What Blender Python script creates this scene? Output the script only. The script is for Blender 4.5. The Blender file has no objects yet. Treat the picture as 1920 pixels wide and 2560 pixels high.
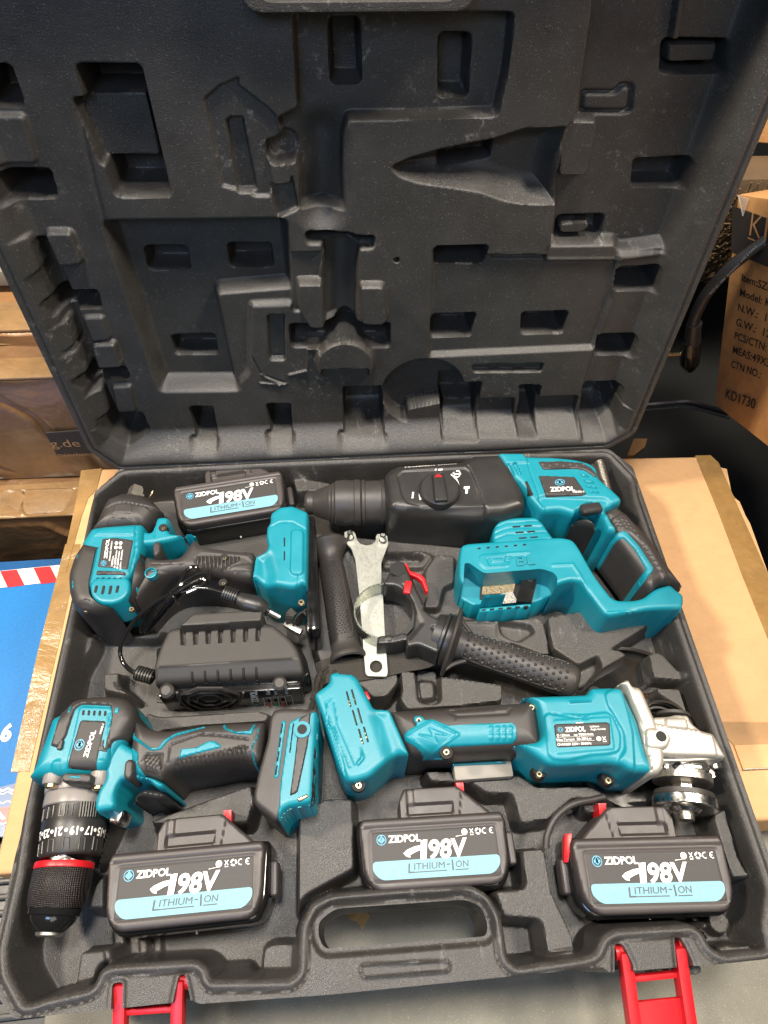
import bpy, bmesh, math, random
import numpy as np
from mathutils import Vector, Matrix
random.seed(7)
scene = bpy.context.scene
COL = scene.collection

# ------------------------------------------------------------------ camera
CF, CX, CY, CZ = 1649.7, -.0196, -.4091, .5076
ca, sa = math.cos(.59890), math.sin(.59890)
cb, sb = math.cos(.0279), math.sin(.0279)
cc, sc = math.cos(-.0885), math.sin(-.0885)
ROT = (np.array([[cc, -sc, 0], [sc, cc, 0], [0, 0, 1]]) @ np.array([[1, 0, 0], [0, ca, -sa], [0, sa, ca]])
       @ np.array([[cb, -sb, 0], [sb, cb, 0], [0, 0, 1]]))
cam_d = bpy.data.cameras.new('camera')
cam = bpy.data.objects.new('camera', cam_d)
COL.objects.link(cam)
M4 = Matrix.Identity(4)
for i in range(3):
    for j in range(3):
        M4[i][j] = float(ROT[i, j])
M4[0][3], M4[1][3], M4[2][3] = CX, CY, CZ
cam.matrix_world = M4
cam_d.sensor_fit = 'VERTICAL'
cam_d.sensor_height = 36.0
cam_d.lens = CF / 2560 * 36.0
cam_d.clip_start = .01
cam_d.clip_end = 30
cam_d.dof.use_dof = False
scene.camera = cam
scene.render.resolution_x, scene.render.resolution_y = 768, 1024

# ------------------------------------------------------------------ light
world = bpy.data.worlds.new('World')
scene.world = world
world.use_nodes = True
bg = world.node_tree.nodes['Background']
bg.inputs[0].default_value = (.75, .85, 1.0, 1)
bg.inputs[1].default_value = .035


def area(name, loc, target, size, power, col, size_y=None):
    l = bpy.data.lights.new(name, 'AREA')
    l.energy = power
    l.color = col
    l.size = size
    if size_y:
        l.shape = 'RECTANGLE'
        l.size_y = size_y
    o = bpy.data.objects.new(name, l)
    COL.objects.link(o)
    o.location = loc
    o.rotation_euler = (Vector(target) - Vector(loc)).to_track_quat('-Z', 'Y').to_euler()
    return o


area('ceiling_lamp_left', (-1.05, -.06, 1.5), (0, -.2, 0), .16, 38, (1, .87, .71))
area('ceiling_lamp_right', (.80, -.25, 1.35), (.1, -.25, 0), .22, 20, (1, .89, .74))
area('ceiling_lamp_over', (-.05, -.16, 1.8), (0, -.15, 0), .26, 40, (1, .94, .86))
area('cool_sheen_fill', (-.45, -1.2, 1.2), (-.05, .05, .42), .4, 8.5, (.38, .60, 1))  # cool lamp added for the bluish sheen on the upper lid
area('front_fill', (.25, -1.7, 1.5), (0, -.1, .1), .9, 9, (1, .93, .82))  # soft warm fill added from the front to raise lid and charger panel
scene.view_settings.view_transform = 'Standard'
scene.view_settings.look = 'None'
scene.view_settings.exposure = -.08
scene.view_settings.gamma = 1

# ------------------------------------------------------------------ measuring
CROP = dict(W=(0, 0, .8641), A=(0, 0, 1.728), B=(960, 0, 1.728), C=(0, 560, 1.728), D=(960, 560, 1.728),
            E=(180, 1150, 2.592), F=(720, 1120, 2.9625), G=(1100, 1100, 2.5136), H=(180, 1360, 2.4397),
            I=(40, 1720, 2.1269), J=(780, 1620, 2.9625), K=(1260, 1620, 2.765), M=(820, 1960, 1.508),
            N=(0, 2200, 1.728), O=(1500, 2000, 3.95), P=(0, 640, 2.91), Q=(0, 1360, 2.634),
            R=(1560, 240, 2.405), S=(1460, 1100, 2.213))
CAM = np.array([CX, CY, CZ])


def ray(crop, x, y):
    ox, oy, s = CROP[crop]
    return ROT @ np.array([(ox + x / s - 960) / CF, -(oy + y / s - 1280) / CF, -1.])


def P3(crop, x, y, z=0.):
    d = ray(crop, x, y)
    return CAM + (z - CZ) / d[2] * d


def PZ(crop, pts, z=0.):
    out = []
    for p in pts:
        q = P3(crop, p[0], p[1], p[2] if len(p) > 2 else z)
        out.append((q[0], q[1]))
    return out


LT = math.radians(85.1)
LN = np.array([0, math.sin(LT), -math.cos(LT)])      # into the lid
LU = np.array([0, math.cos(LT), math.sin(LT)])       # up along the lid


def PL(crop, pts, w=0.):
    out = []
    for p in pts:
        d = ray(crop, p[0], p[1])
        ww = p[2] if len(p) > 2 else w
        t = (ww - CAM @ LN) / (d @ LN)
        X = CAM + t * d
        out.append((X[0], X @ LU))
    return out


def PV(crop, x, y, Y):
    """point on the upright plane y = Y"""
    d = ray(crop, x, y)
    return CAM + (Y - CY) / d[1] * d


# ------------------------------------------------------------------ 2D shapes as distance fields
class Shape:
    def __init__(s, f, bb):
        s.f, s.bb = f, bb

    def __call__(s, x, y):
        return s.f(np.asarray(x, float), np.asarray(y, float))


def fillet(pts, r, seg=4):
    if r <= 0:
        return pts
    n, out = len(pts), []
    for i in range(n):
        p0, p, p1 = (np.array(pts[i - 1]), np.array(pts[i]), np.array(pts[(i + 1) % n]))
        a, b = p0 - p, p1 - p
        la, lb = np.linalg.norm(a), np.linalg.norm(b)
        if la < 1e-6 or lb < 1e-6:
            continue
        k = min(r, la * .45, lb * .45)
        A, B = p + a / la * k, p + b / lb * k
        for j in range(seg + 1):
            t = j / seg
            q = (1 - t) ** 2 * A + 2 * t * (1 - t) * p + t * t * B
            out.append((q[0], q[1]))
    return out


def poly(pts, r=0.):
    pts = fillet(pts, r)
    V = np.array(pts)

    def f(x, y):
        d = np.full(x.shape, 1e9)
        ins = np.zeros(x.shape, bool)
        n = len(V)
        for i in range(n):
            ax, ay = V[i - 1]
            bx, by = V[i]
            ex, ey = bx - ax, by - ay
            L = ex * ex + ey * ey
            if L < 1e-14:
                continue
            t = np.clip(((x - ax) * ex + (y - ay) * ey) / L, 0, 1)
            d = np.minimum(d, (x - ax - t * ex) ** 2 + (y - ay - t * ey) ** 2)
            if ay != by:
                c = (ay > y) != (by > y)
                ins ^= c & (x < (bx - ax) * (y - ay) / (by - ay) + ax)
        d = np.sqrt(d)
        return np.where(ins, -d, d)
    return Shape(f, (V[:, 0].min(), V[:, 1].min(), V[:, 0].max(), V[:, 1].max()))


def circ(c, r):
    return Shape(lambda x, y: np.hypot(x - c[0], y - c[1]) - r, (c[0] - r, c[1] - r, c[0] + r, c[1] + r))


def line(pts, w):
    """stroke of half width w along an open polyline"""
    V = np.array(pts)

    def f(x, y):
        d = np.full(x.shape, 1e9)
        for i in range(1, len(V)):
            ax, ay = V[i - 1]
            ex, ey = V[i] - V[i - 1]
            t = np.clip(((x - ax) * ex + (y - ay) * ey) / max(ex * ex + ey * ey, 1e-14), 0, 1)
            d = np.minimum(d, (x - ax - t * ex) ** 2 + (y - ay - t * ey) ** 2)
        return np.sqrt(d) - w
    return Shape(f, (V[:, 0].min() - w, V[:, 1].min() - w, V[:, 0].max() + w, V[:, 1].max() + w))


def cut(a, *bs):
    def f(x, y):
        d = a(x, y)
        for b in bs:
            d = np.maximum(d, -b(x, y))
        return d
    return Shape(f, a.bb)


def inter(a, b):
    return Shape(lambda x, y: np.maximum(a(x, y), b(x, y)),
                 (max(a.bb[0], b.bb[0]), max(a.bb[1], b.bb[1]), min(a.bb[2], b.bb[2]), min(a.bb[3], b.bb[3])))


def grow(a, r):
    return Shape(lambda x, y: a(x, y) - r, (a.bb[0] - r, a.bb[1] - r, a.bb[2] + r, a.bb[3] + r))


def sm(t):
    t = np.clip(t, 0, 1)
    return t * t * (3 - 2 * t)


def apply_feats(h, x, y, feats):
    for ft in feats:
        shp, dh, soft, mode = ft
        b = shp.bb
        m = (x > b[0] - soft) & (x < b[2] + soft) & (y > b[1] - soft) & (y < b[3] + soft)
        if not m.any():
            continue
        d = shp(x[m], y[m])
        k = sm(-d / soft + .5) if soft > 0 else (d < 0) * 1.
        if mode == 'add':
            h[m] += dh * k
        elif mode == 'set':
            h[m] += (dh - h[m]) * k
        elif mode == 'bowl':       # deep in the middle
            rr = soft * 4
            h[m] += dh * (1 - (1 - np.clip(-d / rr, 0, 1)) ** 2.2)
    return h


class Rel:
    """height field of a solid: flat top, rounded shoulder, raised and sunk features"""
    def __init__(s, shape, top, r=.006, drop=None, feats=(), slope=None, p=2.7):
        s.shape, s.top, s.r, s.drop, s.feats, s.slope, s.p = shape, top, r, (r if drop is None else drop), list(feats), slope, p

    def H(s, x, y):
        x, y = np.atleast_1d(np.asarray(x, float)), np.atleast_1d(np.asarray(y, float))
        d = -s.shape(x, y)
        t = np.clip(d / max(s.r, 1e-6), 0, 1)
        h = s.top - s.drop * (1 - (1 - (1 - t) ** s.p) ** (1 / s.p))
        if s.slope:
            h = h + s.slope(x, y)
        return apply_feats(h, x, y, s.feats)


def ident(x, y, h):
    return np.stack([x, y, h], -1)


def lidmap(x, y, h):
    return x[:, None] * np.array([1., 0, 0]) + y[:, None] * LU + (-h)[:, None] * LN


def field_mesh(name, shape, H, base, res=.001, tf=ident, bottom=True, depth=None, sharp=50):
    x0, y0, x1, y1 = shape.bb
    nx, ny = int((x1 - x0) / res) + 3, int((y1 - y0) / res) + 3
    gx, gy = np.meshgrid(x0 - res + np.arange(nx + 1) * res, y0 - res + np.arange(ny + 1) * res, indexing='ij')
    X, Y = gx.ravel().copy(), gy.ravel().copy()
    d = shape(X, Y)
    D2 = d.reshape(nx + 1, ny + 1)
    cen = (D2[:-1, :-1] + D2[1:, :-1] + D2[1:, 1:] + D2[:-1, 1:]) / 4
    inc = cen < 0
    I, J = np.nonzero(inc)
    st = ny + 1
    q = np.stack([I * st + J, (I + 1) * st + J, (I + 1) * st + J + 1, I * st + J + 1], 1)
    E = np.concatenate([q[:, [0, 1]], q[:, [1, 2]], q[:, [2, 3]], q[:, [3, 0]]])
    key = E[:, 0].astype(np.int64) * (st * (nx + 2)) + E[:, 1]
    rkey = E[:, 1].astype(np.int64) * (st * (nx + 2)) + E[:, 0]
    bd = E[~np.isin(key, rkey)]
    bv = np.unique(bd)
    e = res * .2
    for _ in range(3):
        px, py = X[bv], Y[bv]
        d0 = shape(px, py)
        gxx = (shape(px + e, py) - shape(px - e, py)) / (2 * e)
        gyy = (shape(px, py + e) - shape(px, py - e)) / (2 * e)
        g = np.maximum(gxx ** 2 + gyy ** 2, .25)
        stp = np.clip(d0, -res, res) / g
        X[bv] -= stp * gxx
        Y[bv] -= stp * gyy
    used = np.unique(q)
    idx = np.full(X.shape, -1)
    idx[used] = np.arange(len(used))
    ux, uy = X[used], Y[used]
    h = H(ux, uy)
    top = tf(ux, uy, h)
    nb = len(used)
    q = idx[q]
    bdi = idx[bd]
    bvi = idx[bv]
    low = np.full(nb, -1)
    if bottom:
        lv = np.arange(nb)
        low = lv + nb
        bot = tf(ux, uy, np.full(nb, base))
    else:
        low[bvi] = nb + np.arange(len(bvi))
        hb = (h[bvi] - depth) if depth is not None else np.full(len(bvi), base)
        bot = tf(ux[bvi], uy[bvi], hb)
    faces = [tuple(r) for r in q.tolist()]
    for a, b in bdi.tolist():
        faces.append((b, a, int(low[a]), int(low[b])))
    if bottom:
        faces += [tuple(r[::-1]) for r in (q + nb).tolist()]
    me = bpy.data.meshes.new(name)
    me.from_pydata(np.concatenate([top, bot]).tolist(), [], faces)
    me.polygons.foreach_set('use_smooth', [True] * len(me.polygons))
    if sharp:
        me.set_sharp_from_angle(angle=math.radians(sharp))
    me.update()
    return me


# ------------------------------------------------------------------ objects
def link(name, me, mat, parent=None, loc=None):
    o = bpy.data.objects.new(name, me)
    COL.objects.link(o)
    if mat:
        me.materials.append(mat)
    if parent is not None:
        o.parent = parent
        off = parent['_o'] if '_o' in parent.keys() else (0, 0, 0)
        if loc is None:
            me.transform(Matrix.Translation(-Vector(off)))
        o['_o'] = tuple(off)
    elif loc is not None:
        me.transform(Matrix.Translation(-Vector(loc)))
        o.location = loc
        o['_o'] = tuple(loc)
    else:
        o['_o'] = (0., 0., 0.)
    return o


def thing(name, label, cat, loc=(0, 0, 0), group=None):
    o = bpy.data.objects.new(name, None)
    COL.objects.link(o)
    o.location = loc
    o.empty_display_size = .02
    o['label'], o['category'] = label, cat
    if group:
        o['group'] = group
    o['_o'] = tuple(loc)
    return o


def tag(o, label, cat, group=None):
    o['label'], o['category'] = label, cat
    if group:
        o['group'] = group
    return o


def far_heights(crop, pts, z, zfar):
    """an outline seen from above shows the upper edge on its far sides and the foot on its near ones"""
    xy = np.array(PZ(crop, pts, z))
    A = sum(xy[i - 1][0] * xy[i][1] - xy[i][0] * xy[i - 1][1] for i in range(len(xy)))
    out, ks = [], []
    for i, p in enumerate(pts):
        t = xy[(i + 1) % len(xy)] - xy[i - 1]
        n_ = np.array([t[1], -t[0]]) * (1 if A > 0 else -1)
        n_ /= max(np.linalg.norm(n_), 1e-9)
        v = xy[i] - CAM[:2]
        v /= np.linalg.norm(v)
        ks.append(float(sm((n_ @ v + .2) / .35)))
    n = len(pts)
    for _ in range(2):
        ks = [(ks[i - 1] + 2 * ks[i] + ks[(i + 1) % n]) / 4 for i in range(n)]
    for p, k in zip(pts, ks):
        z0 = p[2] if len(p) > 2 else z
        out.append((p[0], p[1], z0 + min(zfar - z0, .015) * k if zfar > z0 else z0))
    return out


def relief(name, parent, mat, crop, pts, top, base, z=0., r=.006, drop=None, fil=.002, feats=(), cuts=(), res=.001, slope=None, shape=None, p=2.7, sharp=50, auto=True):
    if shape is None and auto:
        pts = far_heights(crop, pts, z, top - .55 * (r if drop is None else drop))
    shp = shape or poly(PZ(crop, pts, z), fil)
    drop = r if drop is None else drop
    R_ = Rel(shp, top, r, drop, feats, slope, p)
    if cuts:
        shp = cut(shp, *cuts)
    me = field_mesh(name, shp, R_.H, base, res * .8, sharp=sharp)
    o = link(name, me, mat, parent)
    return o, R_


def patch(name, parent, mat, R_, crop, pts, z=None, up=.0010, soft=.0009, fil=.0015, feats=(), res=.0008, side=None, shape=None, cuts=(), depth=.003, flat=None, sil=None):
    """a skin lying on an existing body (rubber, plate, panel) that follows its height"""
    reg = shape or poly(PZ(crop, pts, R_.top if z is None else z), fil)
    if cuts:
        reg = cut(reg, *cuts)
    if sil is None:
        sil = grow(R_.shape, .0007)
    shp = inter(reg, sil)

    def H(x, y):
        h = R_.H(x, y) if flat is None else np.full(np.shape(x), flat)
        k = sm(-reg(x, y) / soft)
        return apply_feats(h + up * k - (1 - k) * .0003, x, y, feats)
    me = field_mesh(name, shp, H, side if side is not None else 0, res, bottom=False, depth=None if side is not None else depth)
    o = link(name, me, mat, parent)
    R2 = Rel(shp, R_.top)
    R2.H = lambda x, y: H(np.atleast_1d(np.asarray(x, float)), np.atleast_1d(np.asarray(y, float)))
    return o, R2


def ft(crop, pts, dh, z=0., soft=.0012, mode='add', r=.0015):
    return (poly(PZ(crop, pts, z), r), dh, soft, mode)


def fl(crop, pts, dh, w=.0008, z=0., soft=.0008):
    return (line(PZ(crop, pts, z), w), dh, soft, 'add')


def fc(crop, c, r, dh, z=0., soft=.0008):
    return (circ(PZ(crop, [c], z)[0], r), dh, soft, 'add')


def pydata(name, verts, faces, smooth=True, sharp=40):
    me = bpy.data.meshes.new(name)
    me.from_pydata([tuple(map(float, v)) for v in verts], [], faces)
    if smooth:
        me.polygons.foreach_set('use_smooth', [True] * len(me.polygons))
        me.set_sharp_from_angle(angle=math.radians(sharp))
    me.update()
    return me


def frame_of(d):
    d = np.array(d, float)
    d /= np.linalg.norm(d)
    a = np.cross(d, [0, 0, 1.]) if abs(d[2]) < .9 else np.cross(d, [1., 0, 0])
    a /= np.linalg.norm(a)
    return d, a, np.cross(d, a)


def lathe(name, parent, mat, A, B, prof, n=40, sharp=35, squash=1., cap=True):
    """prof: (distance along A->B as fraction, radius)"""
    A, B = np.array(A, float), np.array(B, float)
    L = np.linalg.norm(B - A)
    d, a, b = frame_of(B - A)
    V, Fc = [], []
    for s, r in prof:
        for k in range(n):
            th = 2 * math.pi * k / n
            V.append(A + d * s * L + r * (a * math.cos(th) + b * math.sin(th) * squash))
    for i in range(len(prof) - 1):
        for k in range(n):
            k2 = (k + 1) % n
            Fc.append((i * n + k, i * n + k2, (i + 1) * n + k2, (i + 1) * n + k))
    if cap:
        Fc.append(tuple(range(n))[::-1])
        Fc.append(tuple((len(prof) - 1) * n + k for k in range(n)))
    me = pydata(name, V, Fc, True, sharp)
    bm = bmesh.new()
    bm.from_mesh(me)
    bmesh.ops.recalc_face_normals(bm, faces=bm.faces)
    bm.to_mesh(me)
    bm.free()
    return link(name, me, mat, parent)


def spline(pts, n=8):
    P = [np.array(p, float) for p in pts]
    P = [2 * P[0] - P[1]] + P + [2 * P[-1] - P[-2]]
    out = []
    for i in range(1, len(P) - 2):
        for j in range(n):
            t = j / n
            out.append(.5 * (2 * P[i] + (P[i + 1] - P[i - 1]) * t + (2 * P[i - 1] - 5 * P[i] + 4 * P[i + 1] - P[i + 2]) * t * t
                             + (3 * P[i] - P[i - 1] - 3 * P[i + 1] + P[i + 2]) * t ** 3))
    out.append(P[-2])
    return out


def tube_data(pts, r, n=10, flat=1., up=None):
    V, Fc = [], []
    m = len(pts)
    prev = None
    for i, p in enumerate(pts):
        d = np.array(pts[min(i + 1, m - 1)]) - np.array(pts[max(i - 1, 0)])
        d /= max(np.linalg.norm(d), 1e-9)
        u = np.array([0, 0, 1.]) if prev is None else prev
        if up is not None:
            u = np.array(up, float)
        u = u - d * (u @ d)
        if np.linalg.norm(u) < 1e-3:
            u = np.array([1., 0, 0]) - d * d[0]
        u /= np.linalg.norm(u)
        prev = u
        w = np.cross(d, u)
        rr = r[i] if hasattr(r, '__len__') else r
        for k in range(n):
            th = 2 * math.pi * k / n
            V.append(np.array(p) + rr * (w * math.cos(th) + u * math.sin(th) * flat))
    for i in range(m - 1):
        for k in range(n):
            k2 = (k + 1) % n
            Fc.append((i * n + k, i * n + k2, (i + 1) * n + k2, (i + 1) * n + k))
    Fc.append(tuple(range(n))[::-1])
    Fc.append(tuple((m - 1) * n + k for k in range(n)))
    return V, Fc


def tube(name, parent, mat, pts, r, n=10, flat=1., smooth=8, up=None):
    if smooth:
        pts = spline(pts, smooth)
        if hasattr(r, '__len__'):
            r = np.interp(np.linspace(0, 1, len(pts)), np.linspace(0, 1, len(r)), r)
    V, Fc = tube_data(pts, r, n, flat, up)
    return link(name, pydata(name, V, Fc), mat, parent)


def band(name, parent, mat, pts, w, t=.0012, side=(0, 1, 0), smooth=6):
    """flat strap: rectangle section, width along `side`"""
    pts = spline(pts, smooth)
    V, Fc = [], []
    m = len(pts)
    for i, p in enumerate(pts):
        d = np.array(pts[min(i + 1, m - 1)]) - np.array(pts[max(i - 1, 0)])
        d /= np.linalg.norm(d)
        s = np.array(side, float)
        s -= d * (s @ d)
        s /= np.linalg.norm(s)
        u = np.cross(d, s)
        for a, b in ((-1, -1), (1, -1), (1, 1), (-1, 1)):
            V.append(np.array(p) + s * a * w / 2 + u * b * t / 2)
    for i in range(m - 1):
        for k in range(4):
            k2 = (k + 1) % 4
            Fc.append((i * 4 + k, i * 4 + k2, (i + 1) * 4 + k2, (i + 1) * 4 + k))
    Fc += [(3, 2, 1, 0), tuple((m - 1) * 4 + k for k in range(4))]
    return link(name, pydata(name, V, Fc, True, 40), mat, parent)


def hexa(name, parent, mat, c8, bevel=.001, seg=2, loc=None):
    """solid from 8 corners (bottom 4, top 4), bevelled"""
    bm = bmesh.new()
    v = [bm.verts.new(tuple(map(float, c))) for c in c8]
    for f in ((3, 2, 1, 0), (4, 5, 6, 7), (0, 1, 5, 4), (1, 2, 6, 5), (2, 3, 7, 6), (3, 0, 4, 7)):
        bm.faces.new([v[i] for i in f])
    bmesh.ops.recalc_face_normals(bm, faces=bm.faces)
    if bevel:
        bmesh.ops.bevel(bm, geom=list(bm.edges), offset=bevel, segments=seg, profile=.6, affect='EDGES')
    me = bpy.data.meshes.new(name)
    bm.to_mesh(me)
    bm.free()
    me.polygons.foreach_set('use_smooth', [True] * len(me.polygons))
    me.set_sharp_from_angle(angle=math.radians(35))
    return link(name, me, mat, parent, loc)


def cuboid(name, parent, mat, c, size, rz=0., bevel=.001, tilt=None, seg=2, loc=None):
    sx, sy, sz = [s / 2 for s in size]
    Rm = Matrix.Rotation(rz, 3, 'Z')
    if tilt:
        Rm = Rm @ Matrix.Rotation(tilt[0], 3, 'X') @ Matrix.Rotation(tilt[1], 3, 'Y')
    cs = []
    for z in (-sz, sz):
        for x, y in ((-sx, -sy), (sx, -sy), (sx, sy), (-sx, sy)):
            cs.append(Vector(c) + Rm @ Vector((x, y, z)))
    return hexa(name, parent, mat, cs, bevel, seg, loc)


_tcache = {}


def text_data(s, bold=.02):
    k = (s, bold)
    if k not in _tcache:
        cu = bpy.data.curves.new('t', 'FONT')
        cu.body = s
        cu.size = 1
        cu.offset = bold
        cu.resolution_u = 3
        o = bpy.data.objects.new('t', cu)
        COL.objects.link(o)
        bpy.context.view_layer.update()
        me = bpy.data.meshes.new_from_object(o.evaluated_get(bpy.context.evaluated_depsgraph_get()))
        V = np.array([v.co[:2] for v in me.vertices])
        Fc = [tuple(p.vertices) for p in me.polygons]
        bpy.data.objects.remove(o)
        bpy.data.curves.remove(cu)
        bpy.data.meshes.remove(me)
        V[:, 0] -= V[:, 0].min()
        _tcache[k] = (V, Fc)
    return _tcache[k]


class Print:
    """collects flat lettering and marks for one surface"""
    def __init__(s, O, ux, uy, lift=.00025, zf=None):
        s.O, s.ux, s.uy = np.array(O, float), np.array(ux, float), np.array(uy, float)
        n = np.cross(s.ux, s.uy)
        s.n = n / np.linalg.norm(n)
        s.lift, s.zf, s.V, s.F = lift, zf, [], []

    def pt(s, u, v):
        p = s.O + s.ux * u + s.uy * v
        if s.zf is not None:
            p = np.array([p[0], p[1], float(s.zf(p[0], p[1])[0])])
            return p + np.array([0, 0, s.lift])
        return p + s.n * s.lift

    def add(s, pts, faces):
        b = len(s.V)
        s.V += [s.pt(*p) for p in pts]
        s.F += [tuple(b + i for i in f) for f in faces]

    def text(s, t, u, v, w, h, bold=.02, shear=0., rot=0):
        V, Fc = text_data(t, bold)
        W_, H_ = max(V[:, 0].max(), 1e-6), .73
        x = V[:, 0] / W_ * w
        y = V[:, 1] / H_ * h
        x = x + y * shear
        c, n = math.cos(rot), math.sin(rot)
        s.add([(u + a * c - b * n, v + a * n + b * c) for a, b in zip(x, y)], Fc)

    def poly(s, pts):
        s.add(pts, [tuple(range(len(pts)))])

    def rect(s, u0, v0, u1, v1):
        s.poly([(u0, v0), (u1, v0), (u1, v1), (u0, v1)])

    def ring(s, u, v, r, t, n=24, a0=0, a1=2 * math.pi, ky=1.):
        pts, fc_ = [], []
        for i in range(n + 1):
            th = a0 + (a1 - a0) * i / n
            for q in (r, r - t):
                pts.append((u + q * math.cos(th), v + q * math.sin(th) * ky))
        for i in range(n):
            fc_.append((2 * i, 2 * i + 2, 2 * i + 3, 2 * i + 1))
        s.add(pts, fc_)

    def disc(s, u, v, r, n=20, ky=1.):
        s.poly([(u + r * math.cos(2 * math.pi * i / n), v + r * math.sin(2 * math.pi * i / n) * ky) for i in range(n)])

    def strip(s, pts, t):
        for a, b in zip(pts[:-1], pts[1:]):
            d = np.array(b) - np.array(a)
            L = max(np.linalg.norm(d), 1e-9)
            nrm = np.array([-d[1], d[0]]) / L * t / 2
            s.poly([tuple(np.array(a) - nrm), tuple(np.array(b) - nrm), tuple(np.array(b) + nrm), tuple(np.array(a) + nrm)])

    def done(s, name, mat, parent, flip=False):
        me = pydata(name, s.V, [f[::-1] for f in s.F] if flip else s.F, False)
        return link(name, me, mat, parent)


def quad_frame(crop, BL, BR, TL, z):
    """frame with u along BL->BR (0..1), v along BL->TL (0..1)"""
    a, b, c = P3(crop, *BL, z), P3(crop, *BR, z), P3(crop, *TL, z)
    return a, b - a, c - a


# ------------------------------------------------------------------ materials
def nodes(name):
    m = bpy.data.materials.new(name)
    m.use_nodes = True
    nt = m.node_tree
    return m, nt, nt.nodes['Principled BSDF']


def N(nt, t, **kw):
    n = nt.nodes.new(t)
    for k, v in kw.items():
        if k.startswith('_'):
            setattr(n, k[1:], v)
        else:
            n.inputs[k.replace('_', ' ')].default_value = v
    return n


def plastic(name, col, rough=.45, grain=2200, bump=.25, dust=.0, dustcol=(.35, .33, .30), vary=.12, spec=.5, coat=0., bd=.0002, scuff=0.):
    m, nt, b = nodes(name)
    L = nt.links.new
    tc = N(nt, 'ShaderNodeTexCoord')
    n1 = N(nt, 'ShaderNodeTexNoise', Scale=grain, Detail=2.)
    L(tc.outputs['Object'], n1.inputs['Vector'])
    n2 = N(nt, 'ShaderNodeTexNoise', Scale=38., Detail=4., Roughness=.6)
    L(tc.outputs['Object'], n2.inputs['Vector'])
    mr = N(nt, 'ShaderNodeMapRange', From_Min=.3, From_Max=.7, To_Min=1 - vary, To_Max=1 + vary)
    L(n2.outputs[0], mr.inputs[0])
    mul = N(nt, 'ShaderNodeVectorMath', _operation='SCALE')
    mul.inputs[0].default_value = col[:3]
    L(mr.outputs[0], mul.inputs['Scale'])
    out = mul.outputs[0]
    if dust > 0:
        n3 = N(nt, 'ShaderNodeTexNoise', Scale=900., Detail=3.)
        L(tc.outputs['Object'], n3.inputs['Vector'])
        cr = N(nt, 'ShaderNodeMapRange', From_Min=.62, From_Max=.75, To_Min=0, To_Max=dust)
        L(n3.outputs[0], cr.inputs[0])
        mx = N(nt, 'ShaderNodeMix', _data_type='RGBA')
        L(cr.outputs[0], mx.inputs[0])
        L(out, mx.inputs[6])
        mx.inputs[7].default_value = (*dustcol, 1)
        out = mx.outputs[2]
    if scuff > 0:
        mp = N(nt, 'ShaderNodeMapping')
        mp.inputs['Scale'].default_value = (1, .25, 1)
        mp.inputs['Rotation'].default_value = (.3, .2, .5)
        L(tc.outputs['Object'], mp.inputs[0])
        n4 = N(nt, 'ShaderNodeTexNoise', Scale=160., Detail=7., Roughness=.75)
        L(mp.outputs[0], n4.inputs['Vector'])
        n5 = N(nt, 'ShaderNodeTexNoise', Scale=14., Detail=2.)
        L(tc.outputs['Object'], n5.inputs['Vector'])
        m5 = N(nt, 'ShaderNodeMapRange', From_Min=.55, From_Max=.72, To_Min=0, To_Max=1)
        L(n5.outputs[0], m5.inputs[0])
        m4 = N(nt, 'ShaderNodeMapRange', From_Min=.56, From_Max=.72, To_Min=0, To_Max=scuff)
        L(n4.outputs[0], m4.inputs[0])
        mm = N(nt, 'ShaderNodeMath', _operation='MULTIPLY')
        L(m4.outputs[0], mm.inputs[0])
        L(m5.outputs[0], mm.inputs[1])
        mx = N(nt, 'ShaderNodeMix', _data_type='RGBA')
        L(mm.outputs[0], mx.inputs[0])
        L(out, mx.inputs[6])
        mx.inputs[7].default_value = (*dustcol, 1)
        out = mx.outputs[2]
    L(out, b.inputs['Base Color'])
    rr = N(nt, 'ShaderNodeMapRange', From_Min=.3, From_Max=.7, To_Min=rough - .07, To_Max=rough + .07)
    L(n2.outputs[0], rr.inputs[0])
    L(rr.outputs[0], b.inputs['Roughness'])
    if bump > 0:
        bp = N(nt, 'ShaderNodeBump', Strength=bump, Distance=bd)
        L(n1.outputs[0], bp.inputs['Height'])
        L(bp.outputs[0], b.inputs['Normal'])
    b.inputs['Specular IOR Level'].default_value = spec
    b.inputs['Coat Weight'].default_value = coat
    return m


def metal(name, col, rough=.25, streak=0., metallic=1., grain=900, bump=.1):
    m, nt, b = nodes(name)
    L = nt.links.new
    tc = N(nt, 'ShaderNodeTexCoord')
    n1 = N(nt, 'ShaderNodeTexNoise', Scale=grain, Detail=3.)
    mp = N(nt, 'ShaderNodeMapping')
    mp.inputs['Scale'].default_value = (1, 1 - streak, 1)
    L(tc.outputs['Object'], mp.inputs[0])
    L(mp.outputs[0], n1.inputs['Vector'])
    mr = N(nt, 'ShaderNodeMapRange', From_Min=.3, From_Max=.7, To_Min=max(rough - .1, .03), To_Max=rough + .1)
    L(n1.outputs[0], mr.inputs[0])
    L(mr.outputs[0], b.inputs['Roughness'])
    b.inputs['Base Color'].default_value = (*col, 1)
    b.inputs['Metallic'].default_value = metallic
    bp = N(nt, 'ShaderNodeBump', Strength=bump, Distance=.0002)
    L(n1.outputs[0], bp.inputs['Height'])
    L(bp.outputs[0], b.inputs['Normal'])
    return m


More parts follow.
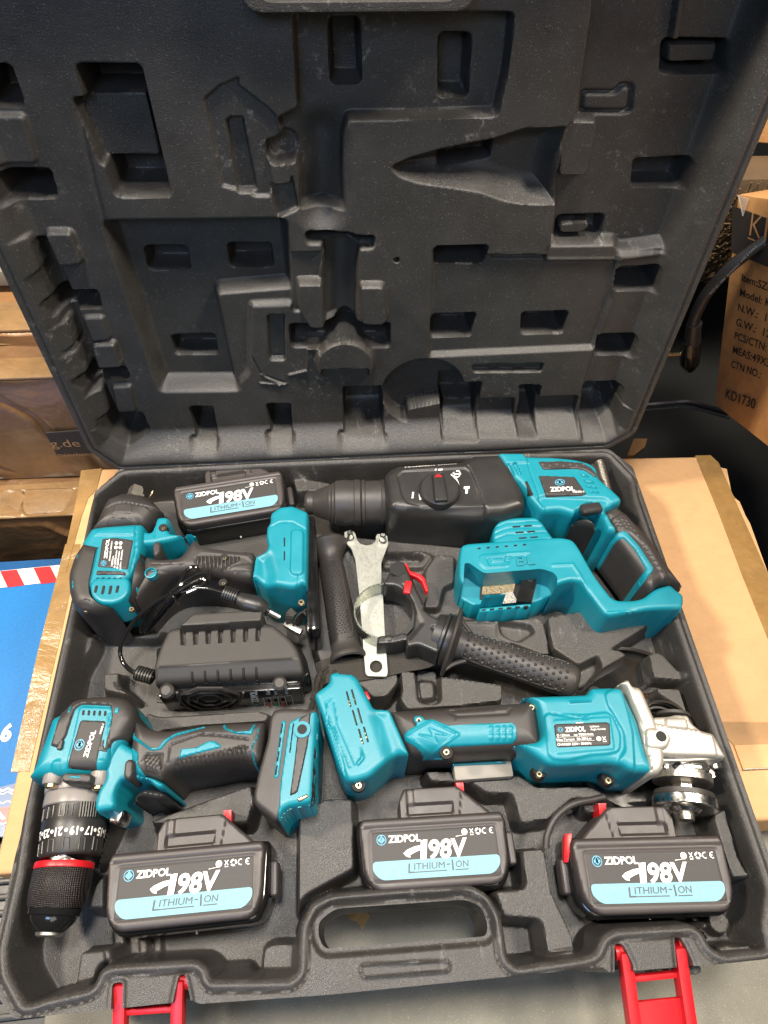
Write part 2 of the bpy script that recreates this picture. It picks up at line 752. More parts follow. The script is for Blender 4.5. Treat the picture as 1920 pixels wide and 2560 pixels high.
def woven(name, col, scale=420):
    m, nt, b = nodes(name)
    L = nt.links.new
    tc = N(nt, 'ShaderNodeTexCoord')
    w = [N(nt, 'ShaderNodeTexWave', Scale=scale / 6.28, Distortion=.6), N(nt, 'ShaderNodeTexWave', Scale=scale / 6.28, Distortion=.6, _bands_direction='Y')]
    for k in w:
        L(tc.outputs['Object'], k.inputs['Vector'])
    mm = N(nt, 'ShaderNodeMath', _operation='MULTIPLY')
    L(w[0].outputs[1], mm.inputs[0])
    L(w[1].outputs[1], mm.inputs[1])
    mx = N(nt, 'ShaderNodeMix', _data_type='RGBA')
    L(mm.outputs[0], mx.inputs[0])
    mx.inputs[6].default_value = (col[0] * .4, col[1] * .4, col[2] * .4, 1)
    mx.inputs[7].default_value = (col[0] * 2.2, col[1] * 2.2, col[2] * 2.2, 1)
    L(mx.outputs[2], b.inputs['Base Color'])
    bp = N(nt, 'ShaderNodeBump', Strength=.8, Distance=.0006)
    L(mm.outputs[0], bp.inputs['Height'])
    L(bp.outputs[0], b.inputs['Normal'])
    b.inputs['Roughness'].default_value = .6
    return m


def knurl(name, col, metallic=0., rough=.4, scale=700):
    m = woven(name, col, scale)
    m.node_tree.nodes['Principled BSDF'].inputs['Metallic'].default_value = metallic
    m.node_tree.nodes['Principled BSDF'].inputs['Roughness'].default_value = rough
    return m


def cardboard(name, col, gloss=0., wrinkle=.0, dark=.75, tint=None):
    m, nt, b = nodes(name)
    L = nt.links.new
    tc = N(nt, 'ShaderNodeTexCoord')
    n1 = N(nt, 'ShaderNodeTexNoise', Scale=9., Detail=6., Roughness=.6)
    L(tc.outputs['Object'], n1.inputs['Vector'])
    mp = N(nt, 'ShaderNodeMapping')
    mp.inputs['Scale'].default_value = (1, 1.6, 1.6)
    L(tc.outputs['Object'], mp.inputs[0])
    n2 = N(nt, 'ShaderNodeTexNoise', Scale=60., Detail=8., Roughness=.75)
    L(mp.outputs[0], n2.inputs['Vector'])
    ad = N(nt, 'ShaderNodeMath', _operation='ADD')
    L(n1.outputs[0], ad.inputs[0])
    L(n2.outputs[0], ad.inputs[1])
    mr = N(nt, 'ShaderNodeMapRange', From_Min=.65, From_Max=1.25, To_Min=0, To_Max=1)
    L(ad.outputs[0], mr.inputs[0])
    mx = N(nt, 'ShaderNodeMix', _data_type='RGBA')
    L(mr.outputs[0], mx.inputs[0])
    mx.inputs[6].default_value = (*[c * dark for c in col], 1)
    mx.inputs[7].default_value = (*col, 1)
    L(mx.outputs[2], b.inputs['Base Color'])
    b.inputs['Roughness'].default_value = .85 if gloss == 0 else .5
    b.inputs['Coat Weight'].default_value = gloss
    b.inputs['Coat Roughness'].default_value = .12
    bp = N(nt, 'ShaderNodeBump', Strength=.6, Distance=.0010)
    L(n2.outputs[0], bp.inputs['Height'])
    if wrinkle > 0:
        n3 = N(nt, 'ShaderNodeTexNoise', Scale=16., Detail=4., Roughness=.5, Distortion=.5)
        L(tc.outputs['Object'], n3.inputs['Vector'])
        b2 = N(nt, 'ShaderNodeBump', Strength=wrinkle, Distance=.006)
        L(n3.outputs[0], b2.inputs['Height'])
        L(bp.outputs[0], b2.inputs['Normal'])
        L(b2.outputs[0], b.inputs['Normal'])
        L(b2.outputs[0], b.inputs['Coat Normal'])
    else:
        L(bp.outputs[0], b.inputs['Normal'])
    return m


def flat(name, col, rough=.5, coat=0.):
    m, nt, b = nodes(name)
    L = nt.links.new
    tc = N(nt, 'ShaderNodeTexCoord')
    n1 = N(nt, 'ShaderNodeTexNoise', Scale=400., Detail=3.)
    L(tc.outputs['Object'], n1.inputs['Vector'])
    mr = N(nt, 'ShaderNodeMapRange', From_Min=.3, From_Max=.7, To_Min=.9, To_Max=1.06)
    L(n1.outputs[0], mr.inputs[0])
    mul = N(nt, 'ShaderNodeVectorMath', _operation='SCALE')
    mul.inputs[0].default_value = col[:3]
    L(mr.outputs[0], mul.inputs['Scale'])
    L(mul.outputs[0], b.inputs['Base Color'])
    b.inputs['Roughness'].default_value = rough
    b.inputs['Coat Weight'].default_value = coat
    return m


MT = dict(
    case=plastic('case_plastic', (.036, .0335, .031), .42, 1500, .9, dust=.35, vary=.14, bd=.0004, scuff=.8, spec=.55),
    teal=plastic('teal_plastic', (.005, .205, .268), .38, 2200, .5, vary=.07, spec=.5, scuff=.3, dustcol=(.3, .55, .6)),
    rubber=plastic('rubber_black', (.036, .032, .030), .46, 2400, .4, dust=.05, vary=.1),
    black=plastic('black_plastic', (.022, .021, .020), .38, 2600, .25, vary=.08, scuff=.2),
    batt=plastic('battery_plastic', (.046, .038, .036), .42, 2600, .3, vary=.08, dust=.05),
    gloss=plastic('gloss_black', (.009, .009, .009), .14, 700, .02, vary=.05, spec=.6),
    charger=plastic('charger_plastic', (.032, .029, .026), .48, 1900, .7, vary=.06, bd=.0003),
    labelk=flat('label_black', (.030, .027, .026), .55, 0),
    labelc=flat('label_cyan', (.165, .37, .44), .5, 0),
    white=flat('print_white', (.90, .88, .84), .45),
    logo=flat('print_blue', (.10, .38, .55), .45),
    grey=flat('print_grey', (.06, .07, .08), .5),
    red=plastic('red_plastic', (.52, .010, .016), .36, 1800, .3, vary=.08),
    dark=flat('deep_dark', (.006, .006, .006), .7),
    steel=metal('steel', (.70, .67, .61), .36),
    zinc=metal('zinc_plate', (.38, .385, .345), .46, .0, .8, grain=600, bump=.05),
    cast=metal('cast_aluminium', (.52, .49, .43), .46, 0, .6, grain=1500, bump=.3),
    greyhead=plastic('grey_housing', (.22, .20, .185), .36, 1500, .3, vary=.08),
    chrome=metal('chrome', (.80, .78, .74), .2, grain=200, bump=.02),
    brass=metal('contact_metal', (.62, .50, .30), .3),
    web=woven('webbing', (.035, .030, .024), 1500),
    knurl=knurl('knurled_black', (.050, .042, .040), .6, .34, 1900),
    card=cardboard('cardboard', (.76, .435, .20), dark=.80),
    tape=cardboard('brown_tape', (.38, .215, .065), .9, .9, .6),
    card_d=cardboard('cardboard_dark', (.34, .17, .065), .55, .5, .7),
    green=flat('print_green', (.02, .35, .08), .5),
)
# ================================================================== TOOL CASE
case = thing('tool_case', 'open black moulded plastic tool case with tall upright lid, filled with teal power tools', 'tool case', (0, -.2, -.07))
# ---- lid, a deep moulded relief
W0 = .022
lid_out = [(.262, .42), (-.262, .42)] + PL('W', [(190, 972), (258, 1018)]) + PL('W', [(1312, 970), (1367, 937)])
lid_out[2] = (-.262, lid_out[2][1])
lid_out[5] = (.262, lid_out[5][1])
lidshape = poly(lid_out, .006)
lid_hole = poly([(-.058, .3645), (.054, .3645), (.054, .405), (-.058, .405)], .008)


def lf(crop, pts, w, soft=.0025, r=.003, mode='set', at=W0):
    if w >= .044 and mode == 'set':
        w += .009
    if w > .036 and mode == 'set':
        soft = max(soft, .0034)
    return (poly(PL(crop, pts, at), r), -w if mode == 'set' else w, soft, mode)


LF = []
a = LF.append
# recess of the upper middle and the channel below it
a(lf('A', [(1270, 60), (1290, 470), (1200, 515), (1225, 585), (1150, 605), (1150, 680), (1190, 715), (1280, 690), (1300, 760), (1295, 905), (1490, 912), (1480, 760), (1480, 600), (1500, 515), (1659, 512), (2147, 498), (2190, 300), (2215, 60)], .035, .003))
a(lf('A', [(1480, 560), (1490, 512), (1659, 512), (2147, 498), (2190, 300), (2215, 60), (1290, 60), (1290, 470), (1480, 470)], .035, .003))
a((line(PL('A', [(1390, 600), (1390, 880)], .03), .011), -.010, .022, 'add'))
a(lf('A', [(1425, 110), (1550, 108), (1560, 385), (1435, 385)], .046, .002))
a(lf('B', [(255, 175), (385, 178), (368, 445), (248, 443)], .046, .002))
# left recess with a raised block
a(lf('A', [(335, 285), (600, 285), (733, 845), (505, 845)], .052, .004))
a(lf('A', [(330, 405), (630, 405), (695, 690), (450, 690)], .036, .003, at=.03))
a(lf('A', [(-60, 285), (42, 285), (100, 455), (-30, 455)], .046, .003))
a(lf('A', [(-60, 490), (108, 490), (165, 695), (-20, 700)], .018, .003))
a(lf('A', [(-40, 735), (212, 733), (245, 850), (20, 850)], .050, .003))
# engraved tool outline
a(lf('A', [(885, 425), (950, 370), (1030, 335), (1030, 370), (1150, 460), (1190, 500), (1215, 590), (1140, 620), (1160, 700), (1180, 800), (1165, 850), (1100, 850), (1080, 835), (960, 805), (925, 650)], .0255, .0015, .001))
a(lf('A', [(975, 530), (1000, 512), (1045, 515), (1050, 540), (1110, 830), (1028, 832)], .031, .002, .002))
a((circ(PL('A', [(1235, 650)], .022)[0], .0085), -.038, .0025, 'set'))
a(lf('A', [(1170, 800), (1255, 795), (1260, 760), (1290, 905), (1195, 945)], .027, .002, .002))
# right side lower floor
a(lf('B', [(912, -200), (905, 50), (832, 528), (800, 560), (750, 775), (748, 890), (722, 1090), (1215, 1090), (1600, 200), (1700, -200)], .038, .003))
a(lf('B', [(800, 535), (930, 535), (930, 580), (885, 772), (760, 775), (770, 640)], .027, .002))
a(lf('B', [(1215, 180), (1490, 182), (1465, 318), (1205, 318)], .046, .003, at=.034))
a(lf('B', [(1240, 195), (1465, 195), (1445, 285), (1235, 290)], .041, .002, at=.034))
a(lf('B', [(1290, -100), (1300, 0), (1270, 165), (1235, 170), (1262, 0), (1265, -100)], .031, .002, at=.034))
a(lf('B', [(860, 400), (1000, 402), (1030, 368), (1085, 372), (1075, 490), (1040, 500), (850, 498)], .042, .0015, at=.034))
a(lf('B', [(870, 415), (1010, 415), (1040, 385), (1070, 388), (1058, 475), (1035, 485), (860, 482)], .038, .0015, at=.034))
a(lf('B', [(1090, 700), (1330, 690), (1290, 812), (1080, 812)], .050, .003, at=.034))
a(lf('B', [(755, 945), (955, 940), (930, 1035), (740, 1037)], .044, .002, at=.034))
a(lf('B', [(760, 965), (885, 960), (885, 985), (850, 1005), (755, 1005)], .036, .0015, at=.036))
# cone shaped hollow
a((poly(PL('B', [(25, 720), (110, 680), (250, 640), (480, 595), (610, 552), (800, 545), (752, 720), (748, 888), (600, 885), (520, 872), (420, 835), (330, 820), (150, 795), (60, 765)], W0), .004), -.020, .0042, 'bowl'))
a(lf('B', [(247, 660), (480, 637), (472, 728), (250, 750)], .048, .0015, .001))
# hammer housing recess and its pockets
a(lf('D', [(216, 108), (450, 140), (700, 145), (705, 168), (1012, 165), (985, 330), (905, 540), (198, 572)], .028, .0045))
a(lf('D', [(455, 135), (700, 135), (700, 165), (470, 165)], .031, .002))
for q in ([(225, 100), (447, 97), (430, 180), (225, 182)], [(208, 412), (398, 405), (375, 500), (205, 503)], [(605, 402), (798, 397), (775, 488), (600, 490)]):
    a(lf('D', q, .048, .003))
a(lf('D', [(712, 100), (1010, 95), (1025, 128), (1222, 100), (1222, 132), (1015, 135), (1010, 165), (702, 165)], .026, .006))
a(lf('D', [(1015, 165), (1222, 132), (1130, 380), (1000, 700), (850, 740), (910, 540), (990, 330)], .024, .004))
for q in ([(1015, 197), (1192, 186), (1168, 288), (1000, 290)], [(930, 487), (1088, 482), (1066, 568), (915, 568)], [(868, 690), (1022, 688), (975, 878), (835, 878)]):
    a(lf('D', q, .047, .003))
a(lf('D', [(385, 608), (690, 603), (680, 640), (385, 642)], .028, .002))
a((circ(PL('D', [(168, 728)], .022)[0], .0375), -.040, .004, 'set'))
a(lf('D', [(100, 800), (250, 770), (245, 890), (20, 890), (20, 850), (100, 850)], W0, .002))
a(lf('D', [(250, 690), (418, 685), (395, 882), (245, 885)], .050, .002))
a(lf('D', [(590, 697), (675, 700), (650, 872), (565, 872), (590, 760)], .050, .002))
a(lf('D', [(405, 760), (560, 755), (565, 872), (395, 872)], .030, .004))
a(lf('D', [(655, 752), (835, 745), (822, 870), (645, 868)], .030, .004))
a(lf('D', [(262, 800), (395, 800), (395, 885), (245, 888)], .040, .004))
# big left recess
a(lf('C', [(462, 5), (800, 2), (1225, -5), (1258, 290), (935, 318), (1024, 712), (700, 715)], .041, .010))
for q in ([(625, 108), (800, 105), (818, 200), (645, 202)], [(985, 95), (1165, 93), (1178, 188), (1000, 190)], [(740, 492), (922, 486), (938, 568), (760, 570)]):
    a(lf('C', q, .052, .003, at=.038))
a(lf('C', [(940, 315), (1262, 292), (1266, 345), (1080, 352), (1075, 640), (1020, 700), (985, 560)], .027, .006))
a(lf('C', [(1155, 395), (1228, 390), (1232, 590), (1165, 590)], .028, .002))
a((line(PL('C', [(1085, 355), (1078, 560), (1130, 650), (1240, 690)], W0), .0006), -.0012, .001, 'add'))
a((line(PL('C', [(1125, 685), (1240, 690)], W0), .0008), .0018, .001, 'add'))
a((line(PL('C', [(1130, 650), (1210, 690)], W0), .0008), .0018, .001, 'add'))
a((line(PL('C', [(1250, 650), (1322, 632)], W0), .0011), .0022, .001, 'add'))
a((line(PL('C', [(1328, 632), (1330, 540), (1410, 540)], W0), .0008), .0015, .001, 'add'))
# centre: trough between blocks
a(lf('C', [(1325, 40), (1500, 42), (1540, 60), (1615, 58), (1612, 105), (1550, 108), (1535, 420), (1402, 420), (1395, 85), (1328, 85)], .030, .004))
a((line(PL('C', [(1470, 110), (1470, 400)], .025), .009), -.008, .016, 'add'))
a(lf('C', [(1325, 38), (1500, 42), (1540, 56), (1612, 56), (1610, 84), (1540, 88), (1500, 70), (1420, 72), (1328, 70)], .046, .0015))
a(lf('C', [(1252, 125), (1405, 122), (1380, 192), (1380, 380), (1262, 380)], .025, .0022))
a(lf('C', [(1285, 238), (1390, 238), (1400, 300), (1400, 430), (1340, 430), (1292, 360)], .014, .003))
a(lf('C', [(1555, 250), (1655, 250), (1672, 400), (1645, 418), (1565, 415)], .014, .003))
a(lf('C', [(1255, 435), (1440, 432), (1500, 405), (1560, 432), (1680, 430), (1680, 525), (1262, 525)], .047, .0025))
a(lf('C', [(1265, 495), (1680, 490), (1680, 530), (1265, 530)], .034, .004))
a((circ(PL('C', [(1490, 590)], .022)[0], .0255), -.013, .004, 'set'))
a(lf('C', [(1390, 602), (1590, 600), (1595, 700), (1385, 700)], W0, .002))
# bottom pockets
for q in ([(822, 792), (915, 790), (942, 932), (860, 932)], [(1155, 780), (1250, 778), (1262, 914), (1182, 914)], [(1485, 706), (1648, 704), (1655, 908), (1490, 908)]):
    a(lf('C', q, .050, .0035))
    a((poly(PL('C', [(q[3][0] - 25, q[3][1] - 48), (q[2][0] + 5, q[2][1] - 48), (q[2][0] + 8, q[2][1] + 3), (q[3][0] - 8, q[3][1] + 3)], .03), .002), -.036, .008, 'set'))
# left column of little pockets and blocks
a(lf('C', [(150, 60), (205, 60), (310, 300), (410, 600), (520, 850), (455, 850), (360, 620), (250, 320)], .034, .004))
for q in ([(200, 292), (415, 288), (437, 362), (245, 362)], [(330, 622), (540, 618), (557, 668), (380, 672)], [(430, 822), (610, 815), (645, 892), (560, 925), (490, 880)]):
    a(lf('C', q, .052, .003))
for q in ([(60, 25), (140, 25), (198, 165), (132, 182)], [(200, 20), (312, 20), (362, 155), (262, 165)], [(278, 515), (345, 515), (392, 612), (320, 612)],
          [(402, 505), (500, 500), (535, 600), (430, 605)]):
    a(lf('C', q, .015, .003))
for q in ([(240, 400), (300, 398), (340, 500), (290, 500)], [(362, 395), (448, 392), (480, 490), (400, 500)], [(378, 700), (445, 700), (480, 800), (430, 805)],
          [(485, 695), (568, 690), (590, 800), (510, 800)]):
    a(lf('C', q, .018, .003))
a((line(PL('A', [(335, 480), (400, 760), (450, 960)], W0), .0015), -.0012, .003, 'add'))
# pin hole
a((circ(PL('D', [(55, 157)], W0)[0], .0018), -.012, .001, 'add'))


def lid_H(x, y):
    d = -lidshape(x, y)
    inner = -W0
    h = np.zeros_like(d)
    h -= .0016 * sm((d - .0035) / .001) * sm((.0066 - d) / .001)          # seal groove
    yy = y
    # bottom wall is wider than the side walls
    wall = np.where(yy < .05, .026, .020)
    k = sm((d - .0075) / wall)
    h = h * (1 - k) + k * 0
    body = np.full_like(d, inner)
    body = apply_feats(body, x, y, LF)
    h = h * (1 - k) + body * k
    # oval swelling on the bottom wall
    hp = poly(hole_rim, .01)
    k2 = sm(-hp(x, y) / .004 + .5)
    h = h * (1 - k2) + (-.004) * k2
    return h


hole_rim = [(-.068, .3585), (.064, .3585), (.064, .412), (-.068, .412)]
lid_me = field_mesh('lid', cut(lidshape, lid_hole), lid_H, -.068, .0008, tf=lidmap, sharp=60)
lid = link('lid', lid_me, MT['case'], case)

# ---- tray
tray_out = (PZ('W', [(237 * .8641, 1234 * .8641), (299 * .8641, 1172 * .8641), (1522 * .8641, 1122 * .8641), (1582 * .8641, 1168 * .8641)])
            + [(.2585, -.396), (.238, -.4215)] + PZ('O', [(1659, 1570), (1000, 1640), (800, 1640)])
            + PZ('M', [(1330, 690), (1060, 712), (1040, 690), (0, 795)]) + PZ('N', [(860, 536), (830, 520), (470, 560), (60, 601), (0, 520)]) + [(-.2585, -.38)])
trayshape = poly(tray_out, .003)
inner = PZ('Q', [(560, 150), (410, 840), (215, 1730), (150, 2180)]) + PZ('N', [(25, 300), (32, 400), (110, 545), (200, 515), (405, 468), (440, 385), (500, 368), (850, 348), (893, 380), (905, 437), (1255, 432),
        (1292, 400), (1300, 200), (1350, 100), (1430, 62)]) + PZ('M', [(0, 420), (260, 395), (530, 383), (600, 420), (648, 500), (672, 660), (710, 692), (960, 655), (1010, 640), (1035, 575),
        (1080, 550), (1370, 532), (1410, 560), (1440, 620), (1490, 645), (1659, 625)]) + [(.238, -.405), (.2495, -.385), (.2495, -.06)] + PZ('S', [(255, 215), (130, 85)]) + PZ('F', [(1240, 75), (0, 125)]) + PZ('E', [(330, 90), (150, 230)])
innershape = poly(inner, .004)
slots = [poly(PZ('N', [(482, 446), (528, 440), (522, 640), (470, 640)]), .002), poly(PZ('N', [(770, 410), (798, 408), (822, 520), (826, 640), (738, 640), (745, 520)]), .002),
         poly(PZ('O', [(150, 1420), (235, 1420), (340, 1640), (330, 1900), (150, 1900)]), .002), poly(PZ('O', [(740, 1360), (800, 1350), (850, 1430), (930, 1610), (930, 1900), (790, 1900)]), .002)]
grip_hole = poly(PZ('W', [(688, 1990), (722, 1962), (1008, 1942), (1042, 1958), (1056, 1998), (1052, 2022), (700, 2050), (686, 2020)]), .006)
FL0 = -.040
TF = []
a = TF.append


def tf_(crop, pts, h, soft=.004, r=.004, z=None):
    soft = max(soft * 1.3, .004)
    return (poly(PZ(crop, pts, h if z is None else z), r), h, soft, 'set')


# raised platforms between the tool hollows
a(tf_('W', [(640, 1145), (1010, 1180), (1000, 1330), (960, 1350), (1010, 1400), (700, 1480), (660, 1330)], -.022))
a(tf_('F', [(700, 765), (1010, 760), (1080, 790), (1010, 890), (700, 895)], -.017, .003))
a(tf_('F', [(705, 830), (960, 822), (1000, 850), (960, 885), (705, 890)], -.028, .003))
a(tf_('F', [(1000, 1190), (1120, 1190), (1160, 1030), (1240, 1000), (1240, 790), (1090, 780), (1010, 900)], -.014, .003))
a(tf_('F', [(1120, 1250), (1140, 1230), (1300, 1230), (1530, 1290), (1560, 1340), (1659, 1360), (1659, 1500), (1200, 1360)], -.016, .003))
a(tf_('G', [(120, 1140), (640, 1110), (670, 1170), (700, 1357), (640, 1357), (360, 1250), (350, 1150)], -.014, .003))
a(tf_('G', [(360, 1160), (560, 1190), (580, 1230), (480, 1290), (380, 1240)], -.022, .003))
a(tf_('K', [(330, 0), (800, 0), (870, 50), (700, 150), (560, 260), (500, 120)], -.014, .003))
a(tf_('K', [(440, 85), (600, 85), (640, 130), (640, 180), (560, 280), (470, 280)], -.026, .003))
a(tf_('W', [(1180, 1330), (1420, 1290), (1440, 1330), (1330, 1400), (1250, 1440), (1190, 1400)], -.013, .003))
# right hand blocks
a(tf_('K', [(985, 30), (1090, 20), (1250, 190), (1255, 235), (1030, 215)], -.012, .003))
a(tf_('K', [(1030, 270), (1220, 268), (1290, 480), (1300, 560), (1220, 420), (1060, 320)], -.012, .003))
a(tf_('O', [(1095, 130), (1240, 60), (1380, 560), (1500, 780), (1300, 790), (1180, 420)], -.010, .003))
# centre low block with ring
a(tf_('J', [(640, 150), (930, 190), (1420, 260), (1420, 400), (1100, 440), (700, 470), (640, 380), (660, 300)], -.012, .003))
a(tf_('J', [(755, 150), (930, 160), (940, 420), (900, 440), (790, 430)], -.024, .003))
a(tf_('J', [(780, 240), (905, 240), (915, 375), (800, 390)], -.018, .002))
a(tf_('J', [(0, 180), (640, 170), (650, 260), (560, 370), (440, 380), (380, 300), (130, 200)], -.014, .003))
# between drill grip and the battery below
a(tf_('I', [(700, 700), (1080, 560), (1260, 500), (1275, 600), (1240, 730), (1080, 730), (920, 715), (720, 740)], -.014, .004))
a(tf_('I', [(410, 1040), (480, 960), (480, 1190), (360, 1180)], -.016, .004))
a(tf_('I', [(400, 960), (690, 115), (760, 140), (1300, 110), (1360, 130), (1340, 190), (1000, 210), (760, 240)], -.016, .004))
a(tf_('W', [(640, 1760), (700, 1720), (765, 1720), (770, 1880), (660, 1940), (640, 1980)], -.010, .004))
a(tf_('J', [(0, 1290), (320, 1270), (300, 1422), (0, 1422)], -.010, .003))
a(tf_('J', [(820, 900), (1040, 900), (1070, 980), (1440, 960), (1520, 920), (1659, 1010), (1659, 1300), (1540, 1310), (1490, 1085), (1300, 1090), (1180, 1010), (870, 1000)], -.012, .003))
a(tf_('K', [(0, 900), (130, 900), (230, 950), (600, 945), (690, 990), (700, 1050), (480, 1050), (320, 1200), (110, 1210), (50, 1000), (0, 1000)], -.012, .003))
a(tf_('K', [(520, 1070), (700, 1065), (715, 1110), (690, 1150), (560, 1150)], -.020, .003))
a(tf_('M', [(620, 395), (740, 385), (720, 240), (820, 232), (850, 400), (930, 570), (940, 640), (820, 650), (800, 520), (660, 510)], -.008, .004))
# bottom left and bottom right corners
a(tf_('N', [(340, 300), (500, 285), (505, 350), (430, 370), (410, 470), (310, 480)], -.016, .004))
a(tf_('N', [(1130, 285), (1180, 262), (1290, 262), (1290, 430), (1120, 420)], -.014, .004))
a(tf_('N', [(900, 370), (1080, 360), (1100, 430), (920, 430)], -.022, .004))
a(tf_('O', [(960, 1230), (1060, 1170), (1100, 1300), (980, 1270)], -.014, .003))
a(tf_('O', [(980, 1280), (1040, 1270), (1110, 1390), (1040, 1390)], -.014, .003))
a(tf_('O', [(1180, 1430), (1460, 1415), (1480, 1470), (1180, 1478)], -.006, .003))
a((circ(PZ('O', [(1165, 1205)], -.03)[0], .0075), -.028, .002, 'set'))
# left side ledge
a(tf_('Q', [(560, 560), (625, 580), (620, 660), (540, 800), (450, 1010), (440, 1000), (500, 800)], -.020, .004))
a(tf_('H', [(180, 780), (300, 770), (290, 850), (400, 950), (180, 900)], -.022, .004))
a(tf_('E', [(0, 1100), (420, 1130), (600, 1100), (560, 1166), (0, 1166)], -.030, .004))
a(tf_('S', [(130, 130), (230, 210), (250, 290), (170, 300), (120, 200)], -.022, .004))
a(tf_('F', [(20, 200), (330, 250), (300, 330), (50, 330)], -.016, .004))
a((line(PZ('N', [(540, 230), (560, 350)], -.05), .004), .006, .003, 'add'))
a((line(PZ('N', [(640, 210), (650, 350)], -.05), .003), .006, .003, 'add'))
a((line(PZ('N', [(700, 210), (710, 350)], -.05), .003), .006, .003, 'add'))


def tray_H(x, y):
    x, y = np.atleast_1d(x), np.atleast_1d(y)
    di = innershape(x, y)
    floor = apply_feats(np.full(np.shape(x), FL0), x, y, TF)
    h = np.zeros(np.shape(x))
    # seal ridge round the opening and a groove outside it
    h += .0012 * sm((di - .0005) / .0012) * sm((.0045 - di) / .0012)
    h -= .0012 * sm((di - .0050) / .001) * sm((.0070 - di) / .001)
    k = sm(-di / .007)
    h = h * (1 - k) + floor * k
    # long finger groove on the grip bar
    g = sgroove(x, y)
    h += .0012 * sm((.0012 - np.abs(g - .0012)) / .001)
    hb = grip_hole(x, y)
    h -= .004 * sm((.006 - hb) / .004)
    for s in slots:
        h -= .0015 * sm((.003 - s(x, y)) / .002)
    return h


sgroove = poly(PZ('M', [(125, 690), (450, 675), (452, 697), (135, 722)]), .003)
tray_me = field_mesh('tray', cut(trayshape, grip_hole, *slots), tray_H, -.0705, .0009, sharp=60)
tray = link('tray', tray_me, MT['case'], case)
# torn hole in the moulded floor
pz = [P3('H', *p, -.021) for p in [(250, 845), (262, 838), (275, 870), (300, 878), (305, 888), (280, 890), (255, 870)]]
sh = poly([(p[0], p[1]) for p in pz], .0003)
link('tear', field_mesh('tear', sh, lambda x, y: np.full(np.shape(x), -.0205), -.024, .0007), MT['dark'], case)

# hinge knuckles between lid and tray
for k in range(2):
    xa = (-.17, .13)[k]
    tube('hinge_pin', case, MT['case'], [(xa, .004, -.003), (xa + .05, .004, -.003)], .0028, 10, smooth=0)


# latches
def latch(pL, pR, zc, long_):
    """red U frame hanging forward and down from the slots"""
    L0, R0 = np.array(pL), np.array(pR)
    ux = (R0 - L0)
    w = np.linalg.norm(ux)
    ux /= w
    f = np.array([ux[1], -ux[0], 0])
    if f[1] > 0:
        f = -f
    dn = np.array([0, 0, -1.])
    d = f * .93 + dn * .36
    d /= np.linalg.norm(d)
    nn = np.cross(ux, d)
    if nn[2] < 0:
        nn = -nn
    def bar(a, b, t0, t1, c0, c1):
        return [L0 + ux * a + d * t0 + nn * c0, L0 + ux * b + d * t0 + nn * c0, L0 + ux * b + d * t1 + nn * c0, L0 + ux * a + d * t1 + nn * c0,
                L0 + ux * a + d * t0 + nn * c1, L0 + ux * b + d * t0 + nn * c1, L0 + ux * b + d * t1 + nn * c1, L0 + ux * a + d * t1 + nn * c1]
    o = hexa('latch', case, MT['red'], bar(.003, w - .003, .026, long_, -.003, .0), .001)
    hexa('latch_arm', o, MT['red'], bar(0, .0075, -.004, long_ - .002, -.006, .005), .0015)
    hexa('latch_arm', o, MT['red'], bar(w - .0075, w, -.004, long_ - .002, -.006, .005), .0015)
    hexa('latch_bar', o, MT['red'], bar(.006, w - .006, .011, .0145, -.004, .001), .001)
    hexa('latch_rib', o, MT['red'], bar(.012, w - .012, .042, .046, -.0005, .002), .001)
    return o


latch(P3('N', 500, 475, -.010), P3('N', 798, 455, -.010), 0, .085)
latch(P3('O', 190, 1560, -.010), P3('O', 830, 1500, -.010), 0, .085)
for (c, q) in (('N', (505, 470)), ('N', (790, 450)), ('O', (205, 1530)), ('O', (830, 1460))):
    p = P3(c, *q, -.012)
    tube('latch_pivot', case, MT['red'], [p + np.array([-.004, .002, 0]), p + np.array([.004, .002, 0])], .005, 14, smooth=0)
# clear moulded keeper on the front of the case, beside the right latch
p = P3('O', 720, 1700, -.03)
cuboid('latch_keeper', case, MT['case'], p + np.array([0, .004, 0]), (.034, .012, .016), .0, .003)
# ================================================================== shared small pieces
def screw(parent, p, r=.0016, name='screw'):
    p = np.array(p)
    r = r * .72
    up = np.array([0, 0, 1.])
    o = lathe(name, parent, MT['brass'], p - up * .002, p + up * .0012, [(0, r), (.85, r), (1, r * .8)], 16)
    lathe('socket', o, MT['dark'], p + up * .0008, p + up * .0014, [(0, r * .5), (1, r * .5)], 6)
    return o


def emblem(pr, u, v, r, ky):
    """round club emblem: ring, central blade and four lobes"""
    pr.ring(u, v, r, r * .14, 26, ky=ky)
    for dx, dy in ((-.33, 0), (.33, 0), (0, .33), (0, -.28)):
        pr.disc(u + dx * r, v + dy * r * ky, r * .34, 12, ky)
    pr.poly([(u - r * .16, v + r * .7 * ky), (u, v + r * .9 * ky), (u + r * .16, v + r * .7 * ky), (u, v - r * 1.12 * ky)])


BODYZ = -.052
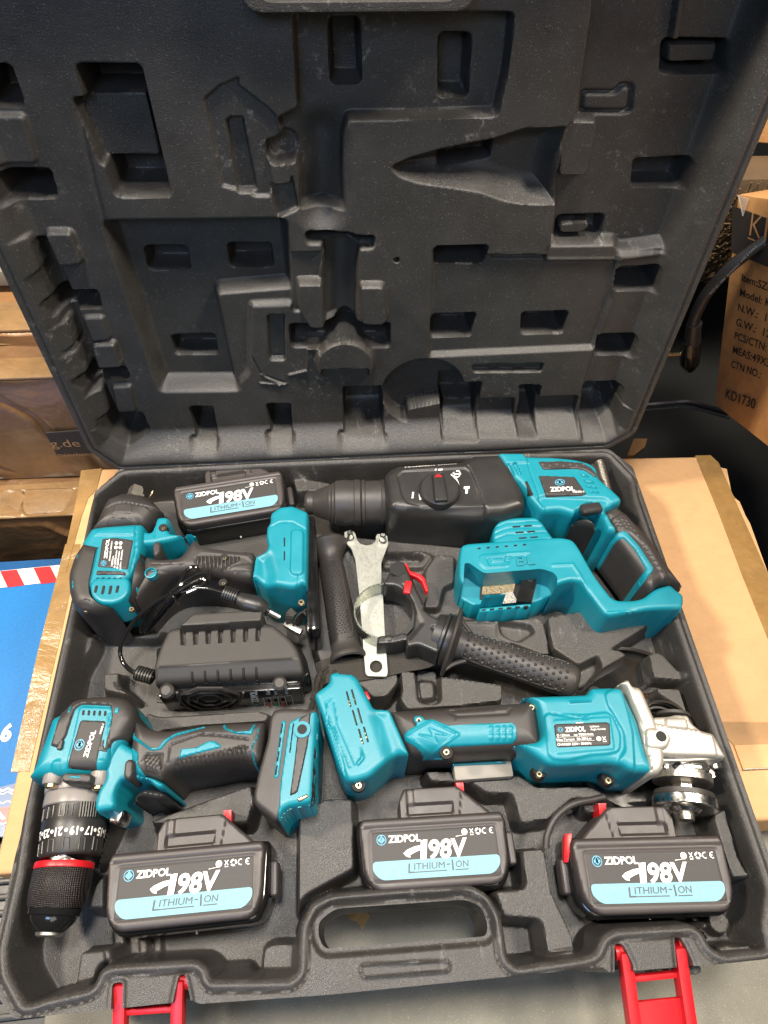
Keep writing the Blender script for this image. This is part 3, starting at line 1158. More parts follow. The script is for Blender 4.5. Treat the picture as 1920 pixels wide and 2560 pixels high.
# ================================================================== HAMMER DRILL
hd = thing('hammer_drill', 'teal rotary hammer drill with D handle, mode knob and empty battery bay', 'hammer drill', P3('G', 500, 500, -.05))
gear_pts = [(706, 235, .01), (760, 172, .015), (830, 142, .02), (1290, 112, .022), (1340, 82, .024), (1370, 70, .024), (1560, 52, .026), (1600, 60, .02), (1700, 330, 0), (1712, 480, -.012), (1700, 640, -.02),
            (1540, 720, -.024), (1330, 742, -.024), (1000, 722, -.024), (860, 705, -.022), (790, 690, -.02), (735, 640, -.014), (722, 560, -.008), (712, 400, 0)]
gear, RG = relief('gear_housing', hd, MT['black'], 'F', gear_pts, .032, -.05, r=.012, drop=.015, fil=.004, res=.0009, feats=[
    ft('F', [(808, 215), (850, 175), (1310, 152), (1345, 175), (1455, 425), (1000, 440), (880, 410), (845, 360)], -.0010, .031, .0016),
    ft('F', [(870, 490), (940, 482), (1455, 470), (1462, 545), (960, 545)], -.0035, .024, .006, r=.004),
    fl('F', [(1330, 150), (1360, 200), (1450, 430), (1458, 740)], -.0010, .0006, .028),
    ft('F', [(850, 138), (1300, 108), (1360, 78), (1365, 100), (1310, 150), (830, 172)], -.0018, .026, .002),
])
pr = Print(P3('F', 862, 150, .0285), P3('F', 1250, 118, .0285) - P3('F', 862, 150, .0285), P3('F', 870, 134, .0285) - P3('F', 862, 150, .0285), .0004, zf=RG.H)
pr.text('HAMMER DRILL', 0, .0, 1, 1, .03, .0)
pr.done('lettering', MT['white'], gear)
# printed mode scale
zc = .0325
kc = P3('F', 1122, 318, zc)
pr = Print(P3('F', 1120, 318, .031), P3('F', 1220, 312, .031) - P3('F', 1120, 318, .031), P3('F', 1128, 218, .031) - P3('F', 1120, 318, .031), .0003, zf=RG.H)
pr.ring(0, 0, 1.50, .13, 22, -.25, .98)
pr.ring(0, 0, 1.50, .13, 22, 2.15, 3.55)
pr.rect(1.82, .02, 2.24, .20)
pr.rect(1.95, -.32, 2.12, .02)
for k in range(4):
    pr.rect(-2.0, -.42 + k * .12, -1.86, -.34 + k * .12)
pr.strip([(.85, 1.20), (1.55, 1.16)], .09)
pr.poly([(.80, 1.20), (1.02, 1.36), (1.02, 1.06)])
pr.ring(1.28, 1.18, .22, .07, 16, -2.4, 2.2, 1.3)
pr.rect(-.45, 1.52, -.35, 1.62)
pr.rect(-.20, 1.52, .12, 1.60)
pr.done('lettering', MT['white'], gear)
kn = lathe('mode_knob', hd, MT['black'], kc + np.array([0, 0, -.004]), kc + np.array([0, 0, .0055]), [(0, .0185), (.5, .0185), (.85, .0178), (1, .0162)], 48)
A_, B_ = P3('F', 1110, 185, .0415), P3('F', 1138, 385, .0415)
d = (B_ - A_)
sdx = np.array([d[1], -d[0], 0]) / np.linalg.norm(d) * .0062
zz = np.array([0, 0, .009])
hexa('knob_bar', kn, MT['black'], [A_ + sdx - zz, A_ - sdx - zz, B_ - sdx * 1.05 - zz, B_ + sdx * 1.05 - zz, A_ + sdx * .8, A_ - sdx * .8, B_ - sdx * .9, B_ + sdx * .9], .0018, 3)
pr = Print(A_ + np.array([0, 0, .0]), sdx, d, .0004)
pr.poly([(.6, .16), (0, .035), (-.6, .16)])
pr.done('pointer', MT['red'], kn, True)
# nose and chuck
A_, B_ = P3('F', 730, 402, .000), P3('F', 128, 412, .000)
def rr_(x, y0, y1):
    return abs(P3('F', x, y0, 0)[1] - P3('F', x, y1, 0)[1]) / 2 * .80
R7, R35, R1 = rr_(700, 232, 580), rr_(380, 240, 590), rr_(190, 325, 500)
lathe('chuck', hd, MT['rubber'], A_, B_, [(0, R7 * .97), (.06, R7), (.07, R7 * .96), (.26, R7 * .95), (.27, R7), (.30, R7), (.31, R7 * .94), (.325, R35), (.39, R35 * 1.02), (.40, R35 * .97), (.52, R35), (.62, R35 * .97), (.64, R35 * .88),
      (.66, R35 * .90), (.68, R35 * .82), (.70, R35 * .84), (.72, R35 * .76), (.88, R1 * 1.12), (.90, R1 * 1.0), (.97, R1 * .98), (1, R1 * .8)], 48)
nt_ = P3('F', 448, 285, .024)
# teal motor housing
body = [(350, 95, .028), (520, 95, .028), (545, 113, .022), (700, 117, .02), (840, 130, .016), (930, 160, .012), (978, 205, .010), (982, 262, .010), (1070, 365, .006), (1105, 430, .004), (1095, 480, .0),
        (1000, 515, 0), (1035, 610, -.004), (1050, 650, -.006), (1035, 715, -.010), (970, 722, -.010), (960, 660, -.006), (940, 580, 0), (900, 548, .004), (820, 548, .004), (790, 592, -.002), (690, 592, -.010), (560, 640, -.02), (500, 520, -.010), (505, 480, -.006), (480, 360, .01), (440, 270, .018)]
mot, RM = relief('motor_housing', hd, MT['teal'], 'G', body, .033, BODYZ, r=.006, drop=.008, fil=.004, res=.0009, feats=[
    ft('G', [(600, 385), (640, 370), (1040, 385), (1075, 440), (1060, 475), (985, 505), (930, 520), (870, 535), (750, 540), (700, 500)], -.0022, .028, .004, r=.006),
    ft('G', [(350, 90), (520, 90), (560, 150), (372, 152)], .0012, .032, .0018),
    ft('G', [(470, 265), (500, 262), (540, 345), (515, 355)], -.0025, .031, .001),
    ft('G', [(415, 160), (436, 158), (470, 225), (448, 228)], -.0022, .031, .001),
    ft('G', [(456, 155), (478, 153), (512, 222), (490, 225)], -.0022, .031, .001),
    fl('G', [(540, 110), (560, 200), (620, 360), (690, 590)], -.0009, .0008, .03, .0016),
    ft('G', [(880, 425), (920, 400), (985, 405), (1000, 460), (960, 485), (900, 480)], -.0035, .028, .002, r=.005),
])
for q in ([(528, 262), (548, 260), (590, 350), (565, 357)],):
    patch('vent', hd, MT['dark'], RM, 'G', q, up=.0006, z=.032, soft=.0004)
for q in ([(870, 222), (925, 232), (942, 250), (885, 248)], [(888, 262), (955, 268), (972, 290), (905, 286)], [(905, 296), (975, 302), (990, 322), (920, 316)], [(920, 328), (990, 334), (1005, 352), (935, 346)]):
    patch('fin', hd, MT['teal'], RM, 'G', q, up=.0018, z=.030, soft=.0014)
patch('top_grip', hd, MT['rubber'], RM, 'G', [(607, 157), (760, 155), (880, 165), (940, 195), (975, 235), (972, 262), (900, 215), (850, 205), (640, 210)], z=.028, up=.0012, feats=
      [fc('G', (640 + k * 42, 175 + (k % 2) * 8), .0009, .0008, .028, .0010) for k in range(7)])
np_, RN = patch('nameplate', hd, MT['labelk'], RM, 'G', [(618, 220), (848, 228), (925, 335), (900, 348), (665, 352)], z=.034, up=.0012)
pr = Print(P3('G', 693, 325, .034), P3('G', 848, 320, .034) - P3('G', 693, 325, .034), P3('G', 688, 298, .034) - P3('G', 693, 325, .034), .0004, zf=RN.H)
pr.text('ZIDPOL', 0, 0, 1, 1, .035)
pr.text('NS3B-1', .9, -.48, .45, .42, .02)
pr.done('lettering', MT['white'], np_)
pr = Print(P3('G', 752, 268, .034), P3('G', 785, 266, .034) - P3('G', 752, 268, .034), P3('G', 750, 246, .034) - P3('G', 752, 268, .034), .0004, zf=RN.H)
emblem(pr, 0, 0, .95, .95)
pr.done('emblem', MT['logo'], np_)
# reversing switch
p = P3('G', 945, 440, .033)
cuboid('reverse_switch', hd, MT['black'], p + np.array([0, 0, .001]), (.019, .010, .008), .12, .003, None, 3)
# bulged side cover with slots
cov, RC = relief('side_cover', hd, MT['teal'], 'G', [(325, 640), (325, 590), (345, 535), (400, 497), (480, 490), (600, 488), (640, 520), (690, 600), (720, 640), (620, 690), (330, 690)], .018, BODYZ, z=.012, r=.006, drop=.006, fil=.006, feats=
                 [fl('G', [(350 + 0, 545 + k * 36), (420, 520 + k * 36), (640 + k * 12, 505 + k * 36)], -.0009, .0006, .018, .0014) for k in range(3)])
for k in range(3):
    for j in range(2):
        x0, y0 = 450 + 20 * k + j * 72, 546 + k * 36 - j * 5
        patch('vent', cov, MT['dark'], RC, 'G', [(x0, y0 - 6), (x0 + 55, y0 - 10), (x0 + 60, y0 + 1), (x0 + 5, y0 + 5)], z=.018, up=.0006, soft=.0004, res=.0006)
# battery bay and lower loop
arm_o = [(165, 668, .014), (330, 648, .016), (700, 622, .016), (760, 622, .016), (822, 650, .012), (860, 700, .012), (960, 880, .012), (1060, 1010, .012), (1100, 1030, .012), (1200, 1030, .012), (1260, 1015, .012), (1330, 960, .010), (1420, 945, .008),
         (1475, 962, .014), (1503, 1000, .010), (1508, 1050, .010), (1492, 1095, .008), (1465, 1132, .002), (1425, 1166, -.014), (1200, 1218, -.03), (960, 1265, -.03), (922, 1240, -.03), (790, 1045, -.028), (740, 1035, -.026), (690, 1045, -.024), (600, 1080, -.022), (232, 1114, -.02),
         (180, 1062, -.018), (108, 1018, -.014), (95, 950, -.008), (103, 800, 0), (120, 715, .005)]
bay = poly(PZ('G', [(152, 785, .018), (165, 775, .019), (185, 778, .019), (275, 842, .019), (640, 812, .019), (715, 838, .019), (735, 870, .018), (725, 930, .014), (690, 990, .008), (610, 1010, .002), (215, 1035, .002), (160, 1010, .004), (135, 985, .010)], -.002), .004)
arm, RA = relief('battery_mount', hd, MT['teal'], 'G', arm_o, .020, BODYZ, r=.0045, drop=.005, fil=.009, res=.0009, auto=False, cuts=[bay], feats=[
    ft('G', [(245, 735), (270, 720), (570, 698), (560, 712), (420, 722), (400, 760), (440, 765), (430, 795), (280, 808), (250, 780)], .0008, .020, .0010),
    ft('G', [(290, 745), (540, 725), (540, 735), (330, 752), (330, 765), (430, 755), (430, 785), (310, 795)], -.0010, .020, .0008),
    fl('G', [(710, 795), (830, 790), (872, 850), (970, 1060), (1010, 1100), (1490, 1066)], .0012, .0008, .018, .003),
])
for k in range(6):
    x0, y0 = 232 + k * 57, 676 - k * 4.6
    patch('vent', arm, MT['dark'], RA, 'G', [(x0, y0), (x0 + 26, y0 - 2), (x0 + 28, y0 + 11), (x0 + 2, y0 + 13)], z=.020, up=.0004, soft=.0003, res=.0006)
pr = Print(P3('G', 485, 795, .020), P3('G', 600, 784, .020) - P3('G', 485, 795, .020), P3('G', 476, 735, .020) - P3('G', 485, 795, .020), .0014, zf=RA.H)
pr.text('BL', 0, 0, 1, 1, 0)
pr.done('lettering', plastic('teal_mark', (.004, .19, .25), .5), arm)
# the open bay: inner tray, contacts
zi = -.006
o, RI = relief('bay_floor', arm, MT['teal'], 'G', [(140, 775), (300, 780), (740, 800), (745, 960), (600, 1030), (200, 1050), (120, 1000)], zi, -.045, z=-.01, r=.001, res=.0012)
lip, RL = relief('bay_lip', arm, MT['teal'], 'G', [(245, 1060), (570, 1030), (572, 1052), (246, 1088)], .004, -.03, z=.002, r=.001, fil=.001)
for k in range(6):
    x0, y0 = 258 + k * 53, 1064 - k * 4.6
    patch('vent', lip, MT['dark'], RL, 'G', [(x0, y0), (x0 + 34, y0 - 3), (x0 + 34, y0 + 9), (x0, y0 + 12)], z=.004, up=.0004, soft=.0003, res=.0005)
def plate(name, parent, mat, crop, pts, z, t=.0015, r=0):
    xy = fillet(PZ(crop, pts, z), r) if r else PZ(crop, pts, z)
    A = sum(xy[i - 1][0] * xy[i][1] - xy[i][0] * xy[i - 1][1] for i in range(len(xy)))
    if A < 0:
        xy = xy[::-1]
    n = len(xy)
    V = [(x, y, z - t) for x, y in xy] + [(x, y, z) for x, y in xy]
    me = pydata(name, V, [tuple(range(n))[::-1], tuple(range(n, 2 * n))] + [(i, (i + 1) % n, n + (i + 1) % n, n + i) for i in range(n)], False)
    return link(name, me, mat, parent)
plate('bay_recess', arm, MT['dark'], 'G', [(262, 850), (620, 848), (575, 1030), (250, 1000)], zi + .0012)
MT['foil'] = metal('foil_tan', (.50, .40, .26), .35)
plate('contact_plate', arm, MT['foil'], 'G', [(275, 862), (480, 862), (462, 955), (262, 972)], zi + .0022)
plate('contact_tab', arm, MT['steel'], 'G', [(290, 985), (455, 952), (490, 1020), (305, 1035)], zi + .004, .001)
plate('terminal_block', arm, MT['gloss'], 'G', [(520, 858), (610, 850), (575, 1020), (480, 1012)], zi + .008, .006)
pr = Print(P3('G', 568, 875, zi + .008), P3('G', 585, 875, zi + .008) - P3('G', 568, 875, zi + .008), P3('G', 568, 860, zi + .008) - P3('G', 568, 875, zi + .008), .0004)
pr.ring(0, 0, 1, .14)
pr.rect(-.6, -.06, .6, .06)
pr.rect(-.06, -.6, .06, .6)
c = P3('G', 540, 993, zi + .008)
pr.done('polarity_mark', MT['grey'], arm)
# grip
hand = [(1085, 425, .006), (1160, 478, .004), (1225, 548, .002), (1285, 625, 0), (1355, 722, 0), (1425, 835, 0), (1478, 930, 0), (1495, 985, 0), (1420, 960, 0), (1320, 980, 0), (1280, 1030, 0), (1215, 1000, -.004), (1190, 935, -.008), (1130, 870, -.010),
        (1060, 775, -.010), (1020, 715, -.008), (1040, 640, 0), (1010, 590, 0), (985, 510, .004)]
hdl, RH = relief('rear_handle', hd, MT['rubber'], 'G', hand, .026, BODYZ + .02, r=.010, drop=.012, fil=.005, res=.0009, feats=[
    ft('G', [(1050, 515), (1170, 460), (1190, 500), (1260, 600), (1330, 700), (1420, 850), (1470, 930), (1410, 915), (1380, 830), (1290, 680), (1190, 590), (1080, 560)], .0010, .024, .0012)] +
    [fc('G', (1090 + (k % 4) * 26 + (k // 4) * 14, 505 + (k // 4) * 22 + (k % 2) * 6), .0008, .0008, .025, .001) for k in range(12)] +
    [fc('G', (1215 + k * 21, 575 + k * 33), .0008, .0008, .024, .001) for k in range(10)])
patch('handle_trim', hd, MT['teal'], RH, 'G', [(985, 600), (1150, 590), (1170, 600), (1240, 680), (1335, 825), (1325, 845), (1245, 935), (1225, 985), (1195, 940), (1215, 905), (1285, 825), (1210, 700), (1145, 632), (1050, 635), (1025, 722), (965, 722)],
      z=.022, up=.0016, side=-.03)
# trigger
o, _ = relief('trigger', hd, MT['black'], 'G', [(790, 565, .01), (825, 548, .01), (900, 550, .01), (950, 590, .004), (978, 640, 0), (970, 700, -.01), (905, 700, -.012), (880, 650, -.008), (850, 620, -.004), (795, 615, 0)], .034, -.02, r=.008, drop=.009, fil=.004)
# cord stub: spring tail inside the loop
tube('spring', hd, MT['rubber'], [P3('G', 1215, 985, -.012), P3('G', 1222, 1010, -.014), P3('G', 1238, 1030, -.018)], .0022, 8)

# ================================================================== depth rod
pA, pB = P3('G', 1000, 135, .006), P3('G', 1062, 362, .0)
rod = thing('depth_rod', 'zinc plated toothed depth rod standing between the hammer drill and the case corner', 'depth rod', pB)
V, Fc = [], []
cuboid('rod_core', rod, MT['rubber'], tuple((pA + pB) / 2 + np.array([-.0045, 0, -.003])), (.006, np.linalg.norm(pB - pA), .006), math.atan2(-(pB - pA)[0], (pB - pA)[1]) + math.pi, .0008)
d = (pB - pA) / np.linalg.norm(pB - pA)
prof = []
Nn = 26
for k in range(Nn):
    prof += [((k + .05) / Nn, .0026), ((k + .35) / Nn, .0046), ((k + .65) / Nn, .0046), ((k + .95) / Nn, .0026)]
lathe('threaded_edge', rod, MT['steel'], pA, pB, prof, 14, sharp=60)
# ================================================================== IMPACT WRENCH
iw = thing('impact_wrench', 'teal and black impact wrench with short square drive and wrist strap', 'impact wrench', P3('E', 600, 700, -.05))
# gear case cone
gc = [(150, 500, 0), (160, 430, .004), (190, 350, .008), (218, 292, .010), (240, 262, .012), (330, 235, .014), (480, 262, .014), (555, 295, .012), (592, 345, .010), (628, 385, .008), (600, 420, 0), (545, 500, 0), (520, 520, 0), (150, 540, 0)]
g, RGc = relief('gear_case', iw, MT['rubber'], 'E', gc, .030, BODYZ, r=.016, drop=.020, fil=.004, feats=[
    fl('E', [(205, 330), (330, 290), (480, 310), (570, 350)], -.0012, .0007, .026),
    ft('E', [(215, 405), (245, 372), (390, 375), (410, 400), (405, 440), (215, 440)], .0016, .030, .0012, r=.004),
    ft('E', [(285, 295), (395, 290), (390, 355), (272, 350)], .0008, .028, .0010),
    fl('E', [(425, 400), (440, 500)], -.0008, .0008, .028)])
# anvil
A_, B_ = P3('E', 405, 245, .004), P3('E', 418, 172, .006)
lathe('anvil', iw, MT['steel'], A_, B_, [(0, .0085), (.3, .0085), (.32, .0070), (.8, .0068), (.86, .0058), (1, .0058)], 4, sharp=20)
lathe('anvil_collar', iw, MT['rubber'], P3('E', 400, 275, .002), P3('E', 406, 240, .004), [(0, .020), (1, .012)], 32)
# teal barrel
tb_ = [(108, 610, -.004), (120, 560, 0), (150, 480, .004), (215, 440, .012), (420, 432, .014), (500, 470, .008), (520, 640, .0), (520, 760, -.008), (480, 900, -.010), (380, 985, -.012), (230, 1005, -.012), (130, 960, -.012), (105, 860, -.01)]
tb2, RT = relief('barrel', iw, MT['teal'], 'E', tb_, .033, BODYZ, r=.011, drop=.012, fil=.004, feats=[
    ft('E', [(150, 500), (215, 445), (415, 437), (425, 470), (400, 500), (210, 500)], .0010, .030, .0012),
    fl('E', [(415, 440), (412, 590), (375, 720)], -.0009, .0006, .031),
    fl('E', [(545, 400), (540, 500)], -.0006, .0006, .024)])
relief('trigger_housing', iw, MT['teal'], 'E', [(440, 470, .012), (520, 485, .010), (535, 430, .012), (555, 382, .014), (600, 385, .014), (645, 405, .012), (642, 495, .006), (655, 520, .004), (760, 525, .004), (815, 530, .004), (832, 562, 0),
       (790, 585, -.004), (745, 630, -.006), (600, 660, -.006), (440, 660, -.006)], .027, BODYZ + .01, r=.0045, drop=.005, fil=.004, feats=[fl('E', [(540, 400), (535, 500)], -.0008, .0006, .026)])
c = P3('E', 592, 442, .0265)
lathe('screw_boss', iw, MT['dark'], c - np.array([0, 0, .004]), c + np.array([0, 0, .0012]), [(0, .0040), (1, .0038)], 20)
screw(iw, c + np.array([.0008, -.0015, .001]), .0024)
nm, RNm = patch('nameplate', iw, MT['labelk'], RT, 'E', [(195, 510), (282, 502), (400, 518), (362, 710), (165, 695)], z=.033, up=.0006)
def vert_frame(crop, bot, top, right, z):
    """text running upwards: u along bot->top, v towards the left of the reading direction"""
    O_ = P3(crop, *bot, z)
    return O_, P3(crop, *top, z) - O_, O_ - P3(crop, *right, z)
O_, U_, V_ = vert_frame('E', (228, 640), (245, 512), (252, 642), .034)
pr = Print(O_, U_, V_, .0004, zf=RNm.H)
pr.text('ZIDPOL', 0, .08, 1, .85, .035)
pr.text('BRUSHLESS WRENCH', -.1, -.85, 1.0, .38, .02)
pr.text('1200N.m', -.34, -1.72, .50, .5, .02)
pr.text('0-3200r/min', -.40, -2.46, .85, .5, .02)
pr.text('0-2800r/min', -.42, -3.2, .85, .5, .02)
pr.text('220V~ 50/60Hz', -.46, -3.95, .98, .42, .02)
for a_, b_ in ((.82, -1.95), (.60, -1.95), (.84, -3.1), (.62, -3.1)):
    pr.disc(a_, b_, .085, 14, 5.4)
pr.done('lettering', MT['white'], nm)
pr = Print(P3('E', 205, 668, .034), P3('E', 226, 668, .034) - P3('E', 205, 668, .034), P3('E', 205, 648, .034) - P3('E', 205, 668, .034), .0004, zf=RNm.H)
emblem(pr, 0, 0, .9, 1)
pr.done('emblem', MT['logo'], nm)
patch('brow_strip', iw, MT['rubber'], RT, 'E', [(160, 715), (345, 722), (350, 745), (155, 748)], z=.033, up=.0010)
# rubber boot round the motor
boot = [(112, 605, -.002), (150, 580, .008), (140, 760, .02), (100, 860, .02), (150, 930, .02), (270, 935, .02), (350, 880, .02), (385, 780, .02), (425, 612, .02), (480, 622, .01), (480, 700, 0), (560, 880, -.004), (470, 1050, -.02), (400, 1092, -.022),
        (180, 1112, -.022), (100, 1065, -.02), (55, 960, -.015), (48, 850, -.012), (70, 720, -.008)]
hole_b = poly(PZ('E', [(160, 560), (430, 580), (428, 612), (390, 780), (374, 850), (330, 910), (260, 938), (170, 930), (112, 880), (105, 800), (150, 590)], .035), .004)
bt, RB = relief('motor_boot', iw, MT['rubber'], 'E', [(112, 605, -.002), (140, 575, .006), (430, 612, .02), (490, 625, .01), (500, 700, 0), (560, 880, -.008), (470, 1050, -.012), (400, 1092, -.012), (300, 1118, -.012), (180, 1112, -.012), (100, 1065, -.012), (55, 960, -.010), (48, 850, -.012), (70, 720, -.008)],
                .0355, BODYZ, r=.013, drop=.015, fil=.005, cuts=[hole_b], feats=[
                fl('E', [(95, 1000), (200, 1020), (400, 1000)], .0010, .0008, .02), fc('E', (95, 975), .006, .0012, .028), fc('E', (388, 972), .006, .0012, .030)])
screw(iw, P3('E', 93, 973, .027), .003)
screw(iw, P3('E', 388, 970, .031), .003)
# motor cap vents
cp, RCp = relief('rear_cap', iw, MT['teal'], 'E', [(150, 755), (375, 755), (372, 850), (330, 905), (260, 930), (170, 925), (118, 880), (110, 800)], .0345, .0, z=.0345, r=.004, drop=.003, fil=.006)
for k in range(5):
    x0 = 165 + k * 37
    patch('vent', cp, MT['dark'], RCp, 'E', [(x0, 765), (x0 + 20, 765), (x0 + 17, 785), (x0 - 3, 785)], z=.031, up=.0005, soft=.0003, res=.0006)
for k in range(4):
    x0 = 160 + k * 46
    patch('vent', cp, MT['dark'], RCp, 'E', [(x0, 825), (x0 + 22, 825), (x0 + 10, 892 - abs(k - 1.5) * 10), (x0 - 12, 890 - abs(k - 1.5) * 10)], z=.031, up=.0005, soft=.0003, res=.0006)
for q in ([(85, 690), (105, 682), (98, 712), (85, 718)], [(55, 860), (68, 850), (72, 905), (56, 915)]):
    patch('boot_window', bt, MT['teal'], RB, 'E', q, z=.014, up=.001, soft=.0005)
for q in ([(432, 850), (468, 848), (466, 915), (425, 905)], [(460, 655), (490, 650), (520, 662), (515, 680), (478, 680)]):
    wq, RW = patch('boot_window', bt, MT['teal'], RB, 'E', q, z=.022, up=.0016, soft=.0005)
patch('vent', bt, MT['dark'], RB, 'E', [(440, 885), (460, 880), (458, 912), (440, 905)], z=.022, up=.0022, soft=.0003, res=.0006)
# pistol handle
hpts = [(480, 625, .01), (560, 650, .01), (700, 645, .006), (745, 600, .004), (790, 548, .002), (825, 545, .002), (850, 585, 0), (950, 605, 0), (1060, 625, 0), (1210, 645, 0), (1215, 890, -.012), (1120, 900, -.014), (980, 870, -.014), (860, 860, -.014),
        (700, 870, -.014), (600, 920, -.012), (540, 980, -.012), (470, 1040, -.012), (440, 900, 0), (460, 700, .01)]
hn, RHn = relief('handle', iw, MT['rubber'], 'E', hpts, .028, BODYZ + .01, r=.010, drop=.012, fil=.006, feats=[
    ft('E', [(800, 650), (850, 620), (1120, 640), (1190, 680), (1120, 690), (1050, 700), (980, 750), (930, 752), (800, 690)], -.0010, .024, .0012)] +
    [fl('E', [(820 + k * 26, 640 + abs(k - 4) * .5), (818 + k * 26, 690 + min(k, 8 - k) * 13)], .0020, .0010, .025, .0010) for k in range(11)] +
    [fl('E', [(1010, 850), (1010, 790), (1050, 735), (1180, 730)], -.0008, .0005, .024),
     fl('E', [(520, 680), (730, 680), (725, 730), (520, 720)], -.0007, .0005, .026),
     ft('E', [(520, 800), (560, 800), (600, 870), (560, 900), (510, 860)], -.003, .022, .005)])
c = P3('E', 512, 735, .0285)
lathe('round_plug', iw, MT['teal'], c - np.array([0, 0, .004]), c + np.array([0, 0, .0012]), [(0, .0050), (1, .0049), (1.05, .0040), (.6, .0038), (.58, .001)], 28)
for q in ((985, 632), (978, 795)):
    c = P3('E', *q, .0282)
    lathe('screw_well', iw, MT['dark'], c - np.array([0, 0, .003]), c + np.array([0, 0, .0005]), [(0, .0036), (1, .0034)], 20)
    screw(iw, c + np.array([.001, -.002, .0008]), .0022)
# direction switch
o, _ = relief('direction_switch', iw, MT['rubber'], 'E', [(520, 560), (540, 530), (565, 530), (580, 555), (575, 600), (550, 628), (528, 625)], .034, .01, z=.032, r=.003, fil=.004)
o['label'] = 'black oval direction switch'
# battery foot
foot = [(1200, 670, .004), (1270, 640, .004), (1280, 600, .006), (1268, 540, .006), (1268, 480, .008), (1290, 435, .01), (1290, 370, .012), (1345, 312, .016), (1430, 305, .016), (1538, 378, .012), (1545, 640, 0), (1548, 960, -.012), (1530, 985, -.02), (1480, 1012, -.02), (1440, 1015, -.022),
        (1300, 990, -.022), (1240, 930, -.02), (1205, 890, -.014)]
fo, RF = relief('battery_foot', iw, MT['teal'], 'E', foot, .034, BODYZ + .01, r=.005, drop=.006, fil=.0025, feats=[
    ft('E', [(1422, 470), (1440, 456), (1490, 460), (1500, 475), (1498, 730), (1480, 750), (1430, 745), (1415, 720)], .0022, .034, .0016, r=.003),
    fl('E', [(1290, 440), (1350, 410), (1430, 410), (1538, 470)], -.0007, .0006, .032),
    fl('E', [(1215, 880), (1300, 940), (1450, 935), (1450, 990)], -.0007, .0006, .024),
    fl('E', [(1468, 755), (1470, 810), (1445, 850), (1450, 930)], -.0007, .0005, .03),
    ft('E', [(1445, 872), (1528, 872), (1520, 960), (1500, 975), (1470, 975), (1455, 960)], .0022, .032, .0012),
    ft('E', [(1200, 640), (1270, 640), (1300, 760), (1290, 900), (1200, 890)], -.006, .026, .014, r=.004)])
for q in ([(1370, 500), (1382, 500), (1382, 565), (1370, 567)], [(1370, 588), (1382, 587), (1382, 655), (1370, 657)]):
    patch('vent', fo, MT['dark'], RF, 'E', q, z=.034, up=.0005, soft=.0003, res=.0006)
patch('vent', fo, MT['dark'], RF, 'E', [(1335, 345), (1350, 325), (1376, 322), (1365, 345), (1345, 352)], z=.022, up=.0005, soft=.0003, res=.0006)
screw(iw, P3('E', 1486, 925, .0335), .0038)
# dark interface at the end of the foot
cuboid('foot_plate', iw, MT['gloss'], P3('E', 1562, 790, -.002), (.010, .11, .045), .03, .003)
# wrist strap with metal clip
s0, s1 = P3('E', 1470, 975, .002), P3('E', 1425, 1080, -.010)
band('wrist_strap', iw, MT['web'], [s0 + np.array([-.004, 0, 0]), (s0 + s1) / 2 + np.array([-.005, 0, .004]), s1], .007, .0015, (1, .3, .1))
band('wrist_strap', iw, MT['web'], [s0 + np.array([.012, 0, 0]), (s0 + s1) / 2 + np.array([.006, 0, .006]), s1 + np.array([.004, 0, .002])], .008, .0015, (1, .5, .1))
cuboid('strap_clip', iw, MT['steel'], s1 + np.array([.001, -.002, .001]), (.017, .005, .006), -.55, .001)
band('wrist_strap', iw, MT['web'], [s1, s1 + np.array([.001, -.012, -.006])], .010, .002, (1, .3, 0))
# ================================================================== BATTERIES (one built in its own frame, then copied)
def local_rel(name, parent, mat, pts, top, base, r=.003, drop=None, fil=.003, feats=(), res=.001):
    R_ = Rel(poly(pts, fil), top, r, drop, feats)
    o = link(name, field_mesh(name, R_.shape, R_.H, base, res), mat, parent)
    return o, R_


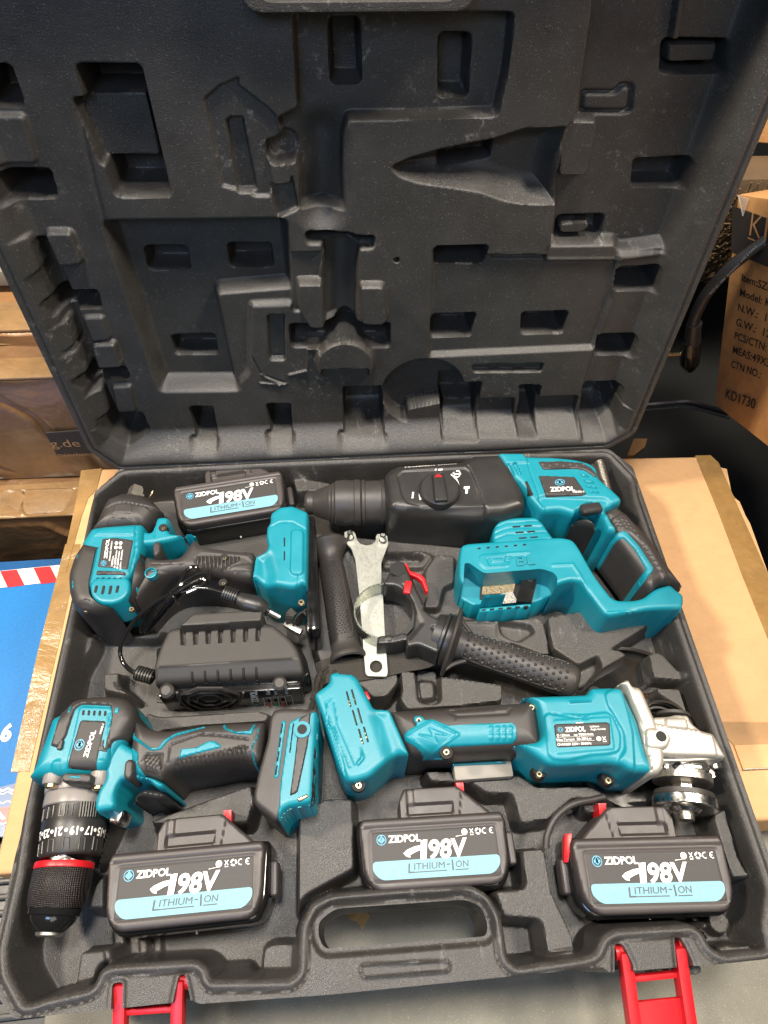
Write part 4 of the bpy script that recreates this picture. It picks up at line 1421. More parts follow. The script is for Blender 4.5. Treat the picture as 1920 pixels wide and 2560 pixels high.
def make_battery():
    # face 98 mm wide, label rectangle 88 x 30 centred on the origin, y towards the terminals
    t = bpy.data.objects.new('battery_pack', None)
    COL.objects.link(t)
    t['_o'] = (0., 0., 0.)
    face = [(-.051, .024), (.0500, .024), (.0515, .019), (.0500, -.010), (.0440, -.021), (-.0420, -.0215), (-.0500, -.012), (-.0525, .018)]
    sh, RS = local_rel('shell', t, MT['batt'], face, 0, -.012, r=.0035, drop=.0028, fil=.006, feats=[(poly([(-.0455, .0165), (.0455, .0165), (.0455, -.0160), (-.0455, -.0160)], .003), -.0006, .0010, 'add'),
                               (line([(-.05, .0185), (.05, .0185)], .0004), -.0005, .0006, 'add')])
    low = [(-.0535, .0255), (.0530, .0255), (.0545, .019), (.0530, -.012), (.0465, -.0235), (-.0445, -.024), (-.0530, -.014), (-.0555, .018)]
    local_rel('lower_shell', t, MT['gloss'], low, -.0095, -.062, r=.006, drop=.006, fil=.008)
    lab = [(-.0440, .0150), (.0440, .0150), (.0440, -.0150), (-.0440, -.0150)]
    pl, _ = local_rel('label', t, MT['labelk'], lab, .0000, -.003, r=.0004, drop=.0003, fil=.001)
    cy = [(-.0440, -.0035), (.0440, -.0035), (.0440, -.0095), (.0385, -.0150), (-.0385, -.0150), (-.0440, -.0095)]
    cy = fillet(cy, .004)
    stripe = pydata('label_stripe', [(x, y, .00035) for x, y in cy], [tuple(range(len(cy)))[::-1]], False)
    stripe.flip_normals() if stripe.polygons[0].normal.z < 0 else None
    cyo = link('label_stripe', stripe, MT['labelc'], pl)
    O_ = (0, 0, 0)
    pr = Print(O_, (1, 0, 0), (0, 1, 0), .0008)
    pr.text('ZIDPOL', -.0324, .0078, .0226, .0046, .030)
    pr.text('198V', -.0110, -.0034, .0322, .0118, .032, .12)
    # swoosh tail of the 1 and the streak to the V
    pr.lift = .00105
    pr.poly([(-.0225, .0006), (-.0205, -.0016), (-.0178, -.0022), (-.0180, -.0008), (-.0140, .0010), (-.0078, .0030), (-.0070, .0052), (-.0140, .0046), (-.0200, .0026)])
    pr.poly([(.0150, .0090), (.0210, .0098), (.0212, .0100), (.0150, .0094)])
    pr.lift = .0012
    pr.poly([(-.0098, -.0034), (-.0068, -.0034), (-.0052, .0084), (-.0080, .0084)])
    pr.lift = .0008
    # approval marks
    pr.ring(.0215, .0118, .0021, .0005, 18)
    pr.disc(.0215, .0118, .0011, 10)
    pr.strip([(.0254, .0136), (.0276, .0106)], .0005)
    pr.strip([(.0276, .0136), (.0254, .0106)], .0005)
    pr.rect(.0254, .0095, .0277, .0100)
    for k in range(3):
        a0 = math.pi / 2 + k * 2.094
        pr.ring(.0312, .0118, .0022, .0011, 6, a0, a0 + 1.6)
    pr.ring(.0360, .0118, .0020, .0006, 12, 1.2, 5.1)
    pr.ring(.0410, .0118, .0020, .0006, 12, 1.2, 5.1)
    pr.rect(.0393, .0115, .0410, .0121)
    pr.done('lettering', MT['white'], pl)
    pr = Print(O_, (1, 0, 0), (0, 1, 0), .0007)
    pr.text('L', -.0200, -.0116, .0040, .0062, .008, .1)
    pr.text('ITHIUM', -.0158, -.0098, .0210, .0042, 0, .1)
    pr.rect(.0068, -.0080, .0090, -.0073)
    pr.rect(.0104, -.0116, .0114, -.0050)
    pr.text('ON', .0128, -.0098, .0088, .0042, 0, .1)
    pr.rect(-.0164, -.0116, .0066, -.0110)
    pr.rect(.0124, -.0116, .0216, -.0110)
    pr.done('lettering', MT['grey'], cyo)
    pr = Print(O_, (1, 0, 0), (0, 1, 0), .0006)
    emblem(pr, -.0372, .0098, .0034, 1)
    pr.done('emblem', MT['logo'], pl)
    # sliding terminal rail beyond the upper edge
    rail, RR = local_rel('terminal_rail', t, MT['batt'], [(-.0230, .0205), (-.0230, .0360), (-.0190, .0440), (.0210, .0440), (.0430, .0250), (.0440, .0200)], -.0060, -.054, r=.002, drop=.0016, fil=.002, feats=
        [(poly([(-.0170, .0260), (.0160, .0260), (.0165, .0330), (-.0170, .0330)], .001), -.0030, .001, 'add'),
         (line([(.0200, .0205), (.0240, .0430)], .0004), -.0012, .0006, 'add'),
         (poly([(-.0170, .0330), (-.0120, .0330), (-.0120, .0460), (-.0170, .0460)], .0005), -.0015, .001, 'add')])
    tab = pydata('release_button', [], [])
    bpy.data.meshes.remove(tab)
    hexa('release_button', t, MT['red'], [(.0225, .0380, -.030), (.0265, .0375, -.030), (.0265, .0470, -.030), (.0205, .0470, -.030), (.0225, .0380, -.012), (.0265, .0375, -.012), (.0265, .0470, -.010), (.0205, .0470, -.010)], .0006)
    cuboid('end_latch', t, MT['batt'], (.0560, .002, -.024), (.006, .022, .018), 0, .003, None, 3)
    m = lathe('screw_dot', t, MT['steel'], (.002, -.0236, -.034), (.002, -.0252, -.034), [(0, .0012), (1, .001)], 10)
    # moulding seam on the lower shell
    cuboid('seam', t, MT['batt'], (-.002, -.0242, -.047), (.072, .0012, .0012), 0, .0003)
    return t


def copy_tree(o, parent=None):
    c = o.copy()
    COL.objects.link(c)
    c.parent = parent
    for ch in list(o.children):
        copy_tree(ch, c)
    return c


bp = make_battery()
GB = 'battery packs with 198V labels'
spots = [
    # crop, label TL, TR, BL, BR, z, mirror, label
    ('I', (530, 960), (1262, 890), (540, 1235), (1255, 1165), .010, False, 'black 198V battery with cyan stripe below the cordless drill, at the lower left'),
    ('M', (160, 185), (640, 155), (175, 365), (645, 335), .002, True, 'black 198V battery with cyan stripe directly above the carry handle'),
    ('M', (975, 262), (1465, 255), (1000, 450), (1495, 435), .004, True, 'black 198V battery right of the carry handle, red latch at its left end'),
    ('E', (715, 215), (1320, 130), (730, 390), (1335, 280), .000, False, 'black 198V battery with cyan stripe between the impact wrench and hammer drill'),
]
for i, (c, tl, tr, bl, br, z, mir, lab) in enumerate(spots):
    o = bp if i == 0 else copy_tree(bp)
    q = [P3(c, *p, z) for p in (tl, tr, bl, br)]
    cen = sum(q) / 4
    ux = (q[1] - q[0]) + (q[3] - q[2])
    o.location = cen
    o.rotation_euler = (0, 0, math.atan2(ux[1], ux[0]))
    s = np.linalg.norm(ux) / 2 / .088
    o.scale = (s, s, s)
    if i == 2:
        o.rotation_euler = (.05, -.03, o.rotation_euler[2])
    if i == 3:
        o.rotation_euler = (.10, 0, o.rotation_euler[2])
    tag(o, lab, 'battery', GB)
    if mir:      # these two lie with their rail the other way round
        for ch in o.children:
            if ch.name.startswith(('terminal_rail', 'release_button', 'end_latch')):
                ch.data = ch.data.copy()
                ch.data.transform(Matrix.Scale(-1, 4, (1, 0, 0)))
                ch.data.flip_normals()
                if i == 2:
                    pass
                if i == 1:    # slopes down to the right
                    ch.data.transform(Matrix.Scale(-1, 4, (1, 0, 0)))
                    ch.data.flip_normals()
# red slide showing at the left end of the tilted battery
last = [o for o in bpy.data.objects if o.get('label', '').startswith('black 198V battery right')][0]
hexa('release_button', last, MT['red'], [(-.0565, .010, -.020), (-.0520, .010, -.020), (-.0480, .026, -.020), (-.0540, .026, -.020), (-.0570, .010, -.012), (-.0540, .010, -.010), (-.0490, .028, -.006), (-.0540, .028, -.009)], .001)

# ================================================================== CHARGER
chg = thing('charger', 'black battery charger with ribbed slots and a round fan grille, its cord looped above it', 'charger', P3('H', 900, 800, -.05))
zt_ = .012
top = [(545, 640, .012), (560, 620, .012), (600, 530, .012), (655, 512, .012), (1160, 485, .012), (1215, 490, .012), (1310, 570, .010), (1345, 695, .010), (1338, 712, .010), (540, 752, .012), (520, 745, .012)]
body = [(535, 640, .006), (590, 525, .008), (660, 508, .008), (1160, 483, .008), (1225, 492, .006), (1330, 575, .004), (1380, 640, .002), (1405, 720, 0), (1425, 822, -.006), (1345, 835, -.006), (560, 880, -.006), (515, 872, -.006), (505, 850, -.004), (505, 740, .0)]
# upper housing: flat top then a sloping front shoulder
xa, xb = P3('H', 530, 752, .012), P3('H', 1345, 700, .012)
ang = math.atan2(*(xb - xa)[[1, 0]])
nv = np.array([-math.sin(ang), math.cos(ang)])


def chg_slope(x, y):
    d = (x - xa[0]) * nv[0] + (y - xa[1]) * nv[1]          # distance behind the front ridge
    return np.where(d < 0, np.clip(d, -.03, 0) * .55, 0)


relief('lower_housing', chg, MT['gloss'], 'H', [(520, 640, -.008), (1330, 580, -.008), (1400, 650, -.008), (1440, 730, -.010), (1455, 820, -.010), (1380, 836, -.006), (560, 880, -.006), (510, 865, -.006)], -.004, BODYZ, r=.002, fil=.004, auto=False)
chb, RCh = relief('housing', chg, MT['charger'], 'H', body, .012, -.009, r=.005, drop=.005, fil=.005, slope=chg_slope, res=.0009, feats=
    [(poly(PZ('H', [(662 + k * 77, 508 - k * 4), (692 + k * 77, 506 - k * 4), (688 + k * 75, 612 - k * 4), (668 + k * 76, 613 - k * 4)], .012), .0005), -.0042, .0010, 'add') for k in range(7)] +
    [(line([tuple(xa[:2]), tuple(xb[:2])], .0003), .0006, .0016, 'add')])
for k in range(6):
    x0, y0 = 728 + k * 78, 787 - k * 5.2
    patch('vent', chb, MT['dark'], RCh, 'H', [(x0, y0), (x0 + 18, y0 - 2), (x0 + 16, y0 + 74), (x0 - 2, y0 + 76)], z=.006, up=.0009, soft=.0003, res=.0006)
# raised rear block
o, _ = relief('rear_block', chg, MT['charger'], 'H', [(655, 512, .020), (735, 432, .020), (1150, 405, .020), (1165, 415, .020), (1162, 484, .018), (1140, 490, .018)], .024, -.01, r=.002, drop=.002, fil=.002)
for q in ((580, 893, .001), (1268, 848, .001)):
    c = P3('H', *q)
    lathe('foot_button', chg, MT['charger'], c - np.array([0, 0, .004]), c + np.array([0, -.001, .0035]), [(0, .0058), (.8, .0056), (1, .0035)], 20)
# the glossy front: its own leaning panel with grille and printed table
F0, F1 = P3('H', 530, 885, -.007), P3('H', 1400, 838, -.007)
fz = np.array([0, -.02, -.98])
fzn = fz / np.linalg.norm(fz)
fu = (F1 - F0)
fu[2] = 0
LF_ = np.linalg.norm(fu)
fu /= LF_
fnn = np.cross(fu, -fzn)
if fnn[1] > 0:
    fnn = -fnn
F0 = F0 + fnn * .0065
c8 = [F0 - fnn * .02, F0 + fu * LF_ - fnn * .02, F0 + fu * LF_, F0]
c8b = [p + fzn * .044 for p in c8]
pan = hexa('front_panel', chg, MT['gloss'], c8b + c8, .002, 3)


def onpanel(x, y, l=.0003):
    d = ray('H', x, y)
    P0 = F0 + fnn * l
    return CAM + ((P0 - CAM) @ fnn) / (d @ fnn) * d


def panel_ring(cx_, cy_, rx, ry, tw, n=8):
    pts = [onpanel(cx_ + rx * math.cos(2 * math.pi * (k + .5) / n), cy_ + ry * math.sin(2 * math.pi * (k + .5) / n), .0008) for k in range(n + 1)]
    tube('grille_ring', pan, MT['rubber'], pts, tw, 6, smooth=0)
for rx, ry in ((195, 78), (140, 55), (80, 34)):
    panel_ring(840, 950, rx, ry, .0011)
tube('grille_ring', pan, MT['rubber'], [onpanel(640 + 4 * k * k, 905 + 22 * k, .0008) for k in range(6)], .0010, 6, smooth=0)
tube('grille_ring', pan, MT['rubber'], [onpanel(1045 - 4 * k * k, 905 + 22 * k, .0008) for k in range(6)], .0010, 6, smooth=0)
# print on the panel
p_ = Print((0, 0, 0), (1, 0, 0), (0, 1, 0), 0)


def ptext(t, bl, br, tl, bold=.02, P_=None):
    O_ = onpanel(*bl, .0014)
    q = Print(O_, onpanel(*br, .0014) - O_, onpanel(*tl, .0014) - O_, 0)
    q.text(t, 0, 0, 1, 1, bold)
    b = len(P_.V)
    P_.V += q.V
    P_.F += [tuple(b + i for i in f) for f in q.F]


ptext('ZIDPOL', (1138, 965), (1126, 898), (1096, 968), .045, p_)
ptext('Li-ion', (1208, 918), (1202, 880), (1182, 920), .03, p_)
ptext('220V 50Hz', (1252, 920), (1246, 872), (1236, 922), .02, p_)
ptext('18V 2.0Ah', (1318, 915), (1312, 868), (1302, 917), .02, p_)


def pline(P_, a_, b_, w=.0006):
    A, B = onpanel(*a_, .0014), onpanel(*b_, .0014)
    d = (B - A) / np.linalg.norm(B - A)
    s = np.cross(d, fnn) * w / 2
    b = len(P_.V)
    P_.V += [A - s, B - s, B + s, A + s]
    P_.F.append((b, b + 1, b + 2, b + 3))


for a_, b_ in (((1168, 940), (1340, 924)), ((1175, 970), (1346, 955)), ((1182, 1000), (1352, 984)), ((1168, 940), (1182, 1000)), ((1210, 936), (1224, 996)), ((1254, 932), (1268, 992)), ((1298, 928), (1312, 988)), ((1340, 924), (1352, 984)), ((1196, 880), (1206, 918))):
    pline(p_, a_, b_)
p_.done('lettering', MT['white'], pan)
for i, m_ in enumerate(('red', 'green', 'red')):
    x0 = 1188 + i * 43
    q = [onpanel(x0, 974 - i * 4, .0018), onpanel(x0 + 24, 972 - i * 4, .0018), onpanel(x0 + 28, 992 - i * 4, .0018), onpanel(x0 + 4, 994 - i * 4, .0018)]
    link('status_mark', pydata('status_mark', q, [(0, 1, 2, 3)], False), MT[m_], pan)
p_ = Print((0, 0, 0), (1, 0, 0), (0, 1, 0), 0)
O_ = onpanel(1118, 980, .0006)
q_ = Print(O_, onpanel(1134, 979, .0006) - O_, onpanel(1117, 970, .0006) - O_, 0)
emblem(q_, 0, 0, .9, 1)
q_.done('emblem', MT['logo'], pan)
# side slots at the left end
for k in range(3):
    c = P3('H', 533, 920 + k * 20, -.012 - k * .004)
    tube('side_slot', chg, MT['charger'], [c + np.array([-.002, 0, 0]), c + np.array([.003, -.001, 0])], .0009, 6, smooth=0)

# cord: from the left end up, round, through the bundle and out to the plug
cw = .0018
ent = [(500, 815, -.006), (385, 785, -.006), (325, 740, -.008), (296, 680, -.006), (300, 610, 0), (345, 520, .008), (420, 430, .018), (500, 365, .026), (600, 310, .035), (680, 290, .036), (760, 270, .036), (850, 275, .034), (935, 300, .030)]
tube('cord', chg, MT['gloss'], [P3('H', *q) for q in ent], cw, 10)
loop1 = [(610, 305, .032), (660, 235, .034), (690, 175, .034), (735, 140, .034), (770, 155, .034), (755, 195, .035), (690, 255, .037), (610, 320, .036), (540, 400, .022), (470, 490, .004), (430, 535, -.004), (425, 500, .002), (470, 430, .014), (560, 340, .030), (640, 270, .038), (720, 210, .038), (790, 185, .036), (830, 195, .034),
         (820, 240, .034), (740, 268, .036), (660, 315, .034), (590, 390, .022), (520, 470, .006), (470, 520, -.004), (440, 530, -.004), (450, 490, .004), (520, 400, .020), (610, 320, .038), (700, 255, .040), (780, 215, .038), (815, 225, .038), (780, 262, .036), (700, 300, .036)]
tube('cord_loops', chg, MT['gloss'], [P3('H', *q) for q in loop1], cw * .95, 8)
tie = [P3('H', *q) for q in [(588, 298, .030), (600, 303, .043), (628, 335, .043), (650, 362, .030), (640, 350, .022), (600, 310, .022), (588, 298, .030)]]
tube('cord_tie', chg, MT['gloss'], tie, .0011, 6)
# strain reliefs
for a_, b_ in (((495, 812, -.008), (395, 785, -.008)), ((925, 295, .030), (1010, 325, .028))):
    A_, B_ = P3('H', *a_), P3('H', *b_)
    prof = []
    for k in range(6):
        prof += [(k / 6, .0062), (k / 6 + .10, .0062), (k / 6 + .11, .0040), (k / 6 + .155, .0040)]
    prof.append((1, .006))
    lathe('strain_relief', chg, MT['black'], A_, B_, prof, 18, sharp=30, squash=.8)
pl_ = [P3('H', 1005, 325, .028), P3('H', 1060, 350, .026), P3('H', 1130, 370, .024), P3('H', 1180, 400, .020)]
tube('plug', chg, MT['black'], pl_, [.0048, .0070, .0072, .0055], 16, flat=.7)
for dx, dz in ((0, 0), (-14, -.0085)):
    A_, B_, C2 = P3('H', 1170 + dx, 388 - dx * .3, .020 + dz), P3('H', 1205 + dx, 412 - dx * .3, .018 + dz), P3('H', 1268 + dx, 446 - dx * .3, .014 + dz)
    tube('plug_pin', chg, MT['black'], [A_, B_], .0021, 10, smooth=0)
    tube('plug_pin', chg, MT['brass'] if dx else MT['steel'], [B_, C2], .0021, 10, smooth=0)
# ================================================================== CORDLESS DRILL
dr = thing('cordless_drill', 'teal and black cordless drill with numbered torque ring and red ringed chuck', 'drill', P3('I', 500, 400, -.05))
# rear motor boot and barrel
br = [(345, 75, .004), (400, 50, .010), (480, 50, .012), (590, 62, .010), (650, 100, .006), (690, 160, .0), (700, 230, 0), (660, 300, 0), (640, 420, -.004), (640, 560, -.01), (520, 610, -.012), (500, 700, -.014), (540, 720, -.018), (500, 480, 0),
      (150, 550, -.006)]
barrel = [(300, 140, 0), (330, 85, .004), (400, 52, .010), (480, 50, .012), (590, 62, .010), (650, 110, .006), (690, 165, .0), (700, 230, 0), (650, 320, 0), (560, 480, 0), (520, 510, -.004), (150, 535, -.008), (140, 470, .0), (180, 330, .0), (225, 185, 0), (270, 165, 0)]
o, RD = relief('barrel', dr, MT['teal'], 'I', barrel, .033, BODYZ, r=.013, drop=.015, fil=.006, feats=[
    fl('I', [(505, 140), (500, 460)], -.0008, .0006, .03), ft('I', [(440, 395), (490, 385), (490, 470), (440, 480)], .0015, .029, .003, r=.004), ft('I', [(205, 400), (250, 390), (240, 470), (195, 470)], .0015, .029, .003, r=.004)])
boot = [(300, 150, .004), (330, 82, .008), (400, 55, .014), (590, 62, .014), (650, 105, .008), (690, 165, .002), (705, 235, 0), (665, 330, 0), (600, 310, .012), (530, 300, .026), (500, 345, .03), (470, 345, .03), (480, 300, .03), (515, 170, .03), (505, 100, .032), (350, 92, .032), (325, 120, .03),
        (290, 275, .026), (262, 348, .02), (232, 342, .016), (250, 280, .016), (285, 200, .012)]
bt2, RB2 = patch('motor_boot', dr, MT['rubber'], RD, 'I', boot, z=.028, up=.0020, soft=.0016, side=BODYZ, feats=[])
for q in ([(545, 118), (568, 115), (560, 155), (535, 155)], [(298, 108), (312, 108), (302, 150), (288, 150)]):
    patch('boot_window', bt2, MT['teal'], RB2, 'I', q, z=.028, up=.0008, soft=.0004, res=.0007)
patch('top_trim', dr, MT['teal'], RD, 'I', [(370, 62), (400, 48), (520, 48), (528, 66), (480, 68)], z=.018, up=.0030, soft=.0008, side=0)
rim = patch('vent_frame', dr, MT['teal'], RD, 'I', [(350, 92), (505, 98), (520, 120), (500, 320), (478, 440), (255, 425), (300, 250), (330, 110)], z=.034, up=.0014, soft=.0014)[1]
for k in range(5):
    x0 = 352 + k * 29
    patch('vent', dr, MT['dark'], rim, 'I', [(x0, 114 + k), (x0 + 17, 115 + k), (x0 + 13, 148 + k), (x0 - 5, 146 + k)], z=.0345, up=.0004, soft=.0003, res=.0006)
nm, RNd = patch('nameplate', dr, MT['labelk'], rim, 'I', [(352, 168), (472, 172), (478, 182), (420, 428), (408, 432), (272, 424), (268, 414), (338, 175)], z=.035, up=.0008)
O_, U_, V_ = vert_frame('I', (382, 372), (428, 228), (412, 378), .0355)
pr = Print(O_, U_, V_, .0004, zf=RNd.H)
pr.text('ZIDPOL', 0, .08, 1, .80, .035)
pr.text('NS3B-1', .92, -.95, .38, .35, .02)
pr.done('lettering', MT['white'], nm)
pr = Print(P3('I', 338, 302, .0355), P3('I', 364, 302, .0355) - P3('I', 338, 302, .0355), P3('I', 345, 272, .0355) - P3('I', 338, 302, .0355), .0004, zf=RNd.H)
emblem(pr, 0, 0, 1, 1)
pr.done('emblem', MT['logo'], nm)
# side clip marks
for q in ([(455, 355), (470, 300), (495, 285), (490, 330), (510, 350), (500, 358)], [(235, 345), (262, 288), (280, 290), (272, 335), (262, 350)]):
    patch('clip_mark', dr, MT['rubber'], RD, 'I', q, z=.026, up=.0022, soft=.0006, res=.0007)
# grey gearbox collar
A_, B_ = P3('I', 355, 455, .0), P3('I', 322, 640, .0)
hw = lambda a_, b_, z=0: np.linalg.norm(P3('I', *a_, z) - P3('I', *b_, z)) / 2
R0 = hw((165, 560), (522, 600)) * .93
lathe('gearbox_collar', dr, MT['greyhead'], A_, B_, [(-.05, R0 * .90), (.0, R0 * .97), (.02, R0 * 1.0), (.55, R0 * 1.0), (.60, R0 * .99), (.62, R0 * .955), (.64, R0 * .965), (.97, R0 * .965), (1, R0 * .93)], 64, sharp=30)
for q in ((190, 505, .023), (438, 515, .023)):
    c = P3('I', *q)
    dd = (B_ - A_) / np.linalg.norm(B_ - A_)
    lathe('screw_boss', dr, MT['greyhead'], c - dd * .014, c + dd * .001, [(0, .0062), (.9, .0062), (1, .0055)], 20)
    lathe('screw', dr, MT['brass'], c + dd * .001, c + dd * .0035, [(0, .0038), (.8, .0038), (1, .003)], 16)
# gear selector on top
sel, RS_ = relief('gear_selector', dr, MT['rubber'], 'I', [(245, 460, .036), (260, 450, .036), (395, 455, .036), (405, 465, .036), (400, 498, .036), (385, 505, .036), (250, 500, .036), (240, 490, .036)], .0365, .01, r=.002, fil=.003)
patch('selector_mark', sel, MT['teal'], RS_, 'I', [(282, 465), (345, 466), (344, 482), (280, 480)], z=.037, up=.0004, soft=.0003, res=.0006)
# torque ring
C_, D_ = P3('I', 326, 625, 0), P3('I', 285, 905, 0)
R1_, R2_ = hw((158, 650), (495, 680)) * .93, hw((118, 860), (440, 905)) * .93
prof = [(0, R1_ * .97), (.02, R1_ * .99), (.35, R1_ * .985), (.38, R1_ * 1.0), (.60, (R1_ + R2_) / 2), (.63, (R1_ + R2_) / 2 * .99), (.92, R2_), (.97, R2_ * .97), (1, R2_ * .9)]
tq = lathe('torque_ring', dr, MT['black'], C_, D_, prof, 64, sharp=30)
ax = (D_ - C_) / np.linalg.norm(D_ - C_)
Lq = np.linalg.norm(D_ - C_)
dd_, aa_, bb_ = frame_of(D_ - C_)
# angle measured from straight up
upv = np.array([0, 0, 1.]) - ax * ax[2]
upv /= np.linalg.norm(upv)
sdv = np.cross(ax, upv)


def on_ring(u, th, extra=.0004, rad=None):
    r = rad if rad else np.interp(u, [p[0] for p in prof], [p[1] for p in prof])
    return C_ + ax * u * Lq + (r + extra) * (upv * math.cos(th) + sdv * math.sin(th))


nums = ['27', '25', '23', '21', '19', '17', '15', '13']
V, Fc = [], []
for i, t in enumerate(nums):
    Vt, Ft = text_data(t, .03)
    w = Vt[:, 0].max()
    th0 = 1.46 - i * .46
    b = len(V)
    for x, y in Vt:
        th = th0 + (x - w / 2) * .0062 / R1_
        V.append(on_ring(.52 + (y / .73) * .0052 / Lq, th))
    Fc += [tuple(b + j for j in f) for f in Ft]
    b = len(V)
    thd = th0 - .23
    for k in range(10):
        V.append(on_ring(.575 + .0012 / Lq * math.cos(k * .628), thd + .0012 / R1_ * math.sin(k * .628)))
    Fc.append(tuple(range(b, b + 10)))
link('lettering', pydata('lettering', V, Fc, False), MT['white'], tq)
for i in range(7):
    th = -1.0 + i * .085
    tube('grip_rib', tq, MT['black'], [on_ring(.04, th, .0002), on_ring(.34, th, .0002)], .0008, 6, smooth=0)
for i in range(6):
    th = -.25 + i * .32 - (i % 2) * .08
    pts = [on_ring(.08 + (i % 2) * .0, th, .0), on_ring(.30, th, .0), on_ring(.30, th + .16, .0), on_ring(.10, th + .16, .0)]
    tube('grip_rib', tq, MT['black'], pts, .0006, 6, smooth=0)
for i in range(6):
    th = -1.3 + i * .5
    pts = [on_ring(.94, th, .0), on_ring(.72, th + .02, .0), on_ring(.70, th + .2, .0), on_ring(.93, th + .2, .0)]
    tube('grip_rib', tq, MT['black'], pts, .0006, 6, smooth=0)
# spindle gap, red ring, knurled chuck, nose
E0, E1 = P3('I', 283, 895, 0), P3('I', 262, 935, 0)
lathe('spindle', dr, MT['chrome'], E0, E1, [(0, R2_ * .80), (1, R2_ * .78)], 40)
G0, G1 = P3('I', 262, 928, 0), P3('I', 254, 966, 0)
R3 = hw((100, 940), (415, 970)) * .93
lathe('red_ring', dr, MT['red'], G0, G1, [(0, R3 * .86), (.08, R3 * .99), (.15, R3), (.9, R3), (1, R3 * .98)], 56)
H0, H1 = P3('I', 254, 964, 0), P3('I', 212, 1178, 0)
R4 = hw((72, 1110), (385, 1150)) * .93
lathe('chuck_sleeve', dr, MT['knurl'], H0, H1, [(0, R3 * .97), (.04, R3 * .99), (.5, R4 * 1.02), (.85, R4 * .98), (.97, R4 * .90), (1, R4 * .88)], 96)
I0, I1 = P3('I', 212, 1172, 0), P3('I', 178, 1300, 0)
R5 = hw((62, 1190), (350, 1230)) * .93
lathe('chuck_nose', dr, MT['gloss'], I0, I1, [(0, R5 * .97), (.03, R5), (.30, R5 * .96), (.34, R5 * .86), (.50, R5 * .84), (.92, R5 * .58), (1, R5 * .50)], 56)
lathe('jaw_tip', dr, MT['steel'], P3('I', 179, 1296, 0), P3('I', 172, 1325, 0), [(0, R5 * .50), (.7, R5 * .48), (1, R5 * .36)], 32)
# ---- front of the body with trigger guard
gd = [(500, 330, .01), (530, 300, .012), (570, 290, .012), (640, 340, .008), (700, 370, .0), (700, 510, -.006), (780, 520, -.01), (850, 560, -.014), (862, 592, -.016), (830, 600, -.018), (790, 560, -.016), (700, 545, -.014), (650, 560, -.014), (630, 620, -.018), (645, 690, -.022), (630, 715, -.024),
      (560, 722, -.024), (540, 725, -.024), (505, 690, -.022), (500, 600, -.016), (520, 510, -.006), (500, 460, 0)]
go, RG2 = relief('front_body', dr, MT['teal'], 'I', gd, .028, BODYZ, r=.005, drop=.006, fil=.005)
# handle
hp = [(620, 320, .006), (650, 180, .004), (720, 225, .002), (760, 240, .002), (830, 240, .004), (1010, 205, .006), (1100, 195, .008), (1150, 190, .008), (1290, 200, .006), (1345, 210, .006), (1345, 470, -.012), (1260, 458, -.014), (1180, 460, -.016), (1050, 495, -.02), (900, 525, -.022), (862, 575, -.02), (780, 530, -.014), (690, 520, -.008), (640, 430, 0)]
ho, RH2 = relief('handle', dr, MT['rubber'], 'I', hp, .031, BODYZ + .005, r=.011, drop=.013, fil=.006, feats=
    [fl('I', [(880 + k * 24, 400 - k * 5), (900 + k * 24, 505 - k * 4)], .0020, .0011, .024, .0012) for k in range(15)] +
    [fl('I', [(700 + k * 17, 370), (715 + k * 16, 480 - abs(k - 2) * 2)], .0012, .0006, .026, .0010) for k in range(5)] +
    [fl('I', [(855, 520), (850, 440), (870, 395), (1240, 330)], -.0012, .0007, .024),
     fl('I', [(815, 405), (830, 310), (980, 255), (1080, 260), (1240, 280)], -.0009, .0006, .026),
     fl('I', [(680, 390), (700, 360), (790, 360), (775, 470), (700, 450)], -.0008, .0006, .026)])
for q in ([(868, 385), (880, 325), (960, 320), (1025, 285), (1060, 285), (1108, 318), (1060, 330), (885, 375)],):
    g2, R22 = patch('grip_flash', dr, MT['teal'], RH2, 'I', q, z=.029, up=.0012)
patch('grip_edge', dr, MT['teal'], RH2, 'I', [(610, 240), (630, 180), (655, 180), (630, 225), (640, 260), (730, 330), (770, 330), (800, 290), (860, 250), (1018, 208), (1015, 222), (860, 272), (815, 305), (785, 345), (730, 350), (620, 275)], z=.024, up=.0014, side=0)
patch('grip_edge', dr, MT['teal'], RH2, 'I', [(1100, 200), (1118, 195), (1130, 225), (1180, 245), (1250, 240), (1268, 200), (1282, 200), (1265, 265), (1180, 262), (1115, 235)], z=.024, up=.0014, side=0)
patch('grip_edge', dr, MT['teal'], RH2, 'I', [(1298, 205), (1308, 205), (1290, 290), (1268, 320), (1282, 460), (1268, 460), (1256, 315), (1280, 285)], z=.024, up=.0014, side=-.03)
patch('grip_edge', dr, MT['teal'], RH2, 'I', [(520, 290), (590, 292), (662, 352), (655, 405), (705, 510), (790, 515), (862, 560), (865, 600), (835, 600), (780, 560), (690, 545), (600, 560), (540, 480)], z=.028, up=.0012, side=-.03)
o, _ = relief('direction_switch', dr, MT['rubber'], 'I', [(578, 400), (595, 378), (620, 378), (632, 395), (628, 460), (612, 490), (585, 490), (572, 470)], .036, .01, z=.033, r=.003, fil=.004)
o, _ = relief('trigger', dr, MT['black'], 'I', [(625, 640, -.01), (650, 560, -.002), (700, 535, 0), (800, 560, -.004), (850, 620, -.014), (810, 645, -.018), (720, 625, -.018), (660, 670, -.02), (640, 690, -.022)], .018, -.04, r=.008, drop=.010, fil=.005)
cuboid('work_light', dr, MT['chrome'], P3('I', 556, 690, .0), (.009, .010, .02), -.3, .003, None, 3)
